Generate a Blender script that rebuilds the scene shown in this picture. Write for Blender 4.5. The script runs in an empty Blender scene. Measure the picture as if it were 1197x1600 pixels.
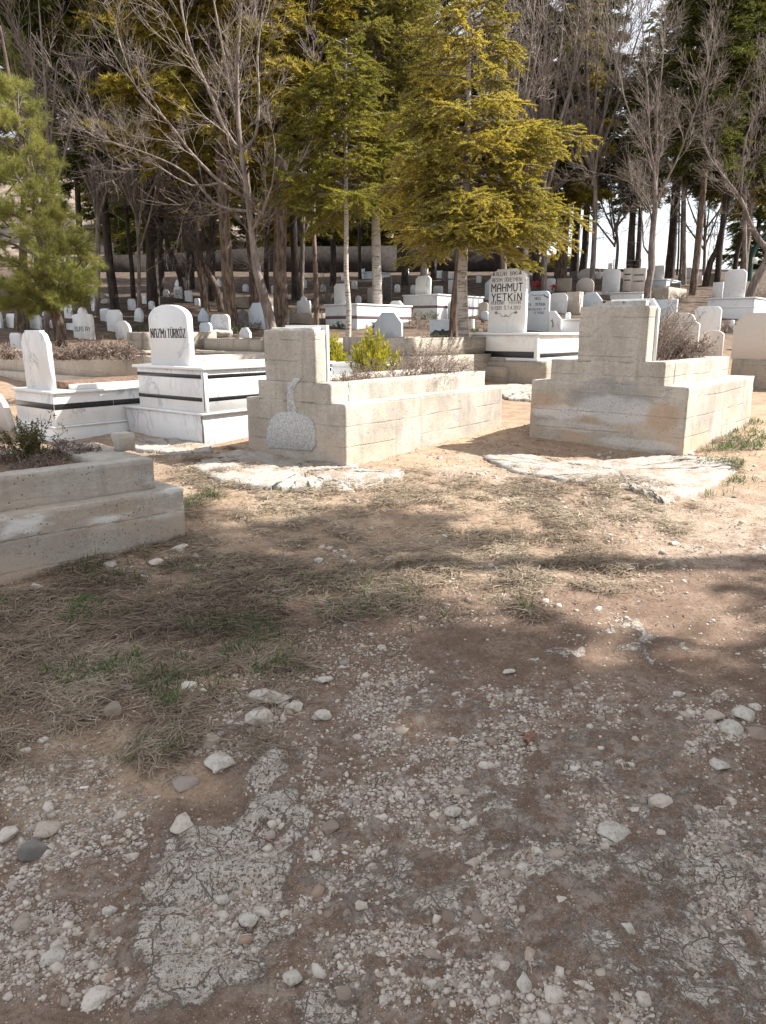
import bpy, bmesh, math, random
import numpy as np
from mathutils import Vector, Matrix
R = math.radians
sc = bpy.context.scene
col = sc.collection

# ------------------------------------------------------------------ camera
F_PX, CX, CY = 1156.0, 598.5, 800.0          # photo pixels (1197 x 1600)
PITCH, CAMZ = R(13.85), 1.5
cam_d = bpy.data.cameras.new('camera')
cam = bpy.data.objects.new('camera', cam_d)
col.objects.link(cam)
cam.location = (0, 0, CAMZ)
cam.rotation_euler = (R(90) - PITCH, 0, 0)
cam_d.sensor_fit = 'VERTICAL'
cam_d.sensor_height = 36.0
cam_d.lens = 36.0 * F_PX / 1600.0
cam_d.clip_start = 0.05
cam_d.clip_end = 2000
sc.camera = cam

# ------------------------------------------------------------------ light
SUN_AZ, SUN_EL = R(8), R(43)                  # azimuth measured from +X towards +Y
sd = (math.cos(SUN_AZ)*math.cos(SUN_EL), math.sin(SUN_AZ)*math.cos(SUN_EL), math.sin(SUN_EL))
sun_d = bpy.data.lights.new('sun', 'SUN')
sun_d.energy = 5.0
sun_d.angle = R(0.6)
sun_d.color = (1.0, 0.955, 0.89)
sun = bpy.data.objects.new('sun', sun_d)
col.objects.link(sun)
sun.rotation_euler = Vector(sd).to_track_quat('Z', 'Y').to_euler()

world = bpy.data.worlds.new('World')
sc.world = world
world.use_nodes = True
wn = world.node_tree
wn.nodes.clear()
sky = wn.nodes.new('ShaderNodeTexSky')
sky.sky_type = 'NISHITA'
sky.sun_disc = False
sky.sun_elevation = SUN_EL
sky.sun_rotation = R(90) - SUN_AZ
sky.dust_density = 1.0
sky.air_density = 1.0
bg = wn.nodes.new('ShaderNodeBackground')
bg.inputs['Strength'].default_value = 0.15
wo = wn.nodes.new('ShaderNodeOutputWorld')
# thin bright cloud veil mixed over the physical sky
tcw = wn.nodes.new('ShaderNodeTexCoord')
mpw = wn.nodes.new('ShaderNodeMapping'); mpw.inputs['Scale'].default_value = (1.0, 1.0, 3.0)
nzw = wn.nodes.new('ShaderNodeTexNoise'); nzw.inputs['Scale'].default_value = 2.6
nzw.inputs['Detail'].default_value = 8.0; nzw.inputs['Roughness'].default_value = 0.6
rpw = wn.nodes.new('ShaderNodeValToRGB')
rpw.color_ramp.elements[0].position = 0.38; rpw.color_ramp.elements[0].color = (0.6,)*3 + (1,)
rpw.color_ramp.elements[1].position = 0.62; rpw.color_ramp.elements[1].color = (0.9,)*3 + (1,)
mxw = wn.nodes.new('ShaderNodeMix'); mxw.data_type = 'RGBA'
mxw.inputs[7].default_value = (3.2, 3.12, 3.05, 1)
wn.links.new(tcw.outputs['Generated'], mpw.inputs['Vector'])
wn.links.new(mpw.outputs['Vector'], nzw.inputs['Vector'])
wn.links.new(nzw.outputs['Fac'], rpw.inputs['Fac'])
wn.links.new(rpw.outputs['Color'], mxw.inputs[0])
wn.links.new(sky.outputs['Color'], mxw.inputs[6])
wn.links.new(mxw.outputs[2], bg.inputs['Color'])
wn.links.new(bg.outputs['Background'], wo.inputs['Surface'])

sc.view_settings.view_transform = 'Standard'
sc.view_settings.look = 'None'
sc.view_settings.gamma = 1.0
sc.view_settings.exposure = 1.32
sc.view_settings.use_curve_mapping = False
sc.render.engine = 'CYCLES'
sc.cycles.max_bounces = 6
sc.cycles.diffuse_bounces = 3
sc.cycles.transmission_bounces = 3
sc.cycles.transparent_max_bounces = 6
sc.cycles.use_denoising = True

# ------------------------------------------------------------------ numpy noise
def _hash(ix, iy, seed):
    h = (ix.astype(np.int64)*374761393 + iy.astype(np.int64)*668265263 + seed*2147483647) & 0xFFFFFFFF
    h = ((h ^ (h >> 13)) * 1274126177) & 0xFFFFFFFF
    h = h ^ (h >> 16)
    return (h & 0xFFFF).astype(np.float64)/65535.0
def vnoise(x, y, seed=0):
    x = np.asarray(x, float); y = np.asarray(y, float)
    ix = np.floor(x); iy = np.floor(y)
    fx = x-ix; fy = y-iy
    fx = fx*fx*(3-2*fx); fy = fy*fy*(3-2*fy)
    a = _hash(ix, iy, seed); b = _hash(ix+1, iy, seed); c = _hash(ix, iy+1, seed); d = _hash(ix+1, iy+1, seed)
    return (a*(1-fx)+b*fx)*(1-fy)+(c*(1-fx)+d*fx)*fy
def fbm(x, y, seed=0, oct=4):
    s = 0; a = 0.5; t = 0
    for o in range(oct):
        s = s + a*vnoise(np.asarray(x)*2**o, np.asarray(y)*2**o, seed+o*17); t += a; a *= 0.5
    return s/t
def sstep(a, b, x):
    t = np.clip((np.asarray(x, float)-a)/(b-a), 0, 1)
    return t*t*(3-2*t)

# ------------------------------------------------------------------ terrain
_hy = np.array([-40, 0, 1.3, 3, 5, 7, 9, 12.5, 16, 20, 26, 33, 40, 50, 55, 70, 130, 400])
_hz = np.array([-0.3, 0, 0, .06, .17, .285, .40, .62, 1.0, 1.5, 2.2, 3.1, 3.95, 5.1, 5.5, 5.2, 2.0, -4])
def H(x, y):
    x = np.asarray(x, float); y = np.asarray(y, float)
    z = (np.interp(y, _hy, _hz) + np.interp(y-.5, _hy, _hz) + np.interp(y+.5, _hy, _hz))/3
    # wooded hillside rising behind the far wall, left of the gap
    z = z + 15*sstep(58, 100, y)*sstep(17, 2, x) + 10*sstep(40, 130, y)*sstep(-10, -60, x)
    far = sstep(9, 16, y)
    z = z + far*(fbm(x*.25, y*.25, 5, 3)-.5)*.22
    near = 1-sstep(12, 18, y)
    z = z + near*((fbm(x*1.1, y*1.1, 9, 3)-.5)*.07)
    return z
def Hs(x, y):
    return float(H(np.array([x]), np.array([y]))[0])

cp, sp = math.cos(PITCH), math.sin(PITCH)
def ray(px, py):
    dx = (px-CX)/F_PX; dy = -(py-CY)/F_PX
    return Vector((dx, cp+dy*sp, -sp+dy*cp))
def P(px, py, Y):
    d = ray(px, py); t = Y/d.y
    return Vector((d.x*t, Y, CAMZ+d.z*t))
def G(px, py):
    """ground point seen at a photo pixel"""
    d = ray(px, py); y = 0.6; last = None
    while y < 140:
        p = P(px, py, y)
        if p.z < Hs(p.x, p.y):
            lo, hi = y-.25, y
            for _ in range(14):
                m = (lo+hi)/2; p = P(px, py, m)
                if p.z < Hs(p.x, p.y): hi = m
                else: lo = m
            p = P(px, py, hi)
            return Vector((p.x, p.y, Hs(p.x, p.y)))
        y += .25
    p = P(px, py, 60)
    return Vector((p.x, 60, Hs(p.x, 60)))
def project(x, y, z):
    zc = y*cp - (z-CAMZ)*sp
    zc = np.maximum(zc, 1e-3)
    up = y*sp + (z-CAMZ)*cp
    return CX+F_PX*x/zc, CY-F_PX*up/zc

# ------------------------------------------------------------------ mesh helpers
def mesh_np(name, verts, faces_list, mats, parent=None, smooth=False, midx=None, link=True):
    """faces_list: list of int arrays (n,k); one mesh object"""
    me = bpy.data.meshes.new(name)
    verts = np.asarray(verts, np.float32).reshape(-1, 3)
    loops = np.concatenate([np.asarray(f, np.int32).ravel() for f in faces_list])
    totals = np.concatenate([np.full(len(f), np.asarray(f).shape[1], np.int32) for f in faces_list])
    starts = np.concatenate([[0], np.cumsum(totals)[:-1]]).astype(np.int32)
    me.vertices.add(len(verts)); me.vertices.foreach_set('co', verts.ravel())
    me.loops.add(len(loops)); me.loops.foreach_set('vertex_index', loops)
    me.polygons.add(len(totals)); me.polygons.foreach_set('loop_start', starts)
    me.polygons.foreach_set('loop_total', totals)
    if midx is not None: me.polygons.foreach_set('material_index', np.asarray(midx, np.int32))
    if smooth: me.polygons.foreach_set('use_smooth', np.ones(len(totals), bool))
    me.update(calc_edges=True); me.validate()
    for m in (mats if isinstance(mats, (list, tuple)) else [mats]): me.materials.append(m)
    o = bpy.data.objects.new(name, me)
    if link: col.objects.link(o)
    if parent: o.parent = parent
    return o

def thing(name, label, cat, loc=(0, 0, 0), rz=0, group=None):
    o = bpy.data.objects.new(name, None)
    o.empty_display_size = 0.2
    col.objects.link(o)
    o.location = loc; o.rotation_euler = (0, 0, rz)
    o['label'] = label; o['category'] = cat
    if group: o['group'] = group
    return o
def tag(o, label, cat, group=None, kind=None):
    if label: o['label'] = label
    if cat: o['category'] = cat
    if group: o['group'] = group
    if kind: o['kind'] = kind
    return o

class MB:
    def __init__(s): s.v = []; s.f = {}; s.n = 0
    def add(s, verts, faces):
        verts = np.asarray(verts, float).reshape(-1, 3)
        for f in faces:
            s.f.setdefault(len(f), []).append([i+s.n for i in f])
        s.v.append(verts); s.n += len(verts)
    def addnp(s, verts, faces):
        faces = np.asarray(faces)
        s.f.setdefault(faces.shape[1], []).extend((faces+s.n).tolist())
        s.v.append(np.asarray(verts, float).reshape(-1, 3)); s.n += len(verts)
    def build(s, name, mat, parent=None, smooth=False):
        o = mesh_np(name, np.concatenate(s.v), [np.array(f) for f in s.f.values()], mat, parent, smooth)
        bm = bmesh.new(); bm.from_mesh(o.data); bmesh.ops.recalc_face_normals(bm, faces=bm.faces); bm.to_mesh(o.data); bm.free()
        return o
    def box(s, x0, x1, y0, y1, z0, z1, **k):
        s.add(*rbox(x0, x1, y0, y1, z0, z1, **k)); return s
    def prism(s, poly, y0, y1, **k):
        s.add(*xprism(poly, y0, y1, **k)); return s

def _n3(p, s, seed):
    return np.array([vnoise(p[:, 0]*s+p[:, 2]*s*.7+3.1, p[:, 1]*s+p[:, 2]*s*.9, seed),
                     vnoise(p[:, 1]*s+p[:, 2]*s*.8, p[:, 0]*s-p[:, 2]*s*.6+7, seed+5),
                     vnoise(p[:, 2]*s+p[:, 0]*s*.5+11, p[:, 1]*s+p[:, 0]*s*.4, seed+9)]).T-.5

def rbox(x0, x1, y0, y1, z0, z1, rough=0.0, seg=.06, bev=0.004, seed=1, taper=None):
    """box; with rough>0 a finely divided box with uneven cast-concrete edges, otherwise a bevelled box.
    taper=(dx,dy): the bottom is drawn in by that much"""
    if rough > 0:
        def ax(a, b): return np.linspace(a, b, max(2, int(abs(b-a)/seg)+1))
        X, Y, Z = ax(x0, x1), ax(y0, y1), ax(z0, z1)
        idx = {}; vs = []; fs = []
        def vid(i, j, k):
            t = (i, j, k)
            if t not in idx: idx[t] = len(vs); vs.append((X[i], Y[j], Z[k]))
            return idx[t]
        nx, ny, nz = len(X)-1, len(Y)-1, len(Z)-1
        for i in range(nx):
            for j in range(ny):
                fs.append((vid(i, j, nz), vid(i+1, j, nz), vid(i+1, j+1, nz), vid(i, j+1, nz)))
                fs.append((vid(i, j, 0), vid(i, j+1, 0), vid(i+1, j+1, 0), vid(i+1, j, 0)))
        for i in range(nx):
            for k in range(nz):
                fs.append((vid(i, 0, k), vid(i+1, 0, k), vid(i+1, 0, k+1), vid(i, 0, k+1)))
                fs.append((vid(i, ny, k), vid(i, ny, k+1), vid(i+1, ny, k+1), vid(i+1, ny, k)))
        for j in range(ny):
            for k in range(nz):
                fs.append((vid(0, j, k), vid(0, j, k+1), vid(0, j+1, k+1), vid(0, j+1, k)))
                fs.append((vid(nx, j, k), vid(nx, j+1, k), vid(nx, j+1, k+1), vid(nx, j, k+1)))
        p = np.array(vs)
        on = (np.isclose(p[:, 0], x0) | np.isclose(p[:, 0], x1)).astype(int) + (np.isclose(p[:, 1], y0) | np.isclose(p[:, 1], y1)) + (np.isclose(p[:, 2], z0) | np.isclose(p[:, 2], z1))
        c = np.array([(x0+x1)/2, (y0+y1)/2, (z0+z1)/2])
        d = np.sign(c-p)
        edge = (on >= 2)[:, None]
        wob = _n3(p, 3.0, seed)*rough*1.0 + _n3(p, 14.0, seed+3)*rough
        chip = np.maximum(np.abs(_n3(p, 23.0, seed+7))-.12, 0)*rough*2.2 + np.maximum(_n3(p, 3.3, seed+8)-.30, 0)*rough*9
        zfull = (p[:, 2] > z0+seg)[:, None]
        p = p + wob*.7 + np.where(edge & zfull, np.where(np.abs(p-c) > 0, d, 0)*chip, 0)
        return p, fs
    b = min(bev, (x1-x0)*.3, (y1-y0)*.3, (z1-z0)*.3)
    vs = []; idx = {}
    for sx in (0, 1):
        for sy in (0, 1):
            for sz in (0, 1):
                c = [x1 if sx else x0, y1 if sy else y0, z1 if sz else z0]
                s = [-1 if sx else 1, -1 if sy else 1, -1 if sz else 1]
                for a in range(3):
                    q = [c[i]+s[i]*b for i in range(3)]; q[a] = c[a]
                    idx[(sx, sy, sz, a)] = len(vs); vs.append(q)
    fs = []
    for a in range(3):
        o1, o2 = (a+1) % 3, (a+2) % 3
        for s in (0, 1):
            ring = []
            for (u, w) in ((0, 0), (1, 0), (1, 1), (0, 1)):
                k = [0, 0, 0]; k[a] = s; k[o1] = u; k[o2] = w
                ring.append(idx[(k[0], k[1], k[2], a)])
            fs.append(tuple(ring if s else ring[::-1]))
    for a in range(3):
        o1, o2 = (a+1) % 3, (a+2) % 3
        for u in (0, 1):
            for w in (0, 1):
                def K(t, ax):
                    k = [0, 0, 0]; k[a] = t; k[o1] = u; k[o2] = w
                    return idx[(k[0], k[1], k[2], ax)]
                q = [K(0, o1), K(1, o1), K(1, o2), K(0, o2)]
                fs.append(tuple(q if (u ^ w) == 0 else q[::-1]))
    for sx in (0, 1):
        for sy in (0, 1):
            for sz in (0, 1):
                t = [idx[(sx, sy, sz, a)] for a in range(3)]
                fs.append(tuple(t if (sx+sy+sz) % 2 else t[::-1]))
    p = np.array(vs, float)
    if taper:
        m = p[:, 2] < (z0+z1)/2; cx, cy = (x0+x1)/2, (y0+y1)/2
        p[m, 0] -= np.sign(p[m, 0]-cx)*taper[0]; p[m, 1] -= np.sign(p[m, 1]-cy)*taper[1]
    return p, fs

def xprism(poly, y0, y1, bev=0.004):
    """polygon in x,z (counter-clockwise seen from -y) extruded along y, with a small chamfer all round"""
    n = len(poly); P0 = np.array(poly, float)
    nx = np.roll(P0, -1, 0); pv = np.roll(P0, 1, 0)
    t1 = P0-pv; t2 = nx-P0
    t1 /= np.maximum(np.linalg.norm(t1, axis=1), 1e-9)[:, None]; t2 /= np.maximum(np.linalg.norm(t2, axis=1), 1e-9)[:, None]
    nr = np.array([-(t1+t2)[:, 1], (t1+t2)[:, 0]]).T
    nr /= np.maximum(np.linalg.norm(nr, axis=1), 1e-9)[:, None]
    inn = P0+nr*bev
    rings = [(inn, y0), (P0, y0+bev), (P0, y1-bev), (inn, y1)]
    vs = []
    for r, y in rings:
        for a in r: vs.append((a[0], y, a[1]))
    fs = [tuple(range(n)), tuple(range(4*n-1, 3*n-1, -1))]
    for k in range(3):
        for i in range(n):
            j = (i+1) % n
            fs.append((k*n+j, k*n+i, (k+1)*n+i, (k+1)*n+j))
    return np.array(vs), fs

def tubes(segs, n=4):
    """segs: (N,8) p0,p1,r0,r1 -> verts, faces (quads)"""
    s = np.asarray(segs, float)
    p0, p1, r0, r1 = s[:, 0:3], s[:, 3:6], s[:, 6], s[:, 7]
    d = p1-p0; L = np.maximum(np.linalg.norm(d, axis=1), 1e-9); d = d/L[:, None]
    ref = np.where(np.abs(d[:, 2:3]) < .9, np.array([[0, 0, 1.]]), np.array([[1., 0, 0]]))
    a = np.cross(d, ref); a /= np.linalg.norm(a, axis=1)[:, None]; b = np.cross(d, a)
    N = len(s); V = np.zeros((N, 2*n, 3))
    for k in range(n):
        th = 2*math.pi*k/n; o = a*math.cos(th)+b*math.sin(th)
        V[:, k] = p0+o*r0[:, None]; V[:, n+k] = p1+o*r1[:, None]
    base = (np.arange(N)*2*n)[:, None]
    F = []
    for k in range(n):
        j = (k+1) % n
        F.append(np.concatenate([base+k, base+j, base+n+j, base+n+k], 1))
    return V.reshape(-1, 3), np.concatenate(F)

def tube_path(pts, rad, n=10, rough=0.0, seed=0):
    """smooth swept tube along a polyline"""
    pts = [Vector(p) for p in pts]
    P_, R_ = [], []
    m = len(pts)
    for i in range(m-1):                       # catmull-rom refine
        a = pts[max(i-1, 0)]; b = pts[i]; c = pts[i+1]; d = pts[min(i+2, m-1)]
        st = max(2, int((c-b).length/.22))
        for k in range(st):
            t = k/st
            P_.append(.5*((2*b)+(c-a)*t+(2*a-5*b+4*c-d)*t*t+(-a+3*b-3*c+d)*t*t*t))
            R_.append(rad[i]*(1-t)+rad[i+1]*t)
    P_.append(pts[-1]); R_.append(rad[-1])
    rng = np.random.default_rng(seed)
    vs = []; N = len(P_)
    ph = rng.uniform(0, 6, 3)
    for i, p in enumerate(P_):
        d = (P_[min(i+1, N-1)]-P_[max(i-1, 0)]).normalized()
        a = d.cross(Vector((0, 1, 0.01))).normalized(); b = d.cross(a)
        for k in range(n):
            th = 2*math.pi*k/n
            w = 1+rough*(math.sin(3*th+ph[0]+i*.3)*.5+math.sin(5*th+ph[1])*.4+rng.uniform(-.5, .5))
            vs.append(p+(a*math.cos(th)+b*math.sin(th))*R_[i]*w)
    fs = []
    for i in range(N-1):
        for k in range(n):
            j = (k+1) % n
            fs.append((i*n+k, i*n+j, (i+1)*n+j, (i+1)*n+k))
    fs.append(tuple(range(n-1, -1, -1))); fs.append(tuple(range((N-1)*n, N*n)))
    return np.array([tuple(v) for v in vs]), fs

# ------------------------------------------------------------------ materials
def newmat(name):
    m = bpy.data.materials.new(name); m.use_nodes = True
    nt = m.node_tree; nt.nodes.clear()
    out = nt.nodes.new('ShaderNodeOutputMaterial')
    b = nt.nodes.new('ShaderNodeBsdfPrincipled')
    nt.links.new(b.outputs[0], out.inputs[0])
    return m, nt, b, out
class NT:
    """tiny helper for building node graphs"""
    def __init__(s, nt): s.nt = nt
    def n(s, t, **k):
        nd = s.nt.nodes.new(t)
        for a, v in k.items(): setattr(nd, a, v)
        return nd
    def set(s, sock, v):
        if isinstance(v, bpy.types.NodeSocket): s.nt.links.new(v, sock)
        elif isinstance(v, (tuple, list)) and len(v) == 3 and sock.type == 'RGBA': sock.default_value = tuple(v)+(1,)
        else: sock.default_value = v
    def math(s, op, a, b=0.0, c=0.0, clamp=False):
        nd = s.n('ShaderNodeMath', operation=op, use_clamp=clamp)
        s.set(nd.inputs[0], a); s.set(nd.inputs[1], b); s.set(nd.inputs[2], c)
        return nd.outputs[0]
    def mix(s, f, a, b):
        nd = s.n('ShaderNodeMix', data_type='RGBA')
        s.set(nd.inputs[0], f); s.set(nd.inputs[6], a); s.set(nd.inputs[7], b)
        return nd.outputs[2]
    def noise(s, scale, vec=None, detail=4, rough=.55, dist=0):
        nd = s.n('ShaderNodeTexNoise'); nd.inputs['Scale'].default_value = scale
        nd.inputs['Detail'].default_value = detail; nd.inputs['Roughness'].default_value = rough
        nd.inputs['Distortion'].default_value = dist
        if vec is not None: s.set(nd.inputs['Vector'], vec)
        return nd.outputs['Fac']
    def vor(s, scale, vec=None, feature='F1', out='Distance', rnd=1):
        nd = s.n('ShaderNodeTexVoronoi', feature=feature); nd.inputs['Scale'].default_value = scale
        nd.inputs['Randomness'].default_value = rnd
        if vec is not None: s.set(nd.inputs['Vector'], vec)
        return nd.outputs[out]
    def ramp(s, f, a, b, va=0.0, vb=1.0):
        nd = s.n('ShaderNodeMapRange', interpolation_type='SMOOTHSTEP')
        s.set(nd.inputs['Value'], f); s.set(nd.inputs['From Min'], a); s.set(nd.inputs['From Max'], b)
        s.set(nd.inputs['To Min'], va); s.set(nd.inputs['To Max'], vb)
        return nd.outputs[0]
    def cramp(s, f, stops):
        nd = s.n('ShaderNodeValToRGB'); s.set(nd.inputs[0], f)
        e = nd.color_ramp.elements
        while len(e) < len(stops): e.new(.5)
        for i, (p, c) in enumerate(stops): e[i].position = p; e[i].color = tuple(c)+(1,)
        return nd.outputs[0]
    def map(s, vec, scale=(1, 1, 1), loc=(0, 0, 0), rot=(0, 0, 0)):
        nd = s.n('ShaderNodeMapping'); s.set(nd.inputs[0], vec)
        nd.inputs['Scale'].default_value = scale; nd.inputs['Location'].default_value = loc
        nd.inputs['Rotation'].default_value = rot
        return nd.outputs[0]
    def obj(s): return s.n('ShaderNodeTexCoord').outputs['Object']
    def sep(s, v):
        nd = s.n('ShaderNodeSeparateXYZ'); s.set(nd.inputs[0], v); return nd.outputs
    def bump(s, h, strength=.5, dist=.01, prev=None):
        nd = s.n('ShaderNodeBump'); nd.inputs['Strength'].default_value = strength
        nd.inputs['Distance'].default_value = dist; s.set(nd.inputs['Height'], h)
        if prev is not None: s.set(nd.inputs['Normal'], prev)
        return nd.outputs[0]
    def attr(s, name):
        return s.n('ShaderNodeAttribute', attribute_name=name).outputs['Fac']
    def island(s): return s.n('ShaderNodeNewGeometry').outputs['Random Per Island']
    def objrand(s): return s.n('ShaderNodeObjectInfo').outputs['Random']

def m_concrete(name, base=(.50, .455, .395), dark=(.34, .30, .255), warm=(.46, .345, .25), board=.19, white=0.0, warmth=.5, spots=(), joint=1.0):
    m, nt, b, _ = newmat(name); g = NT(nt); o = g.obj(); xyz = g.sep(o)
    c = g.mix(g.ramp(g.noise(2.3, o, 5), .35, .68), base, dark)
    c = g.mix(g.ramp(g.noise(28, o, 4, .7), .4, .75, 0, .5), c, tuple(v*.72 for v in dark))
    c = g.mix(g.ramp(g.noise(60, o, 2, .7), .52, .8, 0, .5), c, tuple(min(1, v*1.35) for v in base))
    grain = g.noise(9, g.map(o, (1, 1, 9)), 5, .7)
    c = g.mix(g.ramp(grain, .42, .62, 0, .45), c, dark)
    streak = g.noise(7, g.map(o, (1, 1, .12), (2, 5, 0)), 4, .6)
    c = g.mix(g.math('MULTIPLY', g.ramp(streak, .52, .70), .40), c, tuple(v*.55 for v in dark))
    # iron-rich staining low on the faces
    low = g.ramp(xyz[2], .75, .05, 0, 1)
    wn_ = g.ramp(g.noise(1.9, g.map(o, (1, 1, 1.6), (3, 1, 2)), 5), .42, .66)
    c = g.mix(g.math('MULTIPLY', g.math('MULTIPLY', low, wn_), warmth), c, warm)
    # pale efflorescence in horizontal bands
    if white:
        band = g.math('MULTIPLY', g.ramp(xyz[2], .10, .24), g.ramp(xyz[2], .50, .30))
        w = g.ramp(g.noise(2.2, g.map(o, (1, 1, 3.4), (7.3, 2.2, 0)), 7, .62), .50, .66)
        c = g.mix(g.math('MULTIPLY', g.math('MULTIPLY', band, w), white), c, (.72, .72, .70))
    for (u, z, ru, rz, cc, k) in spots:
        dx = g.math('DIVIDE', g.math('SUBTRACT', xyz[0], u), ru); dz = g.math('DIVIDE', g.math('SUBTRACT', xyz[2], z), rz)
        d = g.math('SQRT', g.math('ADD', g.math('MULTIPLY', dx, dx), g.math('MULTIPLY', dz, dz)))
        d = g.math('ADD', d, g.math('MULTIPLY', g.math('SUBTRACT', g.noise(6, o, 5, .6), .5), 1.1))
        front = g.ramp(xyz[1], .12, .06)
        c = g.mix(g.math('MULTIPLY', g.math('MULTIPLY', g.math('MULTIPLY', g.ramp(d, 1.15, .75), k), g.ramp(g.noise(48, o, 4, .75), .36, .56, .35, 1)), front), c, cc)
    # board joints
    zz = g.math('ADD', xyz[2], g.math('MULTIPLY', g.math('SUBTRACT', g.noise(1.4, o, 3), .5), .045))
    zz = g.math('ADD', zz, g.math('MULTIPLY', g.math('SUBTRACT', g.noise(26, o, 4), .5), .026))
    fr = g.math('ABSOLUTE', g.math('SUBTRACT', g.math('FRACT', g.math('DIVIDE', zz, board)), .5))
    jt = g.math('MULTIPLY', g.ramp(fr, .45, .5), g.ramp(g.noise(2.6, o, 2), .38, .58))
    c = g.mix(g.math('MULTIPLY', jt, .42*joint), c, tuple(v*.5 for v in dark))
    # air holes
    vo = g.vor(34, o)
    vo2 = g.vor(70, g.map(o, (1, 1, 1), (4, 2, 9)))
    hole = g.math('MAXIMUM', g.math('MULTIPLY', g.ramp(vo, .20, .10), g.ramp(g.noise(7, o, 3), .46, .58)), g.math('MULTIPLY', g.ramp(vo2, .26, .12), g.ramp(g.noise(5, o, 4), .44, .6)))
    c = g.mix(g.math('MULTIPLY', hole, .8), c, (.09, .075, .06))
    g.set(b.inputs['Base Color'], c)
    b.inputs['Roughness'].default_value = .95
    h = g.math('ADD', g.math('MULTIPLY', g.noise(40, o, 5, .7), .5), g.math('MULTIPLY', g.noise(9, o, 3), .5))
    h = g.math('SUBTRACT', h, g.math('MULTIPLY', jt, .8)); h = g.math('SUBTRACT', h, hole)
    g.set(b.inputs['Normal'], g.bump(h, .7, .008))
    return m

def m_marble(name, base=(.74, .74, .73), vein=(.36, .38, .42), amt=.8, scale=3.0, dirt=.25, rust=0.0):
    m, nt, b, _ = newmat(name); g = NT(nt); o = g.obj()
    r = g.objrand(); nd = g.n('ShaderNodeCombineXYZ'); g.set(nd.inputs[0], g.math('MULTIPLY', r, 37)); g.set(nd.inputs[1], g.math('MULTIPLY', r, 19))
    ad = g.n('ShaderNodeVectorMath', operation='ADD'); g.set(ad.inputs[0], o); g.set(ad.inputs[1], nd.outputs[0]); v = ad.outputs[0]
    v2 = g.map(v, (1, 1, .45), (0, 0, 0), (.3, .5, .2))
    n1 = g.noise(scale, v2, 6, .6, .9)
    vv = g.math('MULTIPLY', g.ramp(g.math('ABSOLUTE', g.math('SUBTRACT', n1, .5)), .03, .0), g.ramp(g.noise(scale*.6, v, 3), .42, .62))
    cl = g.ramp(g.noise(scale*.8, v2, 5, .6, .5), .45, .72)
    c = g.mix(g.math('MULTIPLY', cl, amt*.55), base, tuple(a*.5+q*.5 for a, q in zip(base, vein)))
    c = g.mix(g.math('MULTIPLY', vv, amt), c, vein)
    c = g.mix(g.ramp(g.noise(9, v, 5, .7), .52, .78, 0, dirt), c, (.38, .35, .30))
    if rust: c = g.mix(g.ramp(g.noise(1.5, v, 5, .6), .5, .66, 0, rust), c, (.52, .36, .22))
    g.set(b.inputs['Base Color'], c)
    g.set(b.inputs['Roughness'], g.ramp(g.noise(12, v), .3, .7, .35, .6))
    g.set(b.inputs['Normal'], g.bump(g.noise(80, o, 3), .12, .002))
    return m

def m_bark(name, c1=(.20, .155, .12), c2=(.07, .05, .04), scale=14, rings=False, bump=.8):
    m, nt, b, _ = newmat(name); g = NT(nt); o = g.obj()
    if rings:
        v = g.map(o, (3, 3, 22)); n1 = g.noise(1.6, v, 4, .6, .4)
        f = g.ramp(n1, .53, .60)
        f = g.math('MULTIPLY', f, g.ramp(g.noise(3, o), .3, .6, .45, 1))
    else:
        v = g.map(o, (1, 1, .22)); n1 = g.noise(scale, v, 5, .65, .3)
        f = g.ramp(n1, .38, .58)
    c = g.mix(f, c1, c2)
    c = g.mix(g.ramp(g.noise(2.2, o, 3), .45, .75, 0, .45), c, tuple(min(1, q*1.5) for q in c1))
    g.set(b.inputs['Base Color'], c); b.inputs['Roughness'].default_value = .95
    g.set(b.inputs['Normal'], g.bump(g.math('SUBTRACT', 1.0, f), bump, .012))
    return m

def m_leaf(name, stops, trans=.35, rough=.6):
    m, nt, b, out = newmat(name); g = NT(nt)
    o = g.obj()
    f = g.math('ADD', g.math('MULTIPLY', g.island(), .55), g.math('MULTIPLY', g.ramp(g.noise(1.3, o, 3), .3, .7), .45))
    c = g.cramp(f, stops)
    g.set(b.inputs['Base Color'], c); b.inputs['Roughness'].default_value = rough
    b.inputs['Specular IOR Level'].default_value = .25
    t = g.n('ShaderNodeBsdfTranslucent'); g.set(t.inputs[0], c)
    mx = g.n('ShaderNodeMixShader'); mx.inputs[0].default_value = trans
    nt.links.new(b.outputs[0], mx.inputs[1]); nt.links.new(t.outputs[0], mx.inputs[2]); nt.links.new(mx.outputs[0], out.inputs[0])
    return m

def m_plain(name, c, rough=.8, var=.25, scale=8, c2=None, spec=None):
    m, nt, b, _ = newmat(name); g = NT(nt); o = g.obj()
    c2 = c2 or tuple(v*(1-var*1.6) for v in c)
    g.set(b.inputs['Base Color'], g.mix(g.ramp(g.noise(scale, o, 5, .65), .35, .65), c, c2))
    b.inputs['Roughness'].default_value = rough
    g.set(b.inputs['Normal'], g.bump(g.noise(scale*4, o, 4), .4, .006))
    return m

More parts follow.
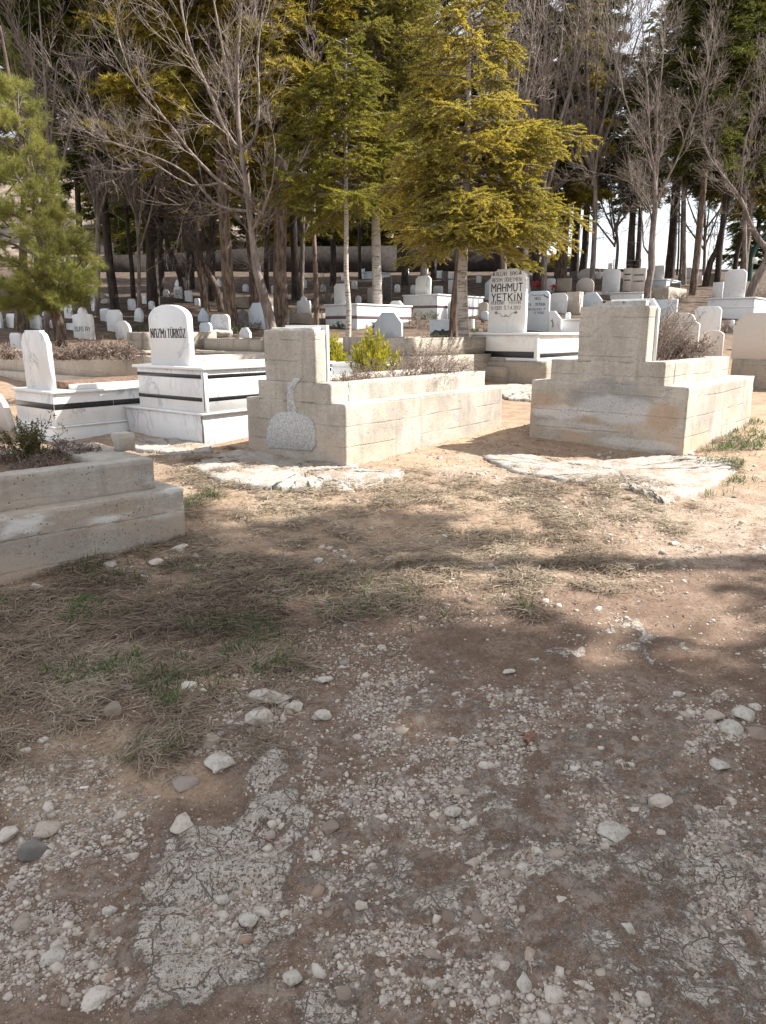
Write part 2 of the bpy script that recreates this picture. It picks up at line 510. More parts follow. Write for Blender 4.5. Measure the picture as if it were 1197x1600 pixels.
M = {}
M['conc_a'] = m_concrete('concrete_left', white=.0, spots=())
M['conc_b'] = m_concrete('concrete_right', white=.0, warmth=.8,
    spots=((-.80, .56, .42, .17, (.24, .24, .245), .75), (-.72, .42, .44, .14, (.52, .52, .53), .75), (-1.3, .36, .34, .08, (.62, .60, .59), .8), (-1.15, .22, .4, .06, (.58, .56, .54), .55), (-.45, .10, .4, .05, (.62, .60, .58), .6), (-.22, .38, .17, .14, (.42, .27, .16), .7), (-1.52, .46, .22, .09, (.44, .29, .18), .55), (-1.0, .30, .16, .05, (.42, .28, .18), .5)))
M['conc_c'] = m_concrete('concrete_front', base=(.42, .395, .355), white=.9, warmth=.6, joint=.6)
M['conc_bg'] = m_concrete('concrete_weathered', base=(.40, .35, .29), dark=(.26, .225, .185), warmth=.25)
M['conc_pale'] = m_concrete('concrete_pale', base=(.55, .49, .41), dark=(.42, .36, .30), warmth=.5)
M['conc_slab'] = m_concrete('concrete_slab', base=(.50, .47, .43), dark=(.36, .33, .30), joint=0, warmth=.2)
def m_footing():
    m, nt, b, _ = newmat('crumbling_footing'); g = NT(nt); o = g.obj()
    vo = g.n('ShaderNodeTexVoronoi'); vo.inputs['Scale'].default_value = 55; g.set(vo.inputs['Vector'], o); cell = g.sep(vo.outputs['Color'])
    agg = g.ramp(vo.outputs['Distance'], .30, .42)
    c = g.mix(agg, g.mix(cell[0], (.56, .525, .48), (.38, .34, .30)), (.42, .385, .345))
    c = g.mix(g.ramp(g.noise(90, o, 3, .7), .5, .7, 0, .7), c, (.20, .165, .135))
    c = g.mix(g.ramp(g.noise(4.5, o, 6, .7), .50, .60, 0, .85), c, (.34, .25, .18))
    g.set(b.inputs['Base Color'], c); b.inputs['Roughness'].default_value = 1
    g.set(b.inputs['Normal'], g.bump(g.math('SUBTRACT', g.noise(70, o, 5, .75), g.math('MULTIPLY', agg, .5)), 1.0, .012)); return m
M['footing'] = m_footing()
M['patch'] = m_plain('rough_mortar_patch', (.56, .55, .54), .95, .2, 65, c2=(.31, .30, .29))
M['marble'] = m_marble('white_marble')
M['marble_clean'] = m_marble('white_marble_clean', amt=.3, dirt=.12)
M['marble_grey'] = m_marble('grey_marble', base=(.68, .68, .68), vein=(.36, .38, .42), amt=.6)
M['marble_blue'] = m_marble('bluish_marble', base=(.54, .60, .66), vein=(.30, .34, .40), amt=.5)
M['marble_rust'] = m_marble('stained_marble', base=(.76, .74, .70), amt=.3, rust=.45)
M['marble_tan'] = m_marble('tan_stone', base=(.56, .50, .45), vein=(.40, .35, .31), amt=.5)
M['stone_dark'] = m_plain('dark_stone', (.20, .18, .165), .85, .3, 9)
M['granite'] = m_plain('black_granite', (.018, .018, .020), .25, .2, 30)
M['band_red'] = m_plain('maroon_stone', (.16, .10, .11), .4, .2, 20)
M['ink'] = m_plain('black_letter_paint', (.015, .015, .015), .6, .2, 40)
M['ink_soft'] = m_plain('faded_letter_paint', (.13, .12, .12), .7, .2, 40)
M['gold'] = m_plain('yellow_letter_paint', (.55, .52, .12), .6, .15, 40)
M['soil'] = m_plain('grave_soil', (.20, .125, .085), 1, .4, 22)
M['bark_pine'] = m_bark('bark_pine', (.21, .15, .11), (.065, .045, .036), 16)
M['bark_dark'] = m_bark('bark_dark', (.075, .055, .045), (.03, .022, .018), 12)
M['bark_grey'] = m_bark('bark_grey', (.27, .225, .195), (.13, .10, .085), 10, bump=.5)
M['bark_pale'] = m_bark('bark_pale', (.42, .38, .34), (.15, .115, .095), rings=True, bump=.4)
M['twig'] = m_plain('twig_bark', (.28, .225, .19), .9, .25, 6)
M['twig_dark'] = m_plain('twig_bark_dark', (.17, .135, .125), .9, .25, 6)
M['cedar'] = m_leaf('cedar_needles', [(0, (.11, .125, .025)), (.3, (.28, .255, .035)), (.65, (.53, .43, .055)), (1, (.68, .50, .07))], .5)
M['cedar_dk'] = m_leaf('cedar_needles_green', [(0, (.09, .105, .02)), (.5, (.25, .235, .032)), (1, (.46, .39, .05))], .4)
M['pine'] = m_leaf('pine_needles', [(0, (.11, .125, .03)), (.5, (.26, .265, .065)), (1, (.46, .42, .12))], .4)
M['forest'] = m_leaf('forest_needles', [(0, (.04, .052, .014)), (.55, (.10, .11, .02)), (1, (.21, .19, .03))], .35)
M['forest_gold'] = m_leaf('forest_needles_ochre', [(0, (.11, .11, .02)), (.55, (.32, .26, .04)), (1, (.52, .38, .06))], .4)
M['thuja'] = m_leaf('thuja_scales', [(0, (.10, .12, .01)), (.5, (.38, .35, .025)), (1, (.62, .52, .04))], .4)
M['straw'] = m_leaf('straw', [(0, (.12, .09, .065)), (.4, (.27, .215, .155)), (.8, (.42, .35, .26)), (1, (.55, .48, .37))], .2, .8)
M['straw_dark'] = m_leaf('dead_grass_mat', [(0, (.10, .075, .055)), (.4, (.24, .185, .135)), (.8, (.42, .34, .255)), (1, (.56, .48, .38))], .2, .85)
M['grass'] = m_leaf('grass_blades', [(0, (.035, .07, .02)), (.6, (.075, .135, .035)), (1, (.16, .21, .07))], .3)
M['dryplant'] = m_leaf('dry_plant', [(0, (.085, .055, .045)), (.5, (.19, .135, .11)), (1, (.33, .26, .20))], .15, .8)
M['drybush'] = m_leaf('dry_olive_leaves', [(0, (.05, .045, .02)), (.5, (.12, .11, .035)), (1, (.22, .19, .07))], .25)

# ================================================================== GROUND
def px_blob(px, py, blobs, seed=3, wob=.55):
    """soft union of ellipses given where the photo shows the material, with ragged edges"""
    m = np.zeros_like(px)
    for (cx, cy, rx, ry, k) in blobs:
        d = np.sqrt(((px-cx)/rx)**2+((py-cy)/ry)**2)
        m = np.maximum(m, k*sstep(1.25, .7, d))
    return m
CRUST = [(330, 1440, 120, 130, 1), (265, 1500, 70, 110, 1), (410, 1215, 60, 60, 1), (370, 1320, 70, 60, 1), (300, 1350, 80, 55, .9),
         (560, 1560, 90, 70, .6), (890, 1030, 70, 26, .75), (1000, 985, 60, 22, .7), (1085, 1010, 45, 26, .6), (720, 1030, 45, 12, .7),
         (1120, 1420, 130, 130, .62), (1000, 1450, 200, 120, .42), (820, 1250, 130, 60, .42), (1130, 1560, 120, 60, .6), (1080, 1270, 70, 40, .55), (940, 1200, 110, 50, .45), (600, 1370, 150, 60, .55), (700, 1390, 60, 40, .7), (1050, 1560, 150, 60, .5),
         (900, 1340, 150, 60, .6), (700, 1100, 60, 40, .45), (780, 1490, 140, 60, .5)]
GRAVEL = [(700, 1180, 260, 120, .8), (950, 1150, 200, 90, .9), (1120, 1130, 120, 60, 1), (900, 1350, 420, 220, 1), (700, 1500, 420, 150, .9),
          (200, 1450, 260, 150, .75), (80, 1330, 160, 120, .6), (420, 1150, 150, 70, .6), (1100, 1480, 260, 160, 1), (560, 1130, 80, 60, .7)]
ORANGE = [(700, 690, 150, 50, 1), (600, 780, 220, 40, .8), (120, 880, 200, 40, .9), (520, 870, 260, 70, .8), (1180, 700, 60, 80, .8),
          (180, 1210, 150, 60, .9), (420, 800, 160, 40, .7), (900, 690, 250, 30, .8), (60, 1260, 80, 60, .8), (1020, 830, 150, 50, .5), (760, 860, 200, 60, .6)]
PALE = [(1100, 790, 170, 50, .8), (1150, 840, 150, 40, .8), (420, 745, 150, 22, .9), (800, 740, 120, 25, .7), (240, 690, 90, 22, .9)]
def rub(px, py):  # compact dirt lane
    return px_blob(px, py, [(1050, 940, 260, 70, 1), (800, 1000, 160, 50, .8), (620, 1250, 190, 50, .8), (860, 1100, 110, 40, .9)])

def build_ground():
    ys = np.concatenate([np.linspace(-40, .4, 14)[:-1], np.arange(.4, 6, .03), np.arange(6, 10, .05), np.arange(10, 18, .13),
                         np.arange(18, 40, .35), np.arange(40, 70, .9), np.geomspace(70, 420, 36)])
    xs = np.concatenate([-np.geomspace(300, 3.6, 62), np.arange(-3.55, 3.56, .032), np.geomspace(3.6, 300, 62)])
    X, Y = np.meshgrid(xs, ys); Z = H(X, Y)
    dn = sstep(11, 6, Y)*sstep(7, 4, abs(X))
    px, py = project(X.ravel(), Y.ravel(), Z.ravel()); px = px.reshape(X.shape); py = py.reshape(X.shape)
    ok = (Y > .5)
    px = np.where(ok, px, -9999); py = np.where(ok, py, -9999)
    nz = fbm(X*2.2, Y*2.2, 31, 5); nf = fbm(X*9, Y*9, 41, 4)
    jx = px+(fbm(X*3, Y*3, 51, 4)-.5)*170; jy = py+(fbm(X*3, Y*3, 61, 4)-.5)*90
    crust = px_blob(jx+(fbm(X*7, Y*7, 55, 4)-.5)*150, jy+(fbm(X*7, Y*7, 57, 4)-.5)*150, CRUST)
    grav = px_blob(jx, jy, GRAVEL)
    oran = px_blob(jx, jy, ORANGE)
    pale = px_blob(jx, jy, PALE)
    lane = rub(jx, jy)
    Z = Z + dn*((nf-.5)*.022 + (fbm(X*30, Y*30, 71, 2)-.5)*.009 + crust*.022*sstep(.42, .56, nf))
    V = np.stack([X, Y, Z], -1).reshape(-1, 3)
    ny, nx = X.shape
    i = np.arange(ny*nx).reshape(ny, nx)
    F = np.stack([i[:-1, :-1], i[:-1, 1:], i[1:, 1:], i[1:, :-1]], -1).reshape(-1, 4)
    o = mesh_np('ground', V, [F], M['ground'], smooth=True)
    for nm, a in (('crust', crust), ('grav', grav), ('oran', oran), ('pale', pale), ('lane', lane)):
        at = o.data.attributes.new(nm, 'FLOAT', 'POINT'); at.data.foreach_set('value', a.ravel().astype(np.float32))
    o['kind'] = 'structure'
    return o

def m_ground():
    m, nt, b, _ = newmat('dirt_and_gravel'); g = NT(nt)
    o = g.obj()
    crust, grav, oran, pale, lane = [g.attr(n) for n in ('crust', 'grav', 'oran', 'pale', 'lane')]
    big = g.noise(1.1, o, 5); med = g.noise(7, o, 6, .65); fine = g.noise(60, o, 5, .7)
    soil = g.mix(g.ramp(med, .38, .64), (.155, .105, .074), (.25, .178, .13))
    soil = g.mix(g.ramp(fine, .4, .7), soil, (.10, .068, .052))
    warm = g.mix(g.ramp(med, .35, .65), (.31, .218, .148), (.40, .305, .212))
    warm = g.mix(g.ramp(fine, .45, .75), warm, (.22, .14, .095))
    xyz = g.sep(o)
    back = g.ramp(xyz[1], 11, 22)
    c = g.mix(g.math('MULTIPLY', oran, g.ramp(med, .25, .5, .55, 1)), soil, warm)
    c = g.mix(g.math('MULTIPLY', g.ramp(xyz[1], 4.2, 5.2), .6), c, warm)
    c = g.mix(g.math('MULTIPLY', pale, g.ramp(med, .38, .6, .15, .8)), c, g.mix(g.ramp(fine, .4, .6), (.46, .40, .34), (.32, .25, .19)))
    leafy = g.mix(g.ramp(g.noise(3, o, 6, .7), .4, .62), (.05, .035, .026), (.135, .10, .075))  # leaf-litter brown, darkened to carry the shade under the trees
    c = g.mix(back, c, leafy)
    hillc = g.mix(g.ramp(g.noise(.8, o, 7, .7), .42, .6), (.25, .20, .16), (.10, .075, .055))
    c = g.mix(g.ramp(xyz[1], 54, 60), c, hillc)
    # pale lime crust, broken by cracks and pits
    cr = g.ramp(g.math('ADD', g.math('ADD', crust, g.math('MULTIPLY', g.math('SUBTRACT', g.noise(7, o, 6, .7), .5), 2.2)), g.math('MULTIPLY', g.math('SUBTRACT', g.noise(45, o, 5, .7), .5), .9)), .44, .70)
    dist = g.n('ShaderNodeVectorMath', operation='ADD'); g.set(dist.inputs[0], o)
    nn = g.n('ShaderNodeTexNoise'); nn.inputs['Scale'].default_value = 14; g.set(nn.inputs['Vector'], o)
    s_ = g.n('ShaderNodeVectorMath', operation='SCALE'); g.set(s_.inputs[0], nn.outputs['Color']); s_.inputs['Scale'].default_value = .05
    g.set(dist.inputs[1], s_.outputs[0])
    ck = g.vor(9, dist.outputs[0], 'DISTANCE_TO_EDGE'); ck2 = g.vor(24, dist.outputs[0], 'DISTANCE_TO_EDGE')
    crack = g.math('MULTIPLY', g.math('MAXIMUM', g.ramp(ck, .0, .022), g.ramp(g.noise(4, o, 3), .50, .42)), g.math('MAXIMUM', g.ramp(ck2, 0, .03), g.ramp(g.noise(3.5, o, 3), .58, .50)))
    pit = g.ramp(g.noise(80, o, 4, .75), .64, .56)
    cc = g.mix(g.ramp(g.noise(24, o, 4), .35, .65), (.50, .455, .40), (.36, .315, .27))
    solid = g.math('MULTIPLY', g.math('MULTIPLY', cr, crack), pit)
    c = g.mix(solid, c, cc)
    c = g.mix(g.math('MULTIPLY', cr, g.math('MULTIPLY', g.math('SUBTRACT', 1.0, crack), .7)), c, (.22, .18, .15))
    c = g.mix(g.math('MULTIPLY', g.math('MULTIPLY', grav, .55), g.ramp(g.noise(16, o, 6, .75), .46, .60)), c, (.36, .315, .27))
    # small grit: voronoi stones at three sizes
    h = g.math('ADD', g.math('MULTIPLY', fine, .25), g.math('MULTIPLY', solid, .9))
    for sc_, amt, lo, hi, base in ((380, .7, .26, .34, .75), (190, .75, .30, .38, .50), (95, .8, .33, .41, .22)):
        vn = g.n('ShaderNodeTexVoronoi'); vn.inputs['Scale'].default_value = sc_; g.set(vn.inputs['Vector'], o)
        cell = g.sep(vn.outputs['Color'])
        size = g.math('ADD', g.math('MULTIPLY', cell[0], .28), .14)
        msk = g.ramp(g.math('SUBTRACT', size, vn.outputs['Distance']), -.02, .05)
        dens = g.math('ADD', g.math('ADD', g.math('MULTIPLY', grav, .45), g.math('MULTIPLY', crust, .3)), base)
        dens = g.math('SUBTRACT', dens, g.math('MULTIPLY', lane, .15))
        dens = g.math('ADD', dens, g.math('MULTIPLY', g.math('SUBTRACT', med, .5), 1.3))
        keep = g.ramp(g.math('SUBTRACT', dens, cell[1]), -.05, .05)
        near = g.ramp(xyz[1], 9, 5.5)
        k = g.math('MULTIPLY', g.math('MULTIPLY', msk, keep), g.math('MULTIPLY', near, amt))
        sc_col = g.mix(g.math('MULTIPLY', cell[2], cell[2]), (.20, .155, .125), (.52, .465, .405))
        sc_col = g.mix(g.ramp(cell[0], .8, .95, 0, .8), sc_col, (.30, .18, .12))
        c = g.mix(k, c, sc_col)
        h = g.math('ADD', h, g.math('MULTIPLY', k, 60.0/sc_))
    g.set(b.inputs['Base Color'], c); b.inputs['Roughness'].default_value = 1
    b.inputs['Specular IOR Level'].default_value = .15
    g.set(b.inputs['Normal'], g.bump(h, .9, .012))
    return m
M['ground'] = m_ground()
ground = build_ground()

# ---- stones -------------------------------------------------------
_t = (1+5**.5)/2
ICO_V = np.array([(-1, _t, 0), (1, _t, 0), (-1, -_t, 0), (1, -_t, 0), (0, -1, _t), (0, 1, _t), (0, -1, -_t), (0, 1, -_t), (_t, 0, -1), (_t, 0, 1), (-_t, 0, -1), (-_t, 0, 1)], float)
ICO_V /= np.linalg.norm(ICO_V[0])
ICO_F = np.array([(0, 11, 5), (0, 5, 1), (0, 1, 7), (0, 7, 10), (0, 10, 11), (1, 5, 9), (5, 11, 4), (11, 10, 2), (10, 7, 6), (7, 1, 8), (3, 9, 4), (3, 4, 2), (3, 2, 6), (3, 6, 8), (3, 8, 9), (4, 9, 5), (2, 4, 11), (6, 2, 10), (8, 6, 7), (9, 8, 1)])
def m_stone(name, island=True):
    m, nt, b, _ = newmat(name); g = NT(nt); o = g.obj()
    r = g.island() if island else g.objrand()
    c = g.cramp(r, [(0, (.20, .155, .12)), (.3, (.37, .31, .255)), (.6, (.50, .44, .375)), (.88, (.56, .51, .445)), (.93, (.34, .235, .17)), (1, (.28, .26, .25))])
    c = g.mix(g.ramp(g.noise(60, o, 4, .7), .45, .7, 0, .6), c, (.24, .20, .165))
    g.set(b.inputs['Base Color'], c); b.inputs['Roughness'].default_value = .95
    b.inputs['Specular IOR Level'].default_value = .2
    g.set(b.inputs['Normal'], g.bump(g.noise(90, o, 4, .7), .6, .004))
    return m
M['pebble'] = m_stone('pebble_stone')
M['stone'] = m_stone('field_stone', False)
def m_white_stone():
    m, nt, b, _ = newmat('limestone'); g = NT(nt); o = g.obj()
    c = g.mix(g.ramp(g.noise(30, o, 6, .7), .38, .68), (.53, .49, .435), (.34, .30, .25))
    c = g.mix(g.ramp(g.noise(120, o, 3, .7), .58, .7, 0, .8), c, (.17, .14, .11))
    g.set(b.inputs['Base Color'], c); b.inputs['Roughness'].default_value = .95
    g.set(b.inputs['Normal'], g.bump(g.noise(50, o, 6, .7), .9, .008)); return m
M['limestone'] = m_white_stone()

def pebbles(name, n, size_lo, size_hi, seed, region, label, cat='gravel', power=2.2):
    rng = np.random.default_rng(seed)
    px = rng.uniform(-30, 1230, n*6); Yd = 1.25*np.exp(rng.uniform(0, 1, n*6)*math.log(9.0/1.25))
    X = (px-CX)/F_PX*(Yd*cp+1.5*sp)
    keep = rng.uniform(0, 1, len(X)) < (Yd/9.0)*2.4
    X, Yd = X[keep], Yd[keep]
    Zg = H(X, Yd); px, py = project(X, Yd, Zg)
    w = region(px+(fbm(X*3, Yd*3, 51, 4)-.5)*170, py+(fbm(X*3, Yd*3, 61, 4)-.5)*90)
    w = w*(.10+1.8*sstep(.40, .62, fbm(X*4, Yd*4, 81, 4)))
    k = rng.uniform(0, 1, len(X)) < w
    X, Yd, Zg = X[k][:n], Yd[k][:n], Zg[k][:n]
    N = len(X)
    s = size_lo*(size_hi/size_lo)**(rng.uniform(0, 1, N)**power)
    sc3 = np.stack([rng.uniform(.75, 1.3, N), rng.uniform(.6, 1, N), rng.uniform(.35, .75, N)], 1)*s[:, None]
    V = ICO_V[None]+rng.uniform(-.36, .36, (N, 12, 3)); V = np.clip(V, -.78, .78)
    V = V*sc3[:, None]
    a = rng.uniform(0, 2*math.pi, N); ca, sa = np.cos(a)[:, None], np.sin(a)[:, None]
    x, y = V[..., 0]*ca-V[..., 1]*sa, V[..., 0]*sa+V[..., 1]*ca
    dn = .012*(fbm(X*9, Yd*9, 41, 4)-.5)*1.8
    V = np.stack([x+X[:, None], y+Yd[:, None], V[..., 2]+(Zg+dn-s*.02)[:, None]], -1)
    F = (ICO_F[None]+np.arange(N)[:, None, None]*12).reshape(-1, 3)
    o = mesh_np(name, V.reshape(-1, 3), [F], M['pebble'])
    tag(o, label, cat, kind='stuff')
    return o
reg_gravel = lambda px, py: px_blob(px, py, GRAVEL)*.9+.10*(py > 860)*(px > 250)+px_blob(px, py, CRUST)*.3+.06-.12*rub(px, py)
reg_rubble = lambda px, py: px_blob(px, py, [(930, 745, 220, 35, 1), (820, 725, 80, 22, 1), (230, 870, 100, 35, 1), (1000, 770, 140, 25, .8), (450, 750, 180, 15, .5)])+.07
pebbles('gravel', 110000, .0026, .0115, 5, reg_gravel, 'loose pale gravel scattered over the dirt lane in the foreground', power=2.6)
pebbles('chips', 1500, .012, .026, 15, reg_gravel, 'larger angular stone chips half sunk in the dirt lane', 'stone chips', 2.6)
pebbles('rubble', 5000, .005, .035, 8, reg_rubble, 'small broken rubble lying around the feet of the concrete tombs', 'rubble', 2.0)

def stone(px, py, wpx, hpx, label, mat='stone', seed=0, rot=None, flat=.5, hi=None, name='stone', grp='loose stones on the dirt lane', lift=0.0, Y=None, z=None):
    rng = np.random.default_rng(seed*7+int(px))
    p = G(px, py) if Y is None else P(px, py, Y)
    if z is not None: p.z = z
    d = (p-cam.location).length
    w = wpx/F_PX*d/2; dep = max(w*.55, min(w*1.1, hpx/F_PX*d*.9))
    import bmesh
    bm = bmesh.new(); bmesh.ops.create_icosphere(bm, subdivisions=3, radius=1)
    v = np.array([tuple(q.co) for q in bm.verts])
    # faceted rock: clip the ball by random planes
    for k in range(16):
        nrm = rng.normal(size=3); nrm /= np.linalg.norm(nrm); dd = rng.uniform(.55, .9)
        t = v@nrm-dd; v = v-np.where(t > 0, t, 0)[:, None]*nrm[None]
    v = v+_n3(v, 3.5, seed+1)*.12
    v = v*np.array([w*1.12, dep*1.1, (hi if hi else w*flat)*1.1])
    a = rng.uniform(-.5, .5) if rot is None else rot
    c_, s_ = math.cos(a), math.sin(a)
    v = np.stack([v[:, 0]*c_-v[:, 1]*s_, v[:, 0]*s_+v[:, 1]*c_, v[:, 2]], 1)
    F = np.array([[q.index for q in f.verts] for f in bm.faces]); bm.free()
    o = mesh_np(name, v, [F], M[mat])
    o.location = (p.x, p.y, p.z+(hi if hi else w*flat)*.22+lift)
    tag(o, label, 'stone', grp)
    return o
for a in [
 (422, 1091, 64, 26, 'long flat pale slab of stone at the edge of the dry grass', 'limestone', 1, -.12, .28),
 (402, 1122, 46, 32, 'chunky white stone just below the long flat pale slab', 'limestone', 2, .2, .5),
 (459, 1104, 28, 24, 'pale stone with a rusty spot touching the right end of the long flat slab', 'limestone', 3, .4, .4),
 (508, 1063, 30, 12, 'thin pale stone lying above and right of the flat slab', 'limestone', 4, 0, .3),
 (506, 1119, 26, 24, 'squarish white stone alone right of the chunky white stone', 'limestone', 5, 1.2, .5),
 (295, 1077, 32, 24, 'white stone half sunk in the dry grass', 'limestone', 6, .3, .45),
 (179, 1111, 30, 26, 'round sandy stone at the lower edge of the dry grass', 'stone', 7, 0, .75),
 (329, 1158, 32, 24, 'angular light stone between the grass edge and the pale crust', 'stone', 8, .3, .5),
 (344, 1194, 42, 28, 'flat white leaning stone at the top of the pale crust', 'limestone', 9, .5, .4),
 (289, 1226, 42, 22, 'dull grey flat stone left of the pale crust', 'stone', 10, -.1, .35),
 (286, 1288, 38, 24, 'grey stone on the upper left edge of the pale crust', 'stone', 11, .3, .4),
 (72, 1298, 36, 20, 'smooth tan stone near the left edge among reddish dirt', 'stone', 12, 0, .4),
 (52, 1330, 44, 28, 'dark brown mossy stone near the left edge', 'stone_dark', 13, .3, .5),
 (12, 1305, 26, 16, 'rusty orange stone at the left edge', 'stone', 14, 0, .5),
 (172, 1426, 20, 30, 'upright pale wedge stone left of the pale crust', 'limestone', 15, 1.3, .6),
 (82, 1500, 30, 26, 'pointed white stone in the lower left corner area', 'limestone', 16, .5, .5),
 (151, 1561, 34, 26, 'tan stone near the bottom edge on the left', 'stone', 17, 0, .5),
 (390, 1439, 28, 24, 'pitted white stone on brown soil right of the pale crust', 'limestone', 18, .4, .5),
 (346, 1408, 20, 18, 'tilted white wedge stone standing on the pale crust', 'limestone', 19, 1., .7),
 (514, 1297, 30, 22, 'grey stone alone on brown soil in the middle of the lane', 'stone', 20, 0, .5),
 (459, 1529, 26, 26, 'pale block stone near the bottom centre-left', 'limestone', 21, .2, .6),
 (536, 1553, 22, 20, 'small triangular stone near the bottom centre', 'stone', 22, .2, .6),
 (722, 1238, 32, 14, 'flat greenish-grey stone on brown soil at mid lane', 'stone', 23, 0, .3),
 (708, 1268, 26, 16, 'pale wedge stone just below the flat greenish-grey stone', 'limestone', 24, .2, .4),
 (726, 1288, 20, 12, 'small white stone lowest of the three below mid lane', 'limestone', 25, 0, .4),
 (795, 1050, 20, 9, 'thin white stone on the lane near the sunlit patch', 'limestone', 26, 0, .4),
 (1140, 1142, 34, 22, 'pale boulder in the heap at the right edge, left member', 'limestone', 27, 0, .6),
 (1163, 1118, 38, 20, 'broad pale stone crowning the heap at the right edge', 'limestone', 28, .2, .5),
 (1181, 1150, 30, 24, 'grey rounded stone at the right end of the heap', 'stone', 29, 0, .6),
 (1115, 1120, 28, 16, 'small stone at the upper left of the heap by the right edge', 'stone', 30, 0, .6),
 (1180, 1106, 20, 12, 'white stone above the heap at the right edge', 'limestone', 31, 0, .5),
 (1060, 1086, 22, 8, 'thin flat pale stone above the heap on the right', 'limestone', 32, 0, .35),
 (1123, 1196, 28, 16, 'white triangular stone below the heap on the right', 'limestone', 33, -.4, .4),
 (1036, 1258, 36, 22, 'grey lump stone in the right part of the lane', 'stone', 34, 0, .5),
 (957, 1303, 46, 30, 'large pale limestone lump in the right part of the lane', 'limestone', 35, 0, .35),
 (870, 1337, 28, 26, 'blocky grey stone beside the large pale lump', 'stone', 36, .4, .5),
 (893, 1330, 20, 22, 'small blocky stone wedged right of the blocky grey one', 'stone', 37, .4, .5),
 (883, 1385, 30, 22, 'rounded stone below the blocky pair', 'stone', 38, 0, .5),
 (879, 1411, 24, 26, 'angular pale stone below the rounded one', 'limestone', 39, .8, .5),
 (980, 1451, 22, 28, 'upright oval stone in the lower right gravel', 'limestone', 40, 1.4, .5),
 (866, 1558, 26, 26, 'brownish stone near the bottom edge right of centre', 'stone', 41, 0, .6),
 (818, 1536, 26, 20, 'light triangular stone near the bottom, right of centre', 'limestone', 42, .2, .6),
 (675, 1538, 16, 22, 'small upright white stone near the bottom centre', 'limestone', 43, 1.3, .6),
 (740, 1350, 20, 18, 'rounded grey stone above the lower gravel at centre', 'stone', 44, 0, .6),
 (922, 1138, 16, 14, 'small white cube-like stone upper member of a pair by the brown soil', 'limestone', 45, 0, .7),
 (937, 1124, 14, 12, 'small pale stone right of the dark soil patch', 'stone', 46, 0, .7),
 (991, 1158, 16, 16, 'small grey stone right of the dark soil patch', 'stone', 47, 0, .7),
 (852, 1180, 22, 12, 'dark-topped flat stone below the rusty leaf', 'stone', 48, 0, .5),
 (300, 948, 34, 26, 'grey leaning stone in the shaded dry grass', 'stone', 49, .5, .5),
 (135, 937, 28, 14, 'reddish flat stone below the near concrete tomb', 'stone', 50, 0, .4),
 (55, 919, 22, 12, 'pale stone left-most at the foot of the near concrete tomb', 'limestone', 51, 0, .5),
 (171, 884, 20, 16, 'pale chunk against the foot of the near concrete tomb', 'limestone', 52, 0, .6),
 (223, 903, 18, 10, 'bright white stone in the grass by the near tomb', 'limestone', 53, 0, .5),
 (282, 861, 28, 24, 'light broken chunk at the right corner of the near tomb', 'limestone', 54, .3, .6),
 (245, 880, 26, 16, 'grey broken chunk near the right corner of the near tomb', 'stone', 55, .3, .5),
 (306, 870, 18, 12, 'small white stone just right of the near tomb corner', 'limestone', 56, 0, .6),
 (343, 872, 14, 12, 'lone white pebble stone in the grass right of the near tomb', 'limestone', 57, 0, .6),
 (498, 877, 14, 10, 'small white stone in the sunlit dirt', 'limestone', 58, 0, .6),
 (604, 875, 14, 8, 'small bright stone in the middle of the sunlit dirt', 'limestone', 59, 0, .6),
 (843, 766, 10, 10, 'small white lump in the straw before the wide tomb', 'limestone', 60, 0, .8),
 (1052, 850, 14, 8, 'small white stone on the sunlit dirt at right', 'limestone', 61, 0, .6),
 (541, 768, 34, 10, 'thin grey slab fragment at the broken edge of the footing', 'stone', 62, 0, .3),
 (1070, 708, 26, 22, 'broken white concrete chip at the corner of the wide tomb', 'limestone', 63, 0, .5),
]:
    px, py, w, h, lab, mt, sd_, rt, fl = a
    stone(px, py, w, h, lab, mt, sd_, rt, fl)

# small litter
bt = MB(); p = G(132, 1236); bt.add(*tube_path([(-.013, 0, 0), (0, .001, .0), (.013, .003, .0)], [.004, .004, .004], 8))
o = bt.build('cigarette_butt', m_plain('white_paper', (.75, .74, .70), .7, .1, 60)); o.location = (p.x, p.y, p.z+.012)
tag(o, 'white cigarette end lying on reddish dirt at lower left', 'litter')
def dry_leaf(px, py, size, label, col_, seed):
    rng = np.random.default_rng(seed); p = G(px, py)
    n = 9; ang = np.linspace(0, 2*math.pi, 2*n, endpoint=False)
    r = np.where(np.arange(2*n) % 2 == 0, 1, .55)*size*rng.uniform(.8, 1.15, 2*n)
    top = np.stack([np.cos(ang)*r, np.sin(ang)*r*.6, .25*size*np.cos(ang*2+1)+.015], 1)
    V = np.concatenate([[[0, 0, .012]], top, [[0, 0, .010]], top-[0, 0, .002]])
    F = [(0, 1+i, 1+(i+1) % (2*n)) for i in range(2*n)]+[(2*n+1, 2*n+2+(i+1) % (2*n), 2*n+2+i) for i in range(2*n)]
    o = mesh_np('fallen_leaf', V, [np.array(F)], m_plain('leaf_%s' % seed, col_, .8, .3, 30))
    o.location = (p.x, p.y, p.z+.006); o.rotation_euler = (0, 0, rng.uniform(0, 6))
    tag(o, label, 'leaf', 'fallen leaves on the ground')
dry_leaf(190, 998, .055, 'curled tan leaf lying on the shaded dry grass', (.34, .25, .19), 1)
dry_leaf(225, 1052, .035, 'rust-red leaf in the dry grass beside green blades', (.24, .09, .05), 2)
dry_leaf(184, 1060, .03, 'small rust-red leaf left of the other red leaf', (.24, .09, .05), 3)
dry_leaf(203, 1080, .03, 'grey shrivelled leaf below the red leaves', (.25, .21, .18), 4)
dry_leaf(826, 1157, .05, 'rusty brown leaf on dark soil in the lane', (.26, .13, .08), 5)
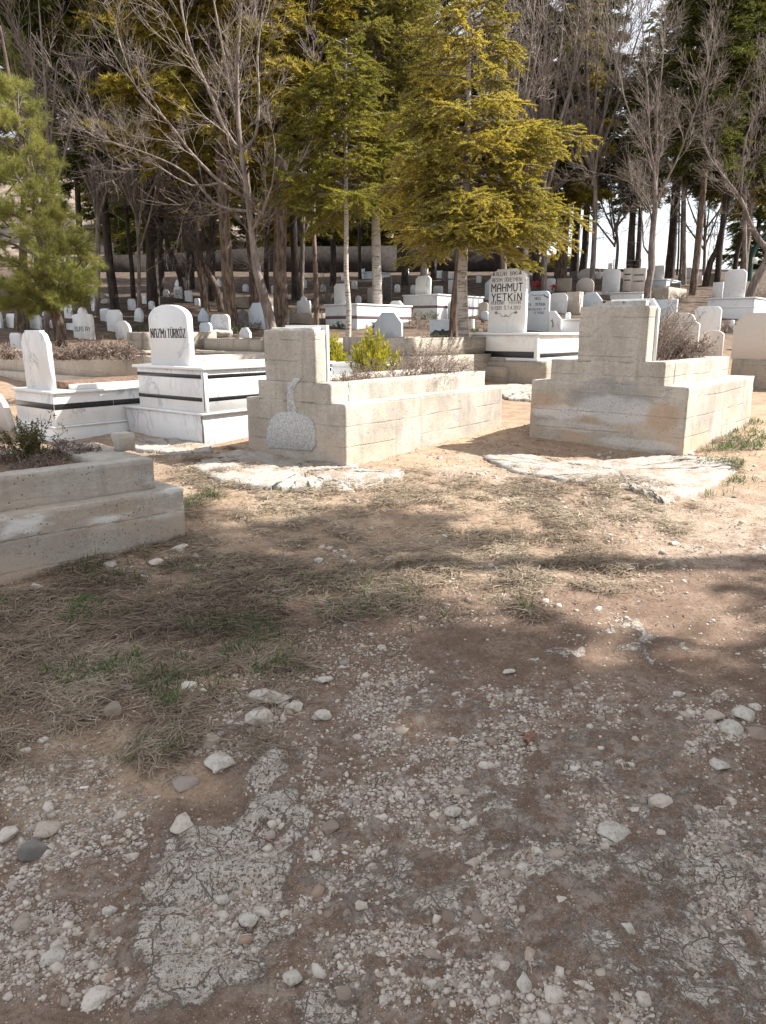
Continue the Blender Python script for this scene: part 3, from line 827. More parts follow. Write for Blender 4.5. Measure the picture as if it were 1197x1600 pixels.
dry_leaf(345, 985, .03, 'brown leaf near the right side of the shaded grass', (.25, .15, .10), 6)
dry_leaf(100, 985, .04, 'pale brown leaf left in the shaded grass', (.30, .21, .15), 7)

# ================================================================== TOMBS
class Fr:
    """upright local frame: +x along the front face, +y along the grave, origin at the near right corner of the front"""
    def __init__(s, px, py, deg, Y=None, z=None):
        s.o = G(px, py) if Y is None else P(px, py, Y)
        if z is not None: s.o.z = z
        a = R(deg); s.a = a
        s.u = Vector((math.cos(a), -math.sin(a), 0)); s.v = Vector((math.sin(a), math.cos(a), 0))
    def front(s, px, py, v0=0):
        d = ray(px, py); t = ((s.o+s.v*v0)-cam.location).dot(s.v)/d.dot(s.v)
        q = cam.location+d*t-s.o
        return q.dot(s.u), q.z
    def side(s, px, py, u0=0):
        d = ray(px, py); t = ((s.o+s.u*u0)-cam.location).dot(s.u)/d.dot(s.u)
        q = cam.location+d*t-s.o
        return q.dot(s.v), q.z
    def world(s, x, y, z): return s.o+s.u*x+s.v*y+Vector((0, 0, z))
    def root(s, name, label, cat, group=None):
        return thing(name, label, cat, tuple(s.o), -s.a, group)

# ---- lettering: stroke glyphs on a 1 x 1 cell ----
GL = {
 'A': [[(0, 0), (.0, .7), (.25, 1), (.75, 1), (1, .7), (1, 0)], [(0, .42), (1, .42)]],
 'B': [[(0, 0), (0, 1), (.8, 1), (1, .8), (.8, .52), (0, .52)], [(.8, .52), (1, .25), (.8, 0), (0, 0)]],
 'C': [[(1, .8), (.75, 1), (.25, 1), (0, .75), (0, .25), (.25, 0), (.75, 0), (1, .2)]],
 'D': [[(0, 0), (0, 1), (.7, 1), (1, .7), (1, .3), (.7, 0), (0, 0)]],
 'E': [[(1, 0), (0, 0), (0, 1), (1, 1)], [(0, .52), (.8, .52)]], 'F': [[(0, 0), (0, 1), (1, 1)], [(0, .52), (.8, .52)]],
 'G': [[(1, .8), (.75, 1), (.25, 1), (0, .75), (0, .25), (.25, 0), (1, 0), (1, .45), (.55, .45)]],
 'H': [[(0, 0), (0, 1)], [(1, 0), (1, 1)], [(0, .5), (1, .5)]], 'I': [[(.5, 0), (.5, 1)]],
 'K': [[(0, 0), (0, 1)], [(1, 1), (0, .45)], [(.3, .6), (1, 0)]], 'L': [[(0, 1), (0, 0), (1, 0)]],
 'M': [[(0, 0), (0, 1), (.5, .45), (1, 1), (1, 0)]], 'N': [[(0, 0), (0, 1), (1, 0), (1, 1)]],
 'O': [[(.25, 0), (0, .25), (0, .75), (.25, 1), (.75, 1), (1, .75), (1, .25), (.75, 0), (.25, 0)]],
 'R': [[(0, 0), (0, 1), (.8, 1), (1, .8), (.8, .5), (0, .5)], [(.45, .5), (1, 0)]],
 'S': [[(1, .85), (.8, 1), (.2, 1), (0, .8), (.2, .53), (.8, .47), (1, .2), (.8, 0), (.2, 0), (0, .15)]],
 'T': [[(0, 1), (1, 1)], [(.5, 0), (.5, 1)]], 'U': [[(0, 1), (0, .25), (.25, 0), (.75, 0), (1, .25), (1, 1)]],
 'Y': [[(0, 1), (.5, .5), (1, 1)], [(.5, .5), (.5, 0)]], 'Z': [[(0, 1), (1, 1), (0, 0), (1, 0)]],
 '0': [[(.2, 0), (0, .25), (0, .75), (.2, 1), (.8, 1), (1, .75), (1, .25), (.8, 0), (.2, 0)]], '1': [[(.2, .8), (.5, 1), (.5, 0)]],
 '2': [[(0, .8), (.2, 1), (.8, 1), (1, .8), (1, .6), (0, 0), (1, 0)]], '3': [[(0, 1), (1, 1), (.5, .58), (1, .4), (.8, 0), (0, 0)]],
 '4': [[(.75, 0), (.75, 1), (0, .3), (1, .3)]], '5': [[(1, 1), (0, 1), (0, .55), (.8, .55), (1, .3), (.8, 0), (0, 0)]],
 '7': [[(0, 1), (1, 1), (.35, 0)]], '8': [[(0, 0), (0, 1), (1, 1), (1, 0), (0, 0)], [(0, .5), (1, .5)]],
 '9': [[(1, .5), (0, .5), (0, 1), (1, 1), (1, 0), (0, 0)]], '6': [[(1, 1), (0, 1), (0, 0), (1, 0), (1, .5), (0, .5)]],
 '.': [[(.3, 0), (.5, 0)]], ' ': [], '-': [[(0, .5), (1, .5)]],
 'i': [[(.5, 0), (.5, .8)], [(.42, 1.12), (.58, 1.12)]], 'o': [[(.25, 0), (0, .25), (0, .75), (.25, 1), (.75, 1), (1, .75), (1, .25), (.75, 0), (.25, 0)], [(.2, 1.22), (.34, 1.22)], [(.66, 1.22), (.8, 1.22)]],
 'u': [[(0, 1), (0, .25), (.25, 0), (.75, 0), (1, .25), (1, 1)], [(.2, 1.22), (.34, 1.22)], [(.66, 1.22), (.8, 1.22)]],
 'g': [[(1, .8), (.75, 1), (.25, 1), (0, .75), (0, .25), (.25, 0), (1, 0), (1, .45), (.55, .45)], [(.25, 1.25), (.5, 1.14), (.75, 1.25)]],
}
def strokes(mb, pts, th, y0, dep=.003, thin=None):
    for (a, b) in zip(pts[:-1], pts[1:]):
        ax, az = a; bx, bz = b; dx, dz = bx-ax, bz-az; L = math.hypot(dx, dz)
        if L < 1e-6: continue
        w = th/2
        if thin is not None and abs(dx) > abs(dz)*.9: w = thin/2
        ex, ez = dx/L*w*.9, dz/L*w*.9; nx_, nz_ = -dz/L*w, dx/L*w
        q = [(ax-ex-nx_, az-ez-nz_), (bx+ex-nx_, bz+ez-nz_), (bx+ex+nx_, bz+ez+nz_), (ax-ex+nx_, az-ez+nz_)]
        mb.prism(q, y0-dep, y0+.002, bev=.0004)
def text(mb, s, x, z, w, h, th, y0, gap=.35, serif=False, dep=.003):
    """text filling width w starting at x, baseline z"""
    ws = [(.5 if c in 'Ii1' else .45 if c == '.' else .8 if c == ' ' else 1.25 if c == 'M' else 1) for c in s]
    tot = sum(ws)+gap*(len(s)-1); k = w/tot; cx_ = x
    for c, cw in zip(s, ws):
        for st in GL[c]:
            pts = [(cx_+(p[0] if cw > .6 or c == ' ' else (p[0]-.5)*.9+.5)*k*cw, z+p[1]*h) for p in st]
            strokes(mb, pts, th, y0, dep, thin=th*.5 if serif else None)
            if serif and c not in 'o':
                for e in (pts[0], pts[-1]):
                    if abs(e[1]-z) < .02*h or abs(e[1]-z-h) < .02*h or (c in 'i' and e[1] < z+h):
                        strokes(mb, [(e[0]-th*.75, e[1]), (e[0]+th*.75, e[1])], th*.4, y0, dep+.0006)
        cx_ += (cw+gap)*k

def slab_poly(w, h, top, x0=None, z0=0.0):
    """headstone outline, ccw, centred on x unless x0 given"""
    a = -w/2 if x0 is None else x0; b = a+w; c = (a+b)/2
    P0 = [(a, z0), (b, z0)]; H_ = z0+h
    if top == 'flat': t = [(b, H_), (a, H_)]
    elif top == 'chamfer': k = w*.17; t = [(b, H_-k), (b-k, H_), (a+k, H_), (a, H_-k)]
    elif top == 'bigchamfer': k = w*.28; t = [(b, H_-k*1.1), (b-k, H_), (a+k, H_), (a, H_-k*1.1)]
    elif top == 'arch':
        t = [(c+w/2*math.cos(q), H_-w*.22+w*.22*math.sin(q)) for q in np.linspace(0.0, math.pi, 15)]
    elif top == 'round':
        t = [(c+w/2*math.cos(q), H_-w*.38+w*.38*math.sin(q)) for q in np.linspace(0.0, math.pi, 15)]
    elif top == 'corners':
        r = w*.2
        t = [(b-r+r*math.cos(q), H_-r+r*math.sin(q)) for q in np.linspace(0, math.pi/2, 7)] + [(a+r+r*math.cos(q), H_-r+r*math.sin(q)) for q in np.linspace(math.pi/2, math.pi, 7)]
    elif top == 'notch':      # rounded shoulders stepped in under a flat head
        r = w*.17; k = w*.035
        t = [(b, H_-r-k), (b-k, H_-r-k)]+[(b-k-r+r*math.cos(q), H_-r-k+r*math.sin(q)) for q in np.linspace(.15, math.pi/2, 6)]+[(b-k-r, H_), (a+k+r, H_)]
        t += [(a+k+r+r*math.cos(q), H_-r-k+r*math.sin(q)) for q in np.linspace(math.pi/2, math.pi-.15, 6)]+[(a+k, H_-r-k), (a, H_-r-k)]
    elif top == 'ogee':       # little round crown on shoulders
        s_ = H_-w*.22
        t = [(b, s_-w*.12), (b-w*.07, s_-w*.02), (c+w*.24, s_)]+[(c+w*.2*math.cos(q), s_+w*.03+w*.19*math.sin(q)) for q in np.linspace(0, math.pi, 8)]+[(c-w*.24, s_), (a+w*.07, s_-w*.02), (a, s_-w*.12)]
    elif top == 'point': t = [(b, H_-w*.55), (b-w*.12, H_-w*.38), (c+w*.06, H_-w*.03), (c, H_), (c-w*.06, H_-w*.03), (a+w*.12, H_-w*.38), (a, H_-w*.55)]
    elif top == 'gable': t = [(b, H_-w*.35), (c, H_), (a, H_-w*.35)]
    elif top == 'wave': t = [(b, H_-w*.3), (b-w*.1, H_-w*.24), (b-w*.2, H_-w*.06), (b-w*.35, H_), (a+w*.28, H_), (a+w*.12, H_-w*.10), (a, H_-w*.12)]
    elif top == 'broken': t = [(b, H_*.55), (b-w*.2, H_*.8), (c, H_), (a+w*.15, H_*.93), (a, H_*.7)]
    return P0+t

# ---------------------------------------------------------------- near left stepped tomb (front left, runs out of frame)
fr = Fr(291, 840, 47)
t = fr.root('concrete_tomb', 'low two-step concrete tomb cut off by the left edge, nearest the camera', 'tomb', 'stepped concrete tombs')
# its long side faces the camera: work in the side plane x=0, running towards -y
TL = 3.2; TW = 1.25
mb = MB(); mb.box(-TW, 0, -TL, 0, -.15, .335, rough=.006, seg=.03, seed=2); mb.build('lower_step', M['conc_c'], t)
mb = MB()
for (a, b, c, d) in ((-.30, -.13, -TL+.1, -.13), (-TW+.13, -TW+.30, -TL+.1, -.13), (-TW+.30, -.30, -.45, -.13)):
    mb.box(a, b, c, d, .32, .535, rough=.005, seg=.03, seed=int(abs(a*50)))
mb.build('upper_step', M['conc_c'], t)
v, f = rbox(-TW+.31, -.31, -TL+.1, -.46, .32, .50, rough=.02, seg=.07, seed=6)
mb = MB(); mb.add(v, f); mb.build('soil_bed', M['soil'], t)
near_t = fr
# small white concrete marker block on the upper step's end
q = P(184, 703, 5.25)
_d = ray(186, 706); _t = (near_t.o.z+.532-CAMZ)/_d.z
f2 = Fr(186, 706, 47, Y=_d.y*_t, z=near_t.o.z+.532)
t = f2.root('marker_block', 'small worn concrete block with a wider cap, on the end of the near concrete tomb', 'block')
mb = MB(); mb.prism([(-.085, 0), (0.0, 0), (0, .06), (.010, .08), (.010, .122), (-.118, .122), (-.118, .08), (-.085, .05)], 0, .12, bev=.005); mb.build('block_body', M['conc_slab'], t)

# ---------------------------------------------------------------- left pillar tomb
fr = Fr(540, 733, 38)
def fx(px, py=640): return fr.front(px, py)[0]
def fz(px, py): return fr.front(px, py)[1]
t = fr.root('concrete_tomb', 'stepped concrete tomb whose head block front has an arched pale mortar patch', 'tomb', 'stepped concrete tombs')
W = -fx(388, 680); L = 2.85
zt1 = fz(537, 632); zt2 = fz(517, 600); zt3 = fz(490, 516)
xs1 = fx(516, 610); xp1 = fx(491, 560); xp0 = fx(413, 560); xs0 = fx(403, 600)
mb = MB()
mb.box(-W, 0, 0, L, -.25, zt1, rough=.007, seg=.028, seed=11)
mb.build('lower_step', M['conc_a'], t)
mb = MB()
z_a = zt1-.02
mb.box(xs0, xs1, .002, .26, z_a, zt2, rough=.006, seg=.028, seed=12)
mb.box(xs1-.17, xs1, .25, L-.12, z_a, zt2, rough=.006, seg=.028, seed=13)
mb.box(xs0, xs0+.17, .25, L-.12, z_a, zt2, rough=.006, seg=.028, seed=14)
mb.box(xs0+.16, xs1-.16, L-.30, L-.121, z_a, zt2-.004, rough=.006, seg=.028, seed=15)
mb.build('upper_step', M['conc_a'], t)
mb = MB()
pd = max(.16, fr.side(509, 560, xp1)[0])
v, f = rbox(xp0, xp1, .004, pd, zt2-.02, zt3, rough=.007, seg=.028, seed=16)
mb.add(v, f); mb.build('head_block', M['conc_a'], t)
v, f = rbox(xp0+.02, xp1-.02, .03, pd-.005, zt3-.03, zt3+.025, rough=.012, seg=.04, seed=17)
m_ = v[:, 2] > zt3; cxm = (xp0+xp1)/2; v[m_, 0] = cxm+(v[m_, 0]-cxm)*.88; v[m_, 1] = np.maximum(v[m_, 1], .06)
mb = MB(); mb.add(v, f); mb.build('mortar_cap', M['conc_slab'], t)
mb = MB(); mb.box(xp0+.13, xp1+.012, pd+.002, pd+.035, zt2-.01, zt3+.045, bev=.003); mb.build('headstone', M['marble_clean'], t)
mb = MB(); mb.box(xs0+.165, xs1-.165, .255, L-.295, zt1-.02, zt2-.05, rough=.025, seg=.08, seed=18); mb.build('soil_bed', M['soil'], t)
# arched rough mortar patch on the front
def px_poly(frm, pts): return [frm.front(x, y) for x, y in pts]
pp = px_poly(fr, [(417, 692), (420, 699), (455, 703), (488, 704), (494, 695), (493, 672), (488, 656), (475, 647), (455, 643), (434, 645), (424, 655), (418, 672)])
def irregular(poly, amp, seed, n=6):
    rng = np.random.default_rng(seed); out = []
    for a, b in zip(poly, poly[1:]+poly[:1]):
        for k in range(n):
            q_ = k/n; out.append((a[0]+(b[0]-a[0])*q_+rng.uniform(-amp, amp), a[1]+(b[1]-a[1])*q_+rng.uniform(-amp, amp)))
    return out
mb = MB(); mb.prism(irregular(pp, .007, 3, 4), -.012, .02, bev=.004); o = mb.build('mortar_patch', M['patch'], t)
pp = px_poly(fr, [(449, 646), (464, 644), (459, 622), (461, 606), (470, 592), (462, 590), (450, 600), (449, 622)])
mb = MB(); mb.prism(irregular(pp, .006, 4, 4), -.009, .02, bev=.003); mb.build('mortar_streak', M['patch'], t)
left_t = (fr, W, L, xs0, xs1, zt1, zt2)
# poured footing in front
def footing(pts, name, label, mat, top=.05, seed=0, grp=None):
    g_ = [G(x, y) for x, y in pts]; cen = sum((Vector(v) for v in g_), Vector())/len(g_)
    poly = irregular([(v.x-cen.x, v.y-cen.y) for v in g_], .022, seed, 14)
    n = len(poly); vs = []; rng = np.random.default_rng(seed)
    rings = 14
    for r in range(rings):
        k = 1-r/(rings-.0)
        for (x, y) in poly:
            X_, Y_ = cen.x+x*k, cen.y+y*k
            h_ = top*[.85, 1, 1, 1, 1, 1, 1, 1, 1, 1, 1, 1, 1, 1][r]*.7-.012+.014+.034*(fbm(X_*3.2, Y_*3.2, seed, 4)-.5)+.022*(vnoise(X_*38, Y_*38, seed)-.5)
            vs.append((X_, Y_, Hs(X_, Y_)+h_))
    low = [(cen.x+x*1.02, cen.y+y*1.02, Hs(cen.x+x, cen.y+y)-.12) for x, y in poly]
    b0 = len(vs); vs += low
    fs = []
    for r in range(rings-1):
        for i in range(n):
            j = (i+1) % n; fs.append((r*n+i, r*n+j, (r+1)*n+j, (r+1)*n+i))
    for i in range(n):
        j = (i+1) % n; fs.append((b0+i, b0+j, j, i))
    a = np.array(vs)-np.array([cen.x, cen.y, Hs(cen.x, cen.y)])
    o = mesh_np(name, a, [np.array(fs), np.array([[(rings-1)*n+i for i in range(n)]])], M[mat])
    o.location = (cen.x, cen.y, Hs(cen.x, cen.y))
    tag(o, label, 'footing', grp)
    return o
footing([(300, 733), (345, 758), (420, 766), (480, 768), (540, 768), (575, 765), (632, 745), (620, 738), (560, 735), (530, 712), (390, 704), (330, 716)], 'footing', 'rough grey concrete footing in front of the tomb with the arched mortar patch', 'footing', .045, 3)
footing([(755, 716), (800, 738), (880, 752), (960, 760), (1010, 775), (1040, 790), (1085, 775), (1148, 738), (1146, 722), (1090, 718), (1040, 712), (950, 722), (860, 722), (800, 708)], 'footing', 'broken sunlit concrete footing in front of the widest concrete tomb', 'footing', .035, 5)
footing([(196, 690), (215, 706), (280, 712), (330, 708), (322, 692), (250, 688)], 'footing', 'rough grey footing under the white tomb with black double bands', 'footing', .04, 8)
footing([(760, 606), (790, 625), (830, 628), (838, 612), (840, 602)], 'footing', 'pale rubble footing between the two pillar tombs and the grey plinth', 'footing', .05, 9)

# ---------------------------------------------------------------- right pillar tomb
fr = Fr(1066, 716, 40)
t = fr.root('concrete_tomb', 'widest stepped concrete tomb, broad plain head block with grey damp stain', 'tomb', 'stepped concrete tombs')
W = -fr.front(828, 660)[0]; L = 2.3
zt1 = fr.front(1074, 605)[1]; zt2 = fr.front(1038, 566)[1]; zt3 = fr.front(1016, 477)[1]
xs1 = fr.front(1039, 580)[0]; xs0 = fr.front(861, 580)[0]; xp0 = fr.front(904, 530)[0]; xp1 = fr.front(1006, 560)[0]; xpt = fr.front(1017, 477)[0]
mb = MB(); mb.box(-W, 0, 0, L, -.25, zt1, rough=.006, seg=.028, seed=21); mb.build('lower_step', M['conc_b'], t)
mb = MB(); z_a = zt1-.02
mb.box(xs0, xs1, .002, .28, z_a, zt2, rough=.005, seg=.028, seed=22)
mb.box(xs1-.17, xs1, .27, L-.22, z_a, zt2, rough=.005, seg=.028, seed=23)
mb.box(xs0, xs0+.17, .27, L-.22, z_a, zt2, rough=.005, seg=.028, seed=24)
mb.box(xs0+.16, xs1-.16, L-.40, L-.221, z_a, zt2-.004, rough=.005, seg=.028, seed=25)
mb.build('upper_step', M['conc_b'], t)
pd = .20
mb = MB(); v, f = rbox(xp0, (xp1+xpt)/2, .004, pd, zt2-.02, zt3, rough=.006, seg=.028, seed=26); mb.add(v, f); mb.build('head_block', M['conc_b'], t)
v, f = rbox(xp0+.02, (xp1+xpt)/2-.02, .03, pd-.005, zt3-.03, zt3+.05, rough=.012, seg=.04, seed=27)
m_ = v[:, 2] > zt3; cxm = (xp0+xp1)/2; v[m_, 0] = cxm+(v[m_, 0]-cxm)*.84; v[m_, 1] = np.maximum(v[m_, 1], .09)
mb = MB(); mb.add(v, f); mb.build('mortar_cap', M['conc_slab'], t)
mb = MB(); mb.prism([(xp0+.17, zt2-.01), ((xp1+xpt)/2+.02, zt2-.01), ((xp1+xpt)/2+.02, zt3-.03), ((xp1+xpt)/2-.05, zt3+.07), (xp0+.24, zt3+.07), (xp0+.17, zt3-.03)], pd+.002, pd+.045, bev=.003); mb.build('headstone', M['marble_clean'], t)
mb = MB(); mb.box(xs0+.165, xs1-.165, .275, L-.395, zt1-.02, zt2-.04, rough=.025, seg=.08, seed=28); mb.build('soil_bed', M['soil'], t)
right_t = (fr, W, L, xs0, xs1, zt1, zt2)

# ---------------------------------------------------------------- white tomb with black double bands
fr = Fr(320, 697, 38)
t = fr.root('marble_tomb', 'tall white marble tomb with two thin black bands and a flared cracked base', 'tomb', 'white marble tombs')
zb = fr.front(318, 647)[1]; zt = fr.front(307, 576)[1]
W = -fr.front(212, 600)[0]; Lm = 2.1; xr = fr.front(315, 610)[0]
x0 = fr.front(212, 600)[0]
# flared base (narrower at the ground)
mb = MB()
bl = fr.front(208, 690)[0]; tl = fr.front(196, 640)[0]
v, f = rbox(tl, 0.0, .0, Lm, -.15, zb-.02, bev=.004)
m_ = v[:, 2] < .1; v[m_ & (v[:, 0] < -W/2), 0] += (bl-tl)
v[(v[:, 0] > -W/2) & (~m_), 0] -= .035
mb.add(v, f); mb.build('base_panel', M['marble_grey'], t)
mb = MB(); mb.box(tl-.015, .012, -.02, Lm, zb-.018, zb+.004, bev=.004); mb.build('base_ledge', M['marble_clean'], t)
mb = MB(); mb.box(x0, xr, .035, Lm-.1, zb+.006, zt-.02, bev=.003); mb.build('body_panel', M['marble'], t)
mb = MB(); mb.box(xr-.035, xr+.012, .028, .075, zb+.006, zt-.021, bev=.003); mb.build('corner_strip', M['marble_clean'], t)
mb = MB(); mb.box(x0-.05, xr+.035, .0, Lm-.06, zt-.018, zt+.012, bev=.005); mb.build('top_slab', M['marble_clean'], t)
for (pa, pb) in ((586, 592), (622, 629)):
    za = fr.front(314, pa+6)[1]; zc = fr.front(314, pa)[1]
    mb = MB(); mb.box(x0-.002, xr-.037, .031, .06, za-.004, zc-.004, bev=.001); mb.box(xr-.02, xr+.003, .08, Lm-.11, za-.004, zc-.004, bev=.001)
    mb.build('black_band', M['granite'], t)
mb = MB(); mb.prism([(-.030, .02), (-.012, .0), (-.006, zb*.55), (-.020, zb-.03), (-.040, zb-.03), (-.024, zb*.6)], -.003, .01, bev=.001); mb.build('gap_shade_strip', M['stone_dark'], t)  # solid dark wedge set proud; its colour stands in for shade inside the crack
mb = MB(); mb.prism([(xr-.006, zb+.02), (xr+.004, zb+.02), (xr+.006, zt-.09), (xr-.002, zt-.05)], .025, .04, bev=.001); mb.build('gap_shade_strip', M['stone_dark'], t)  # dark sliver, painted shade of the slit along the corner strip
hx0, hz0 = fr.front(237, 574, .12); hx1, _ = fr.front(296, 574, .12); _, hz1 = fr.front(262, 476, .12)
mb = MB(); mb.prism(slab_poly(hx1-hx0, hz1-zt-.012, 'arch', x0=hx0, z0=zt+.012), .12, .20, bev=.004); hs = mb.build('headstone', M['marble_grey'], t)
mb = MB(); xa = hx0+.035; text(mb, 'NAZMi', xa, fr.front(262, 527, .12)[1], (hx1-hx0-.07)*.45, .085, .0125, .12, gap=.55, serif=True)
text(mb, 'TuRKoZ', xa+(hx1-hx0-.07)*.50, fr.front(262, 527, .12)[1], (hx1-hx0-.07)*.5, .085, .0125, .12, gap=.55, serif=True)
mb.build('inscription', M['ink'], hs)

# ---------------------------------------------------------------- low white tomb with one black band
fr = Fr(88, 692, 40)
t = fr.root('marble_tomb', 'low white marble tomb with one wide black band and a leaning blank headstone', 'tomb', 'white marble tombs')
zb = fr.front(86, 668)[1]; zt = fr.front(84, 613)[1]; Wf = -fr.front(22, 640)[0]; Lm = 2.2
mb = MB(); mb.box(-Wf-.02, 0, 0, Lm, -.15, zb-.016, bev=.004); mb.build('base_panel', M['marble'], t)
mb = MB(); mb.box(-Wf-.03, .012, -.012, Lm, zb-.014, zb+.004, bev=.004); mb.build('base_ledge', M['marble_clean'], t)
mb = MB(); mb.box(-Wf, -.03, .03, Lm-.06, zb+.006, zt-.03, bev=.003); mb.build('body_panel', M['marble'], t)
za = fr.front(84, 642)[1]; zc = fr.front(84, 633)[1]
mb = MB(); mb.box(-Wf-.002, -.034, .026, .06, za, zc, bev=.001); mb.box(-.045, -.027, .034, .72, za, zc, bev=.001); mb.box(-.045, -.027, .724, Lm-.07, za, zc, bev=.001)
mb.build('black_band', M['granite'], t)
mb = MB(); mb.box(-Wf-.03, .0, .0, Lm-.03, zt-.028, zt, bev=.005); mb.build('top_slab', M['marble_clean'], t)
mb = MB()
mb.box(-.20, -.05, .30, Lm-.1, zt+.002, zt+.055, bev=.004); mb.box(-Wf+.03, -Wf+.18, .30, Lm-.1, zt+.002, zt+.055, bev=.004); mb.box(-Wf+.182, -.202, Lm-.25, Lm-.1, zt+.002, zt+.055, bev=.004)
mb.build('curb', M['marble_clean'], t)
mb = MB(); mb.box(-Wf+.19, -.205, .28, Lm-.26, zt+.002, zt+.075, rough=.02, seg=.09, seed=4); mb.build('soil_bed', M['soil'], t)
hx0, _ = fr.front(42, 606, .08); hx1, _ = fr.front(81, 607, .08); _, hz1 = fr.front(56, 516, .08)
mb = MB(); v, f = xprism(slab_poly(hx1-hx0, hz1-zt, 'notch', x0=hx0, z0=zt), .08, .135, bev=.004)
v[:, 0] -= (v[:, 2]-zt)*.04; mb.add(v, f); mb.build('headstone', M['marble'], t)

# partial white curved stone at far left edge
fr = Fr(18, 676, 40)
t = fr.root('gravestone', 'curved white gravestone cut by the left edge, left of the low white marble tomb', 'gravestone')
hx1, _ = fr.front(10, 670); _, z_ = fr.front(0, 622)
mb = MB(); mb.prism([(-.9, 0), (-.02, 0), (-.035, .08), (-.08, .2), (-.16, .32), (-.3, .42), (-.9, .45)], 0, .07, bev=.006); mb.build('headstone', M['marble_tan'], t)
mb = MB(); mb.box(-1.0, .05, -.04, .5, -.25, -.002, rough=.006, seg=.08, seed=3); mb.build('plinth', M['conc_pale'], t)

# ---------------------------------------------------------------- white tomb on grey plinth, headstone with long inscription
fr = Fr(851, 604, 40)
t = fr.root('marble_tomb', 'white marble tomb on a grey concrete plinth, its headstone lettered in bold black capitals', 'tomb', 'white marble tombs')
zp = fr.front(851, 566)[1]; xl = fr.front(724, 580)[0]
mb = MB(); mb.box(xl, 0, 0, 2.4, -.3, zp, rough=.006, seg=.09, seed=31); mb.build('plinth', M['conc_bg'], t)
xa = fr.front(735, 540, .12)[0]; xb = fr.front(840, 540, .12)[0]; zt = fr.front(840, 521, .12)[1]
mb = MB(); mb.box(xa-.03, xb+.03, .09, 2.3, zp+.002, zp+.05, bev=.004); mb.build('base_ledge', M['marble_clean'], t)
za = fr.front(840, 560, .12)[1]; zc = fr.front(840, 552, .12)[1]
mb = MB(); mb.box(xa, xb, .12, 2.2, zp+.051, zt-.03, bev=.003); mb.build('body_panel', M['marble_rust'], t)
mb = MB(); mb.box(xa-.003, xb-.06, .112, .15, zp+.056, zc+.02, bev=.001); mb.box(xb-.03, xb+.005, .22, 2.1, zp+.056, zc-.01, bev=.001); mb.build('black_band', M['granite'], t)
mb = MB(); mb.box(xb-.055, xb+.008, .108, .16, zp+.052, zt-.031, bev=.003); mb.build('corner_strip', M['marble_clean'], t)
mb = MB(); mb.box(xa-.04, xb+.05, .07, 2.25, zt-.028, zt+.01, bev=.005); mb.build('top_slab', M['marble_clean'], t)
hx0, _ = fr.front(762, 517, .2); hx1, _ = fr.front(819, 517, .2); _, hz1 = fr.front(792, 420, .2)
hw = hx1-hx0; hh = hz1-zt-.01
mb = MB(); mb.prism(slab_poly(hw, hh, 'notch', x0=hx0, z0=zt+.01), .2, .29, bev=.005); hs = mb.build('headstone', M['marble_clean'], t)
def zz(py): return fr.front(792, py, .2)[1]
ph = lambda a, b: zz(a)-zz(b)
mb = MB(); X0 = hx0+hw*.09; WW = hw*.80
text(mb, 'ALLAH', X0+WW*.12, zz(430.5), WW*.36, ph(425, 430.5), .007, .2)
text(mb, 'BAKi', X0+WW*.60, zz(430.5), WW*.26, ph(425, 430.5), .007, .2)
text(mb, 'RESiM', X0, zz(440), WW*.33, ph(434.5, 440), .007, .2)
text(mb, 'ogRETMENi', X0+WW*.42, zz(440), WW*.58, ph(434.5, 440), .0065, .2)
text(mb, 'RUHUNA', X0, zz(475.5), WW*.42, ph(470, 475.5), .0065, .2)
text(mb, 'FATiHA', X0+WW*.6, zz(475.5), WW*.38, ph(470, 475.5), .0065, .2)
text(mb, 'D.1928', X0, zz(483.5), WW*.34, ph(478.5, 483.5), .0065, .2)
text(mb, 'o.7.4.2012', X0+WW*.44, zz(483.5), WW*.54, ph(478.5, 483.5), .0065, .2)
for (xx) in (.04, .93):
    strokes(mb, [(X0+WW*(xx-.03), zz(429)), (X0+WW*xx, zz(425)), (X0+WW*(xx+.03), zz(429)), (X0+WW*(xx-.03), zz(429))], .014, .2)
mb.build('small_inscription', M['ink_soft'], hs)
mb = MB(); text(mb, 'MAHMUT', X0-.01, zz(455), WW+.02, ph(443.5, 455), .0165, .2, gap=.5)
text(mb, 'YETKiN', X0, zz(470)+ .006, WW, ph(458.5, 469), .0165, .2, gap=.5); mb.build('name_inscription', M['ink'], hs)
mb = MB(); cxh = X0+WW*.5
strokes(mb, [(cxh-WW*.32, zz(489)), (cxh-WW*.20, zz(490)), (cxh-WW*.12, zz(494.5)), (cxh+WW*.12, zz(494.5)), (cxh+WW*.20, zz(490)), (cxh+WW*.32, zz(488))], .0065, .2)
for s_ in (-1, 1):
    for k in range(5):
        q = k*2*math.pi/5; c_ = (cxh+s_*WW*.34, zz(488.5)); strokes(mb, [c_, (c_[0]+.024*math.cos(q), c_[1]+.024*math.sin(q))], .012, .2)
strokes(mb, [(cxh-.03, zz(494)), (cxh, zz(491.5)), (cxh+.03, zz(494))], .009, .2)
mb.build('floral_ornament', M['ink_soft'], hs)

# ---------------------------------------------------------------- plain white headstone at right edge on a concrete plinth
fr = Fr(1236, 612, 40)
t = fr.root('concrete_tomb', 'concrete tomb with a pale blank round-shouldered headstone, cut by the right edge', 'tomb')
xl = fr.front(1141, 590)[0]; zp = fr.front(1150, 561)[1]
mb = MB(); mb.box(xl, 0, 0, 2.2, -.3, zp, rough=.006, seg=.09, seed=33); mb.build('plinth', M['conc_bg'], t)
hx0 = fr.front(1142, 555, .02)[0]; zt = fr.front(1175, 489, .02)[1]
mb = MB(); mb.prism(slab_poly(-hx0-.04, zt-zp, 'notch', x0=hx0, z0=zp+.002), .02, .09, bev=.005); mb.build('headstone', M['marble_tan'], t)

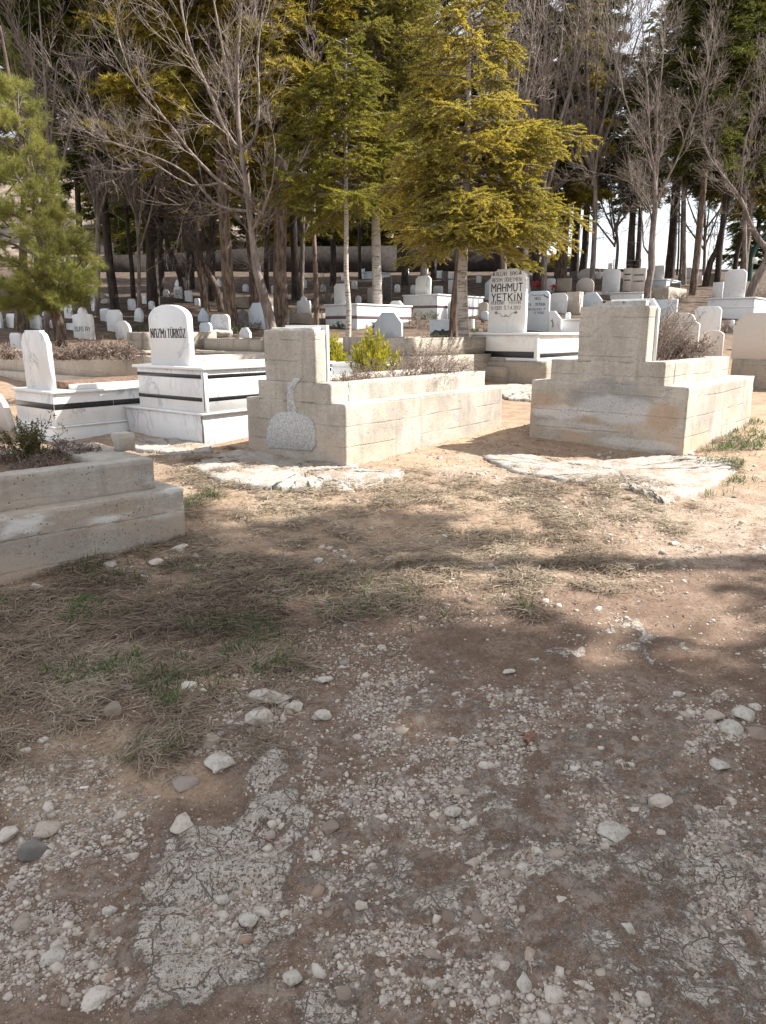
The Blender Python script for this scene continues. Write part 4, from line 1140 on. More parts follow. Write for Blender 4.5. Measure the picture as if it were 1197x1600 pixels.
# ---------------------------------------------------------------- stepped concrete tomb bodies further back
def step_tomb(px, py, deg, pxl, tops, label, L=2.2, mat='conc_bg', inset=.12, name='concrete_tomb', soil=True, seed=41, group='stepped concrete tombs', Y=None):
    fr = Fr(px, py, deg, Y=Y)
    t = fr.root(name, label, 'tomb', group)
    W = -fr.front(pxl, py)[0]; z_prev = -.4
    for i, yt in enumerate(tops):
        z1 = fr.front(px, yt)[1]; k = inset*i
        nm = ['lower_step', 'upper_step', 'top_step'][i]
        last = i == len(tops)-1
        mb = MB()
        if last and soil:
            w_ = .14
            mb.box(-k-w_, -k, k+.002, L-k, z_prev-.01, z1, rough=.006, seg=.1, seed=seed)
            mb.box(-W+k, -W+k+w_, k+.002, L-k, z_prev-.01, z1, rough=.006, seg=.1, seed=seed+1)
            mb.box(-W+k+w_-.01, -k-w_+.01, k+.003, k+w_, z_prev-.01, z1-.003, rough=.005, seg=.1, seed=seed+2)
            mb.box(-W+k+w_-.01, -k-w_+.01, L-k-w_, L-k-.003, z_prev-.01, z1-.003, rough=.005, seg=.1, seed=seed+3)
        else:
            mb.box(-W+k, -k, k+.001*i, L-k, z_prev, z1, rough=.006, seg=.1, seed=seed+4)
        mb.build(nm, M[mat], t)
        if last and soil:
            mb = MB(); mb.box(-W+k+.13, -k-.13, k+.13, L-k-.13, z_prev-.02, z1-.04, rough=.02, seg=.15, seed=seed+5); mb.build('soil_bed', M['soil'], t)
        z_prev = z1-.005 if not soil or not last else z1
    return fr, W, L, z1
bgA = step_tomb(258, 655, 40, -30, (600, 558), 'long sunlit concrete tomb behind the low white marble tomb, topped with dry weeds', L=2.6, mat='conc_pale', inset=.14, Y=10.2)
bgB = step_tomb(421, 600, 40, 300, (552, 530), 'stepped concrete tomb directly behind the tomb with black double bands', mat='conc_bg', seed=51, Y=13.2)
bgC = step_tomb(231, 600, 40, 190, (548, 519), 'small stepped concrete tomb left of the arched lettered headstone', mat='conc_bg', seed=56, Y=13.5, L=1.8)
bgD = step_tomb(648, 592, 40, 520, (558, 528), 'stepped concrete tomb with bramble behind the yellow-green bush', mat='conc_bg', seed=61, Y=11.2, L=2.3)
bgE = step_tomb(790, 590, 40, 736, (574, 560), 'low grey concrete curb tomb seen past the pale cedar trunk', mat='conc_bg', seed=66, Y=12.4, L=1.0)
# white marble tray beside the yellow-green bush
fr = Fr(563, 590, 38, Y=9.6)
t = fr.root('marble_planter', 'low white marble curb box just right of the left head block', 'planter')
xl = fr.front(512, 570)[0]; z1 = fr.front(560, 568)[1]
mb = MB(); mb.box(xl, 0, 0, .7, fr.front(560, 592)[1]-.35, z1-.05, bev=.004); mb.build('planter_body', M['marble_clean'], t)
mb = MB(); mb.box(xl-.02, .02, -.02, .72, z1-.048, z1, bev=.005); mb.build('planter_rim', M['marble_clean'], t)

# ================================================================== GRAVES FURTHER BACK
def grave(x0, x1, yt, yb, top, mat, label, box=None, deg=38, thick=.07, lean=0, yg=None, cat='gravestone', lines=0, base=None, text_=None, name='gravestone', group='gravestones on the slope', dep=None):
    """headstone seen between photo columns x0..x1 and rows yt..yb; box=(xl, xr, ytop, ybottom, L, mat) is the tomb it stands on"""
    if box:
        xl, xr, bt_, bb, L, bm_ = box
        fr = Fr(xr, bb, deg, Y=dep)
    else:
        fr = Fr(x1, yg or yb, deg, Y=dep)
    t = fr.root(name if not box else 'marble_tomb' if 'marble' in bm_ else 'concrete_tomb', label, 'tomb' if box else cat, group)
    if box:
        wl = fr.front(xl, bb)[0]; zt = fr.front(xr, bt_)[1]
        r_ = .008 if 'conc' in bm_ else 0
        mb = MB(); mb.box(wl, 0, 0, L, -.5, zt-(.045 if not r_ else 0), rough=r_, seg=.15, bev=.004); mb.build('body_panel', M[bm_], t)
        if not r_:
            mb = MB(); mb.box(wl-.03, .03, -.03, L+.03, zt-.043, zt, bev=.005); mb.build('top_slab', M['marble_clean'], t)
        if base:        # stone band (y0,y1,mat)
            mb = MB(); za, zc = fr.front(xr, base[1])[1], fr.front(xr, base[0])[1]
            mb.box(wl-.004, .004, -.004, L+.004, za, zc, bev=.001); mb.build('stone_band', M[base[2]], t)
        v0 = .14
    else: v0, zt = 0, -.25
    a0 = fr.front(x0, yb, v0)[0]; a1 = fr.front(x1, yb, v0)[0]; z1 = fr.front((x0+x1)/2, yt, v0)[1]
    mb = MB(); zb = zt+.002 if box else zt
    v, f = xprism(slab_poly(a1-a0, z1-zb, top, x0=a0, z0=zb), v0, v0+thick, bev=.006)
    if lean:
        v[:, 0] += (v[:, 2]-zb)*lean
    mb.add(v, f); h = mb.build('headstone', M[mat], t)
    w = a1-a0
    if lines:
        mb = MB(); rng = np.random.default_rng(int(x0*3+yt)); hh = z1-max(zb, 0 if not box else zb)
        for k in range(lines):
            z_ = z1-hh*(.28+.5*k/lines); e = w*rng.uniform(.30, .38)
            c_ = a0+w/2+(z_-zb)*lean
            x_ = c_-e
            while x_ < c_+e:
                d_ = w*rng.uniform(.03, .06); strokes(mb, [(x_, z_), (x_+d_*.4, z_+hh*.035), (x_+d_, z_-hh*.01)], hh*.02, v0); x_ += d_*1.5
        mb.build('inscription', M['ink_soft'], h)
    if text_:
        mb = MB()
        for (s, fx_, fw, ya, yb_, th, ink) in text_:
            text(mb, s, a0+w*fx_, fr.front(x0, yb_, v0)[1], w*fw, fr.front(x0, ya, v0)[1]-fr.front(x0, yb_, v0)[1], th, v0)
        mb.build('inscription', M[text_[0][6]], h)
    return t, h, fr, v0

MW, MG, MBL, MT, SD = 'marble', 'marble_grey', 'marble_blue', 'marble_tan', 'stone_dark'
grave(11, 25, 490, 513, 'corners', MW, 'small white gravestone behind pine branches near the left edge')
grave(-8, 2, 485, 513, 'round', MW, 'white gravestone just entering the frame at the left edge')
grave(48, 63, 492, 515, 'chamfer', MG, 'grey gravestone under the pine, just left of its leaning trunk')
grave(101, 111, 476, 498, 'flat', MG, 'narrow upright pale slab right of the pine trunk')
grave(104, 115, 505, 516, 'flat', MW, 'tiny white block low behind the crowned lettered stone')
t_, h_, f_, v_ = grave(116, 146, 480, 531, 'ogee', MW, 'white gravestone with a small crown top and faint short lettering', deg=30,
      text_=[('ELFE', .10, .44, 511, 517, .016, 'ink_soft'), ('AY', .64, .26, 511, 517, .016, 'ink_soft')], yg=531)
grave(168, 190, 484, 518, 'chamfer', MW, 'tall plain white gravestone behind a shorter round one', yg=520)
grave(181, 203, 501, 531, 'round', MW, 'shorter round-topped white gravestone in front of the tall plain one', yg=531)
grave(157, 170, 482, 503, 'corners', MG, 'small greyish stone left of the tall plain white one')
grave(143, 152, 467, 487, 'flat', MG, 'thin shaded upright slab at the foot of the dark pine')
grave(200, 210, 467, 485, 'chamfer', MG, 'small shaded stone between two dark trunks on the left')
grave(17, 34, 520, 548, 'corners', MW, 'small blank white stone left of the leaning headstone, above dry weeds', yg=552)
grave(207, 219, 481, 503, 'broken', MG, 'tilted broken white stone left of the arched lettered headstone', lean=.25)
grave(309, 325, 481, 503, 'point', MBL, 'bluish pointed gravestone right of the arched lettered headstone')
grave(312, 329, 504, 524, 'chamfer', MBL, 'small bluish stone below the bluish pointed one', yg=528)
grave(330, 358, 491, 526, 'corners', MW, 'wide white rounded stone with a pale boulder at its foot', yg=527)
grave(389, 415, 473, 512, 'bigchamfer', MBL, 'large bluish stone with cut corners beside the curved bare trunk', yg=515)
grave(370, 387, 483, 506, 'gable', SD, 'dark gabled stone left of the large bluish cut-corner stone')
grave(374, 390, 512, 529, 'bigchamfer', MG, 'low grey stone on top of the stepped tomb below the bluish one', yg=530)
grave(272, 284, 448, 467, 'corners', MW, 'small white lettered stone far back under the forked dark trunk', lines=4)
grave(289, 299, 454, 472, 'flat', MG, 'plain grey slab far back, right of the small lettered stone')
for k, (a, b, c) in enumerate(((273, 280, 437), (285, 292, 434), (295, 302, 433), (337, 345, 435))):
    grave(a, b, c, 448, 'point', MG, ['first of the shaded pointed stones at the wall, counted from the left', 'second shaded pointed stone at the wall from the left', 'third shaded pointed stone at the wall, right beside the second', 'lone shaded pointed stone at the wall behind the brown trunks'][k], group='pointed stones by the far wall')
# concrete block far
grave(376, 389, 464, 480, 'flat', 'conc_bg', 'plain concrete block tomb behind the middle pine trunks', box=(366, 389, 463, 482, 1.6, 'conc_bg'))
grave(464, 484, 463, 488, 'ogee', MG, 'grey crowned stone on a shaded concrete tomb behind the left head block', box=(450, 488, 489, 507, 1.8, 'conc_bg'))
grave(508, 517, 460, 475, 'flat', SD, 'thin grey slab at the left end of the maroon-banded white tomb')
grave(522, 541, 443, 474, 'chamfer', MG, 'white tomb with maroon band and cut-corner headstone between two pale trunks', box=(509, 558, 474, 515, 2.4, MG), base=(493, 498, 'band_red'))
grave(574, 587, 450, 474, 'corners', MT, 'tan rounded stone just left of the thick pale trunk')
grave(599, 611, 433, 470, 'flat', SD, 'dark grey slab behind the thick pale trunk')
grave(561, 569, 420, 434, 'flat', MBL, 'bluish block tomb far back by the wall', box=(561, 583, 424, 436, 1.5, MBL))
grave(585, 627, 488, 522, 'bigchamfer', MBL, 'wide bluish headstone on a grey concrete tomb, dry clump before it', yg=530)
grave(605, 631, 470, 500, 'bigchamfer', MG, 'grey cut-corner stone behind the wide bluish headstone', yg=503)
grave(649, 672, 431, 459, 'chamfer', MW, 'big white tomb with thin maroon band and tall headstone, mid distance', box=(630, 683, 459, 500, 2.6, MG), base=(477, 481, 'band_red'))
grave(641, 649, 445, 459, 'round', MG, 'small grey stone at the left shoulder of the tall white headstone')
grave(677, 691, 447, 459, 'corners', MG, 'low grey stone right of the tall white headstone')
grave(700, 712, 437, 459, 'flat', MG, 'grey upright stone just left of the cedar trunk')
grave(699, 711, 470, 500, 'round', MG, 'rounded grey stone half hidden by the cedar trunk')
t_, h_, f_, v_ = grave(671, 711, 499, 532, 'flat', MBL, 'bluish slab with a black yellow-lettered date plate at its foot', yg=534)
a0, za = f_.front(672, 529, -.03); a1, zc = f_.front(709, 515, -.03); w_ = a1-a0
mb = MB()
mb.prism([(a0, za), (a1, za), (a1, za+(zc-za)*.55), (a0+w_*.88, za+(zc-za)*.95), (a0+w_*.6, za+(zc-za)*.85), (a0+w_*.52, zc+.02), (a0+w_*.44, za+(zc-za)*.85), (a0+w_*.2, zc-.01), (a0, za+(zc-za)*.5)], -.03, -.005, bev=.003)
o = mb.build('date_plate', M['granite'], t_)
mb = MB(); text(mb, '57', a0+w_*.04, za+.02, w_*.2, .06, .012, -.03); text(mb, '31', a0+w_*.30, za+.02, w_*.16, .06, .012, -.03); text(mb, '03.2.43', a0+w_*.50, za+.02, w_*.46, .06, .012, -.03)
mb.build('date_lettering', M['gold'], o)
grave(680, 690, 423, 435, 'flat', MW, 'bright sunlit white stone by the far wall, left of a dark one', lean=0)
grave(700, 710, 427, 436, 'flat', MW, 'bright sunlit white stone by the far wall beside the cedar trunk')
grave(690, 699, 424, 440, 'flat', SD, 'black upright slab between two bright stones at the far wall')
grave(634, 638, 420, 427, 'flat', MW, 'tiny bright white stone by the far wall')
grave(757, 768, 438, 469, 'gable', MBL, 'bluish gabled slab peeking left of the lettered tall headstone')
grave(751, 762, 486, 500, 'round', MBL, 'low rounded bluish stone left of the lettered tall headstone')
grave(747, 761, 472, 498, 'arch', 'conc_pale', 'rusty tan concrete headboard left of the lettered tall headstone')
t_, h_, f_, v_ = grave(822, 856, 455, 512, 'corners', MBL, 'bluish lettered headstone directly right of the tall bold-lettered one', yg=519,
     text_=[('HACI', .34, .28, 465, 469, .010, 'ink_soft'), ('N', .06, .10, 474, 478, .012, 'ink_soft'), ('YETKiN', .38, .44, 474, 478, .012, 'ink_soft'), ('RUHUNA F', .08, .78, 482, 485, .008, 'ink_soft'), ('D.1936', .34, .44, 487.5, 490.5, .008, 'ink_soft')])
mb = MB(); wq = f_.front(856, 500)[0]-f_.front(822, 500)[0]; xq = f_.front(822, 500)[0]; zq = f_.front(840, 462)[1]
strokes(mb, [(xq+wq*.2, zq+.03), (xq+wq*.35, zq), (xq+wq*.5, zq+.02), (xq+wq*.65, zq), (xq+wq*.8, zq+.03)], .012, 0)
strokes(mb, [(xq+wq*.78, zq+.0), (xq+wq*.95, zq-.05)], .03, 0); mb.build('floral_ornament', M['ink_soft'], h_)
t_, h_, f_, v_ = grave(838, 876, 486, 514, 'bigchamfer', MG, 'octagonal grey stone with painted leaf sprays, on a white marble slab', yg=521)
mb = MB()
for cx_ in (.38, .66):
    xq, zq = f_.front(838+38*cx_, 512); 
    for k in range(9):
        an = R(90+(k-4)*22); z0 = zq+.03+.03*k*.6
        strokes(mb, [(xq, z0), (xq+.05*math.cos(an), z0+.05*math.sin(an))], .012, 0)
    strokes(mb, [(xq, zq), (xq, zq+.22)], .010, 0)
mb.build('leaf_ornament', M['ink_soft'], h_)
grave(857, 885, 458, 487, 'chamfer', MG, 'veined grey stone behind the octagonal one', yg=490)
grave(883, 890, 488, 499, 'round', MW, 'low white marble tomb with a small urn-shaped knob, behind the wide concrete tomb', box=(866, 905, 498, 522, 1.8, 'marble_clean'))
grave(884, 904, 456, 487, 'flat', 'conc_pale', 'square concrete headboard behind the octagonal stone', thick=.3, yg=490)
grave(869, 891, 435, 456, 'flat', 'conc_bg', 'plain grey square slab with a bright side, below the double black trunks', thick=.12)
grave(853, 866, 435, 457, 'corners', MG, 'grey stone left of the plain square slab')
grave(843, 855, 428, 446, 'bigchamfer', SD, 'dark cut-corner stone behind the red flowers')
grave(900, 927, 434, 455, 'round', MT, 'brown rounded stone stepped behind a darker block', yg=456)
grave(903, 926, 420, 436, 'round', MT, 'pale rounded top showing above the brown rounded stone')
grave(891, 901, 424, 438, 'flat', SD, 'small dark slab at the base of the right black trunk')
grave(905, 940, 457, 474, 'bigchamfer', MBL, 'low bluish stone just above the wide tomb head block, left side', yg=480)
grave(940, 967, 421, 457, 'corners', MG, 'tall dark-streaked round-cornered stone against the sky gap', yg=462)
grave(972, 985, 419, 455, 'flat', MT, 'narrow brown slab left of the broad brown lettered slab', text_=[('FAMiLY', .1, .8, 428, 431, .02, 'ink_soft')] if False else None, lines=2)
grave(985, 1007, 419, 458, 'flat', MT, 'broad brown slab with one line of lettering, beside the bare trunk', lines=2)
grave(944, 948, 457, 461, 'flat', MW, 'white marble curb tomb behind the broad head block', box=(953, 1003, 456, 470, 2.0, 'marble_clean'))
grave(1021, 1037, 415, 435, 'flat', MG, 'grey slab on a blue-sided tomb right of the bare trunk', box=(1019, 1041, 436, 447, 2.0, MBL))
grave(1022, 1040, 447, 451, 'flat', 'conc_bg', 'stepped concrete tomb right of the bare trunk', box=(1018, 1043, 448, 470, 2.2, 'conc_bg'))
grave(1018, 1056, 468, 500, 'flat', MBL, 'bluish flat-topped stone behind the dry bush', yg=505)
grave(1031, 1088, 489, 558, 'wave', MT, 'large tan stone with wavy shoulders right behind the dry bush', yg=566)
grave(1080, 1121, 479, 545, 'corners', MG, 'grey square-shouldered stone right of the wavy tan one', yg=555)
grave(1092, 1127, 516, 560, 'arch', MT, 'lower curved tan stone in front of the grey square-shouldered one', yg=566)
grave(1129, 1163, 421, 463, 'chamfer', MG, 'dark-veined tall headstone on a pale two-tier marble tomb at right', box=(1103, 1176, 464, 500, 2.4, MG), base=(478, 481, 'marble_clean'))
grave(1112, 1128, 441, 466, 'flat', MG, 'pale slab left of the dark-veined tall headstone')
grave(1067, 1080, 418, 436, 'corners', MG, 'rounded grey stone left of the right-hand brown trunk')
grave(1059, 1070, 427, 440, 'arch', SD, 'small dark arched stone beside the thin double trunks')
grave(1046, 1062, 442, 460, 'corners', 'stone_dark', 'brown squat stone behind the stepped concrete tomb at right')
grave(1090, 1097, 431, 438, 'flat', MW, 'tiny white stone in the distance at right')
grave(1104, 1116, 427, 446, 'flat', 'conc_bg', 'pale concrete post stone between the leaning dark trunks')
grave(1172, 1200, 500, 540, 'round', MG, 'low grey rounded stone behind the blank right-edge headstone', yg=548)
grave(930, 938, 425, 436, 'round', MG, 'small grey stone left of the tall dark-streaked one')
grave(805, 815, 425, 440, 'corners', MG, 'small shaded stone under the right side of the cedar')
grave(735, 739, 499, 516, 'flat', MW, 'narrow white slab edge right behind the cedar trunk')
grave(555, 563, 462, 476, 'round', MG, 'small shaded round stone behind the maroon-banded white tomb')
grave(415, 425, 478, 492, 'corners', MG, 'small shaded stone between the thick middle trunks')
grave(232, 240, 470, 484, 'round', MG, 'little round stone at the foot of the thick left trunk')
grave(78, 90, 500, 514, 'corners', MG, 'low grey stone directly right of the pine base')
grave(430, 438, 520, 531, 'corners', MW, 'little white stone just above the left head block') if False else None

for (a, b, c, d, top, mt, lab) in (
 (66, 75, 478, 494, 'round', MG, 'small pale stone in the pine shade, between the grey one and the trunk'), (88, 97, 470, 485, 'chamfer', MW, 'small white stone high under the pine boughs'),
 (126, 134, 462, 475, 'flat', MG, 'tiny grey slab far behind the crowned lettered stone'), (222, 230, 462, 475, 'corners', MW, 'tiny white stone left of the thick dark trunk foot'),
 (255, 263, 452, 464, 'round', MG, 'tiny grey stone right of the thick dark trunk foot'), (304, 311, 466, 478, 'chamfer', MG, 'small grey stone left of the twin bent brown stems'),
 (347, 354, 456, 468, 'flat', MW, 'small white slab left of the rough brown pine trunk'), (379, 387, 444, 456, 'round', MG, 'far small stone above the plain concrete block tomb'),
 (424, 432, 446, 459, 'corners', MG, 'far small stone left of the thickest pine'), (470, 478, 438, 450, 'chamfer', MG, 'far grey stone above the crowned stone on concrete'),
 (500, 508, 444, 456, 'round', MG, 'far small stone right of the straight grey-brown trunk'), (533, 540, 428, 438, 'flat', MG, 'far slab just left of the thin pale trunk'),
 (549, 557, 440, 452, 'corners', MG, 'far rounded stone right of the thin pale trunk'), (616, 624, 444, 457, 'round', MW, 'far white stone right of the dark grey slab'),
 (661, 668, 419, 428, 'flat', MW, 'tiny pale stone above the tall white headstone'), (744, 751, 431, 442, 'corners', MG, 'far shaded stone right of the cedar trunk'),
 (1020, 1027, 446, 447, 'flat', MG, '') , (1136, 1145, 500, 520, 'chamfer', MG, 'little grey stone left of the blank right-edge headstone'), (950, 957, 411, 420, 'flat', MG, 'far small slab on the crest above the tall streaked stone')):
    if lab: grave(a, b, c, d, top, mt, lab)
# boulder at the foot of the wide white rounded stone
stone(340, 526, 44, 22, 'pale boulder lying at the foot of the wide white rounded gravestone', 'limestone', 91, 0, .6, grp='boulders among the graves')
stone(560, 566, 26, 14, 'pale rock in the stepped tomb bed behind the bush', 'limestone', 92, 0, .5, grp='boulders among the graves')
stone(152, 468, 26, 12, 'white rubble rock under the dark pine on the left', 'limestone', 93, 0, .6, grp='boulders among the graves')
stone(168, 473, 18, 10, 'smaller rubble rock right beside the other under the dark pine', 'limestone', 94, 0, .6, grp='boulders among the graves')

# red flowers in the distance
def flowers(px, py, n, spread, label, seed):
    rng = np.random.default_rng(seed); p = G(px, py+8)
    t = thing('flower_bunch', label, 'flowers', tuple(p))
    segs = []; V = []; F = []; nv = 0
    for k in range(n):
        e = np.array([rng.normal(0, spread), rng.normal(0, .06), rng.uniform(.16, .34)])
        segs.append([0, 0, -.05, *e, .006, .005])
        for j in range(7):
            a = rng.uniform(0, 6.28); q = e+np.array([math.cos(a), math.sin(a), rng.uniform(-.5, .8)])*.035
            s_ = .035; r_ = rng.normal(size=(3, 3))*s_
            V.append(q+r_); F.append([nv, nv+1, nv+2]); nv += 3
    v, f = tubes(segs, 4); mesh_np('stems', v, [f], M['bark_grey'], t)
    mesh_np('petals', np.concatenate(V), [np.array(F)], m_plain('red_petals_%d' % seed, (.62, .03, .05), .6, .2, 30), t)
flowers(840, 446, 26, .16, 'wide bunch of red flowers among the graves below the cedar', 1)
flowers(866, 451, 10, .06, 'small bunch of red flowers right of the wide bunch', 2)
def dry_flower(px, pyb, pyt, label, red=False):
    p = G(px, pyb); h = (P(px, pyt, p.y).z-p.z)
    t = thing('dry_flower', label, 'plant', tuple(p))
    v, f = tubes([[0, 0, -.05, .01, 0, h*.6, .008, .007], [.01, 0, h*.6, 0, 0, h, .007, .006]], 5); mesh_np('stem', v, [f], M['twig_dark'], t)
    rng = np.random.default_rng(int(px)); V = []; F = []
    for k in range(26):
        V.append(np.array([0, 0, h])+rng.normal(size=3)*.035+rng.normal(size=(3, 3))*.03); F.append([3*k, 3*k+1, 3*k+2])
    mesh_np('flower_head', np.concatenate(V), [np.array(F)], m_plain('bloom_%d' % px, (.30, .04, .04) if red else (.16, .08, .06), .8, .3, 30), t)
dry_flower(644, 500, 482, 'single dull red bloom on a stem in front of the big white tomb', True)
dry_flower(755, 520, 502, 'withered stalk left of the tall bold-lettered headstone')

# far retaining wall, low wall and wire fence
def wall_run(pts, y_top, name, label, mat, thick=.35, bottom=-.6, cat='wall'):
    o0 = None; mb = MB()
    for i, (a, b) in enumerate(zip(pts[:-1], pts[1:])):
        (xa, Ya, za), (xb, Yb, zb) = a, b
        L = math.hypot(xb-xa, Yb-Ya); n_ = max(1, int(L/1.5)); dx, dy = (xb-xa)/L, (Yb-Ya)/L
        vs = []
        for k in range(n_+1):
            x = xa+(xb-xa)*k/n_; y = Ya+(Yb-Ya)*k/n_; zt = za+(zb-za)*k/n_+.05*(vnoise([x*1.3], [y], 3)[0]-.5)
            zg = Hs(x, y)+bottom
            for (o_, z_) in ((0, zg), (thick, zg), (thick, zt), (0, zt)): vs.append((x-dy*o_, y+dx*o_, z_))
        fs = []
        for k in range(n_):
            for q in range(4):
                fs.append((k*4+q, k*4+(q+1) % 4, k*4+4+(q+1) % 4, k*4+4+q))
        fs += [(3, 2, 1, 0), tuple(n_*4+q for q in range(4))]
        mb.add(vs, fs)
    o = mb.build(name, M[mat]); tag(o, label, cat); return o
M['wall_brown'] = m_plain('brown_rubble_wall', (.035, .026, .021), .95, .35, 5)  # wall brown with the shadow of the wood put into its colour
def wp(px, py, Y): p = P(px, py, Y); return (p.x, p.y, p.z)
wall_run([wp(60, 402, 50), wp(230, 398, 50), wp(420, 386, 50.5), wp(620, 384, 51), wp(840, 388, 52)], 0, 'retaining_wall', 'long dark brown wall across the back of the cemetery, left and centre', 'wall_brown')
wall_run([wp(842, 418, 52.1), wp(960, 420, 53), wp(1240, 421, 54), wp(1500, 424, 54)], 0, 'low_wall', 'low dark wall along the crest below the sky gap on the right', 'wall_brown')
fe = thing('wire_fence', 'thin wire fence with slim posts on the low wall below the sky gap', 'fence', wp(900, 419, 52.6))
ox, oy, oz = fe.location
for px_ in (884, 922, 958, 1000, 1042, 1084, 1126, 1168):
    p = P(px_, 419, 52.8); v, f = tubes([[p.x-ox, p.y-oy, p.z-oz-.6, p.x-ox+.03, p.y-oy, p.z-oz+.62, .035, .03]], 6)
    mesh_np('post', v, [f], M['bark_grey'], fe)
segs = []
for k, dz in enumerate((.2, .5)):
    prev = None
    for px_ in range(884, 1180, 14):
        p = P(px_, 419, 52.8); q = [p.x-ox, p.y-oy, p.z-oz+dz+.03*math.sin(px_*.15)]
        if prev: segs.append(prev+q+[.009, .009])
        prev = q
v, f = tubes(segs, 3); mesh_np('wire', v, [f], M['twig_dark'], fe)

# bent green lamp-like post at the right edge
p = P(1176, 424, 40)
gp = thing('green_post', 'bent dark green metal post with a small white plate at the right edge', 'post', (p.x, p.y, p.z))
M['green_paint'] = m_plain('dark_green_paint', (.02, .075, .05), .5, .2, 10)
def rel(px, py): q = P(px, py, 40)-p; return (q.x, q.y, q.z)
mb = MB(); mb.add(*tube_path([rel(1170, 446), rel(1173, 410), rel(1178, 391), rel(1187, 378), rel(1204, 360)], [.14, .14, .14, .16, .17], 8)); mb.build('mast', M['green_paint'], gp)
q = rel(1177, 407); mb = MB(); mb.box(q[0]-.14, q[0]+.14, q[1]-.2, q[1]-.15, q[2]-.17, q[2]+.14); mb.build('plate', M['marble_clean'], gp)
# white box on a thin pole seen under the cedar
p = P(851, 424, 44); zg = Hs(p.x, p.y)
lp = thing('lamp_pole', 'slim pale pole with a small white box, right under the cedar', 'pole', (p.x, p.y, zg))
h0 = P(851, 385, 44).z-zg
v, f = tubes([[0, 0, -.3, 0, 0, h0, .07, .06]], 8); mesh_np('pole', v, [f], M['bark_pale'], lp)
z_ = P(851, 409, 44).z-zg; mb = MB(); mb.box(-.2, .2, -.25, -.08, z_-.1, z_+.16); mb.build('junction_box', M['marble_clean'], lp)
# far lattice pylon through the trees
p = P(1108, 424, 110); zg = Hs(p.x, p.y); ht = P(1108, 345, 110).z-zg
py_ = thing('power_pylon', 'faint thin lattice pylon far behind the right-hand trunks', 'pylon', (p.x, p.y, zg))
segs = []; n_ = 9
for k in range(n_):
    a, b = 1.1*(1-k/n_*.7), 1.1*(1-(k+1)/n_*.7); za, zc = ht*k/n_, ht*(k+1)/n_
    for sx in (-1, 1):
        for sy in (-1, 1): segs.append([sx*a, sy*a, za, sx*b, sy*b, zc, .05, .05])
    segs += [[-a, -a, za, b, -b, zc, .035, .035], [a, -a, za, -b, -b, zc, .035, .035]]
v, f = tubes(segs, 4); mesh_np('lattice', v, [f], M['twig_dark'], py_)
segs = [[-2.6, 0, ht*.86, 2.6, 0, ht*.86, .06, .06], [-1.8, 0, ht*.98, 1.8, 0, ht*.98, .06, .06]]
v, f = tubes(segs, 4); mesh_np('cross_arm', v, [f], M['twig_dark'], py_)

# ================================================================== TREES
def blades(pos, dirs, L, Wd):
    """one thin triangle per needle tuft"""
    n = len(pos); L = np.broadcast_to(L, (n,)); Wd = np.broadcast_to(Wd, (n,))
    r = np.random.default_rng(n).normal(size=(n, 3))
    s = np.cross(dirs, r); s /= np.maximum(np.linalg.norm(s, axis=1), 1e-9)[:, None]
    V = np.stack([pos-s*Wd[:, None]*.5, pos+s*Wd[:, None]*.5, pos+dirs*L[:, None]], 1).reshape(-1, 3)
    return V, np.arange(3*n).reshape(-1, 3)

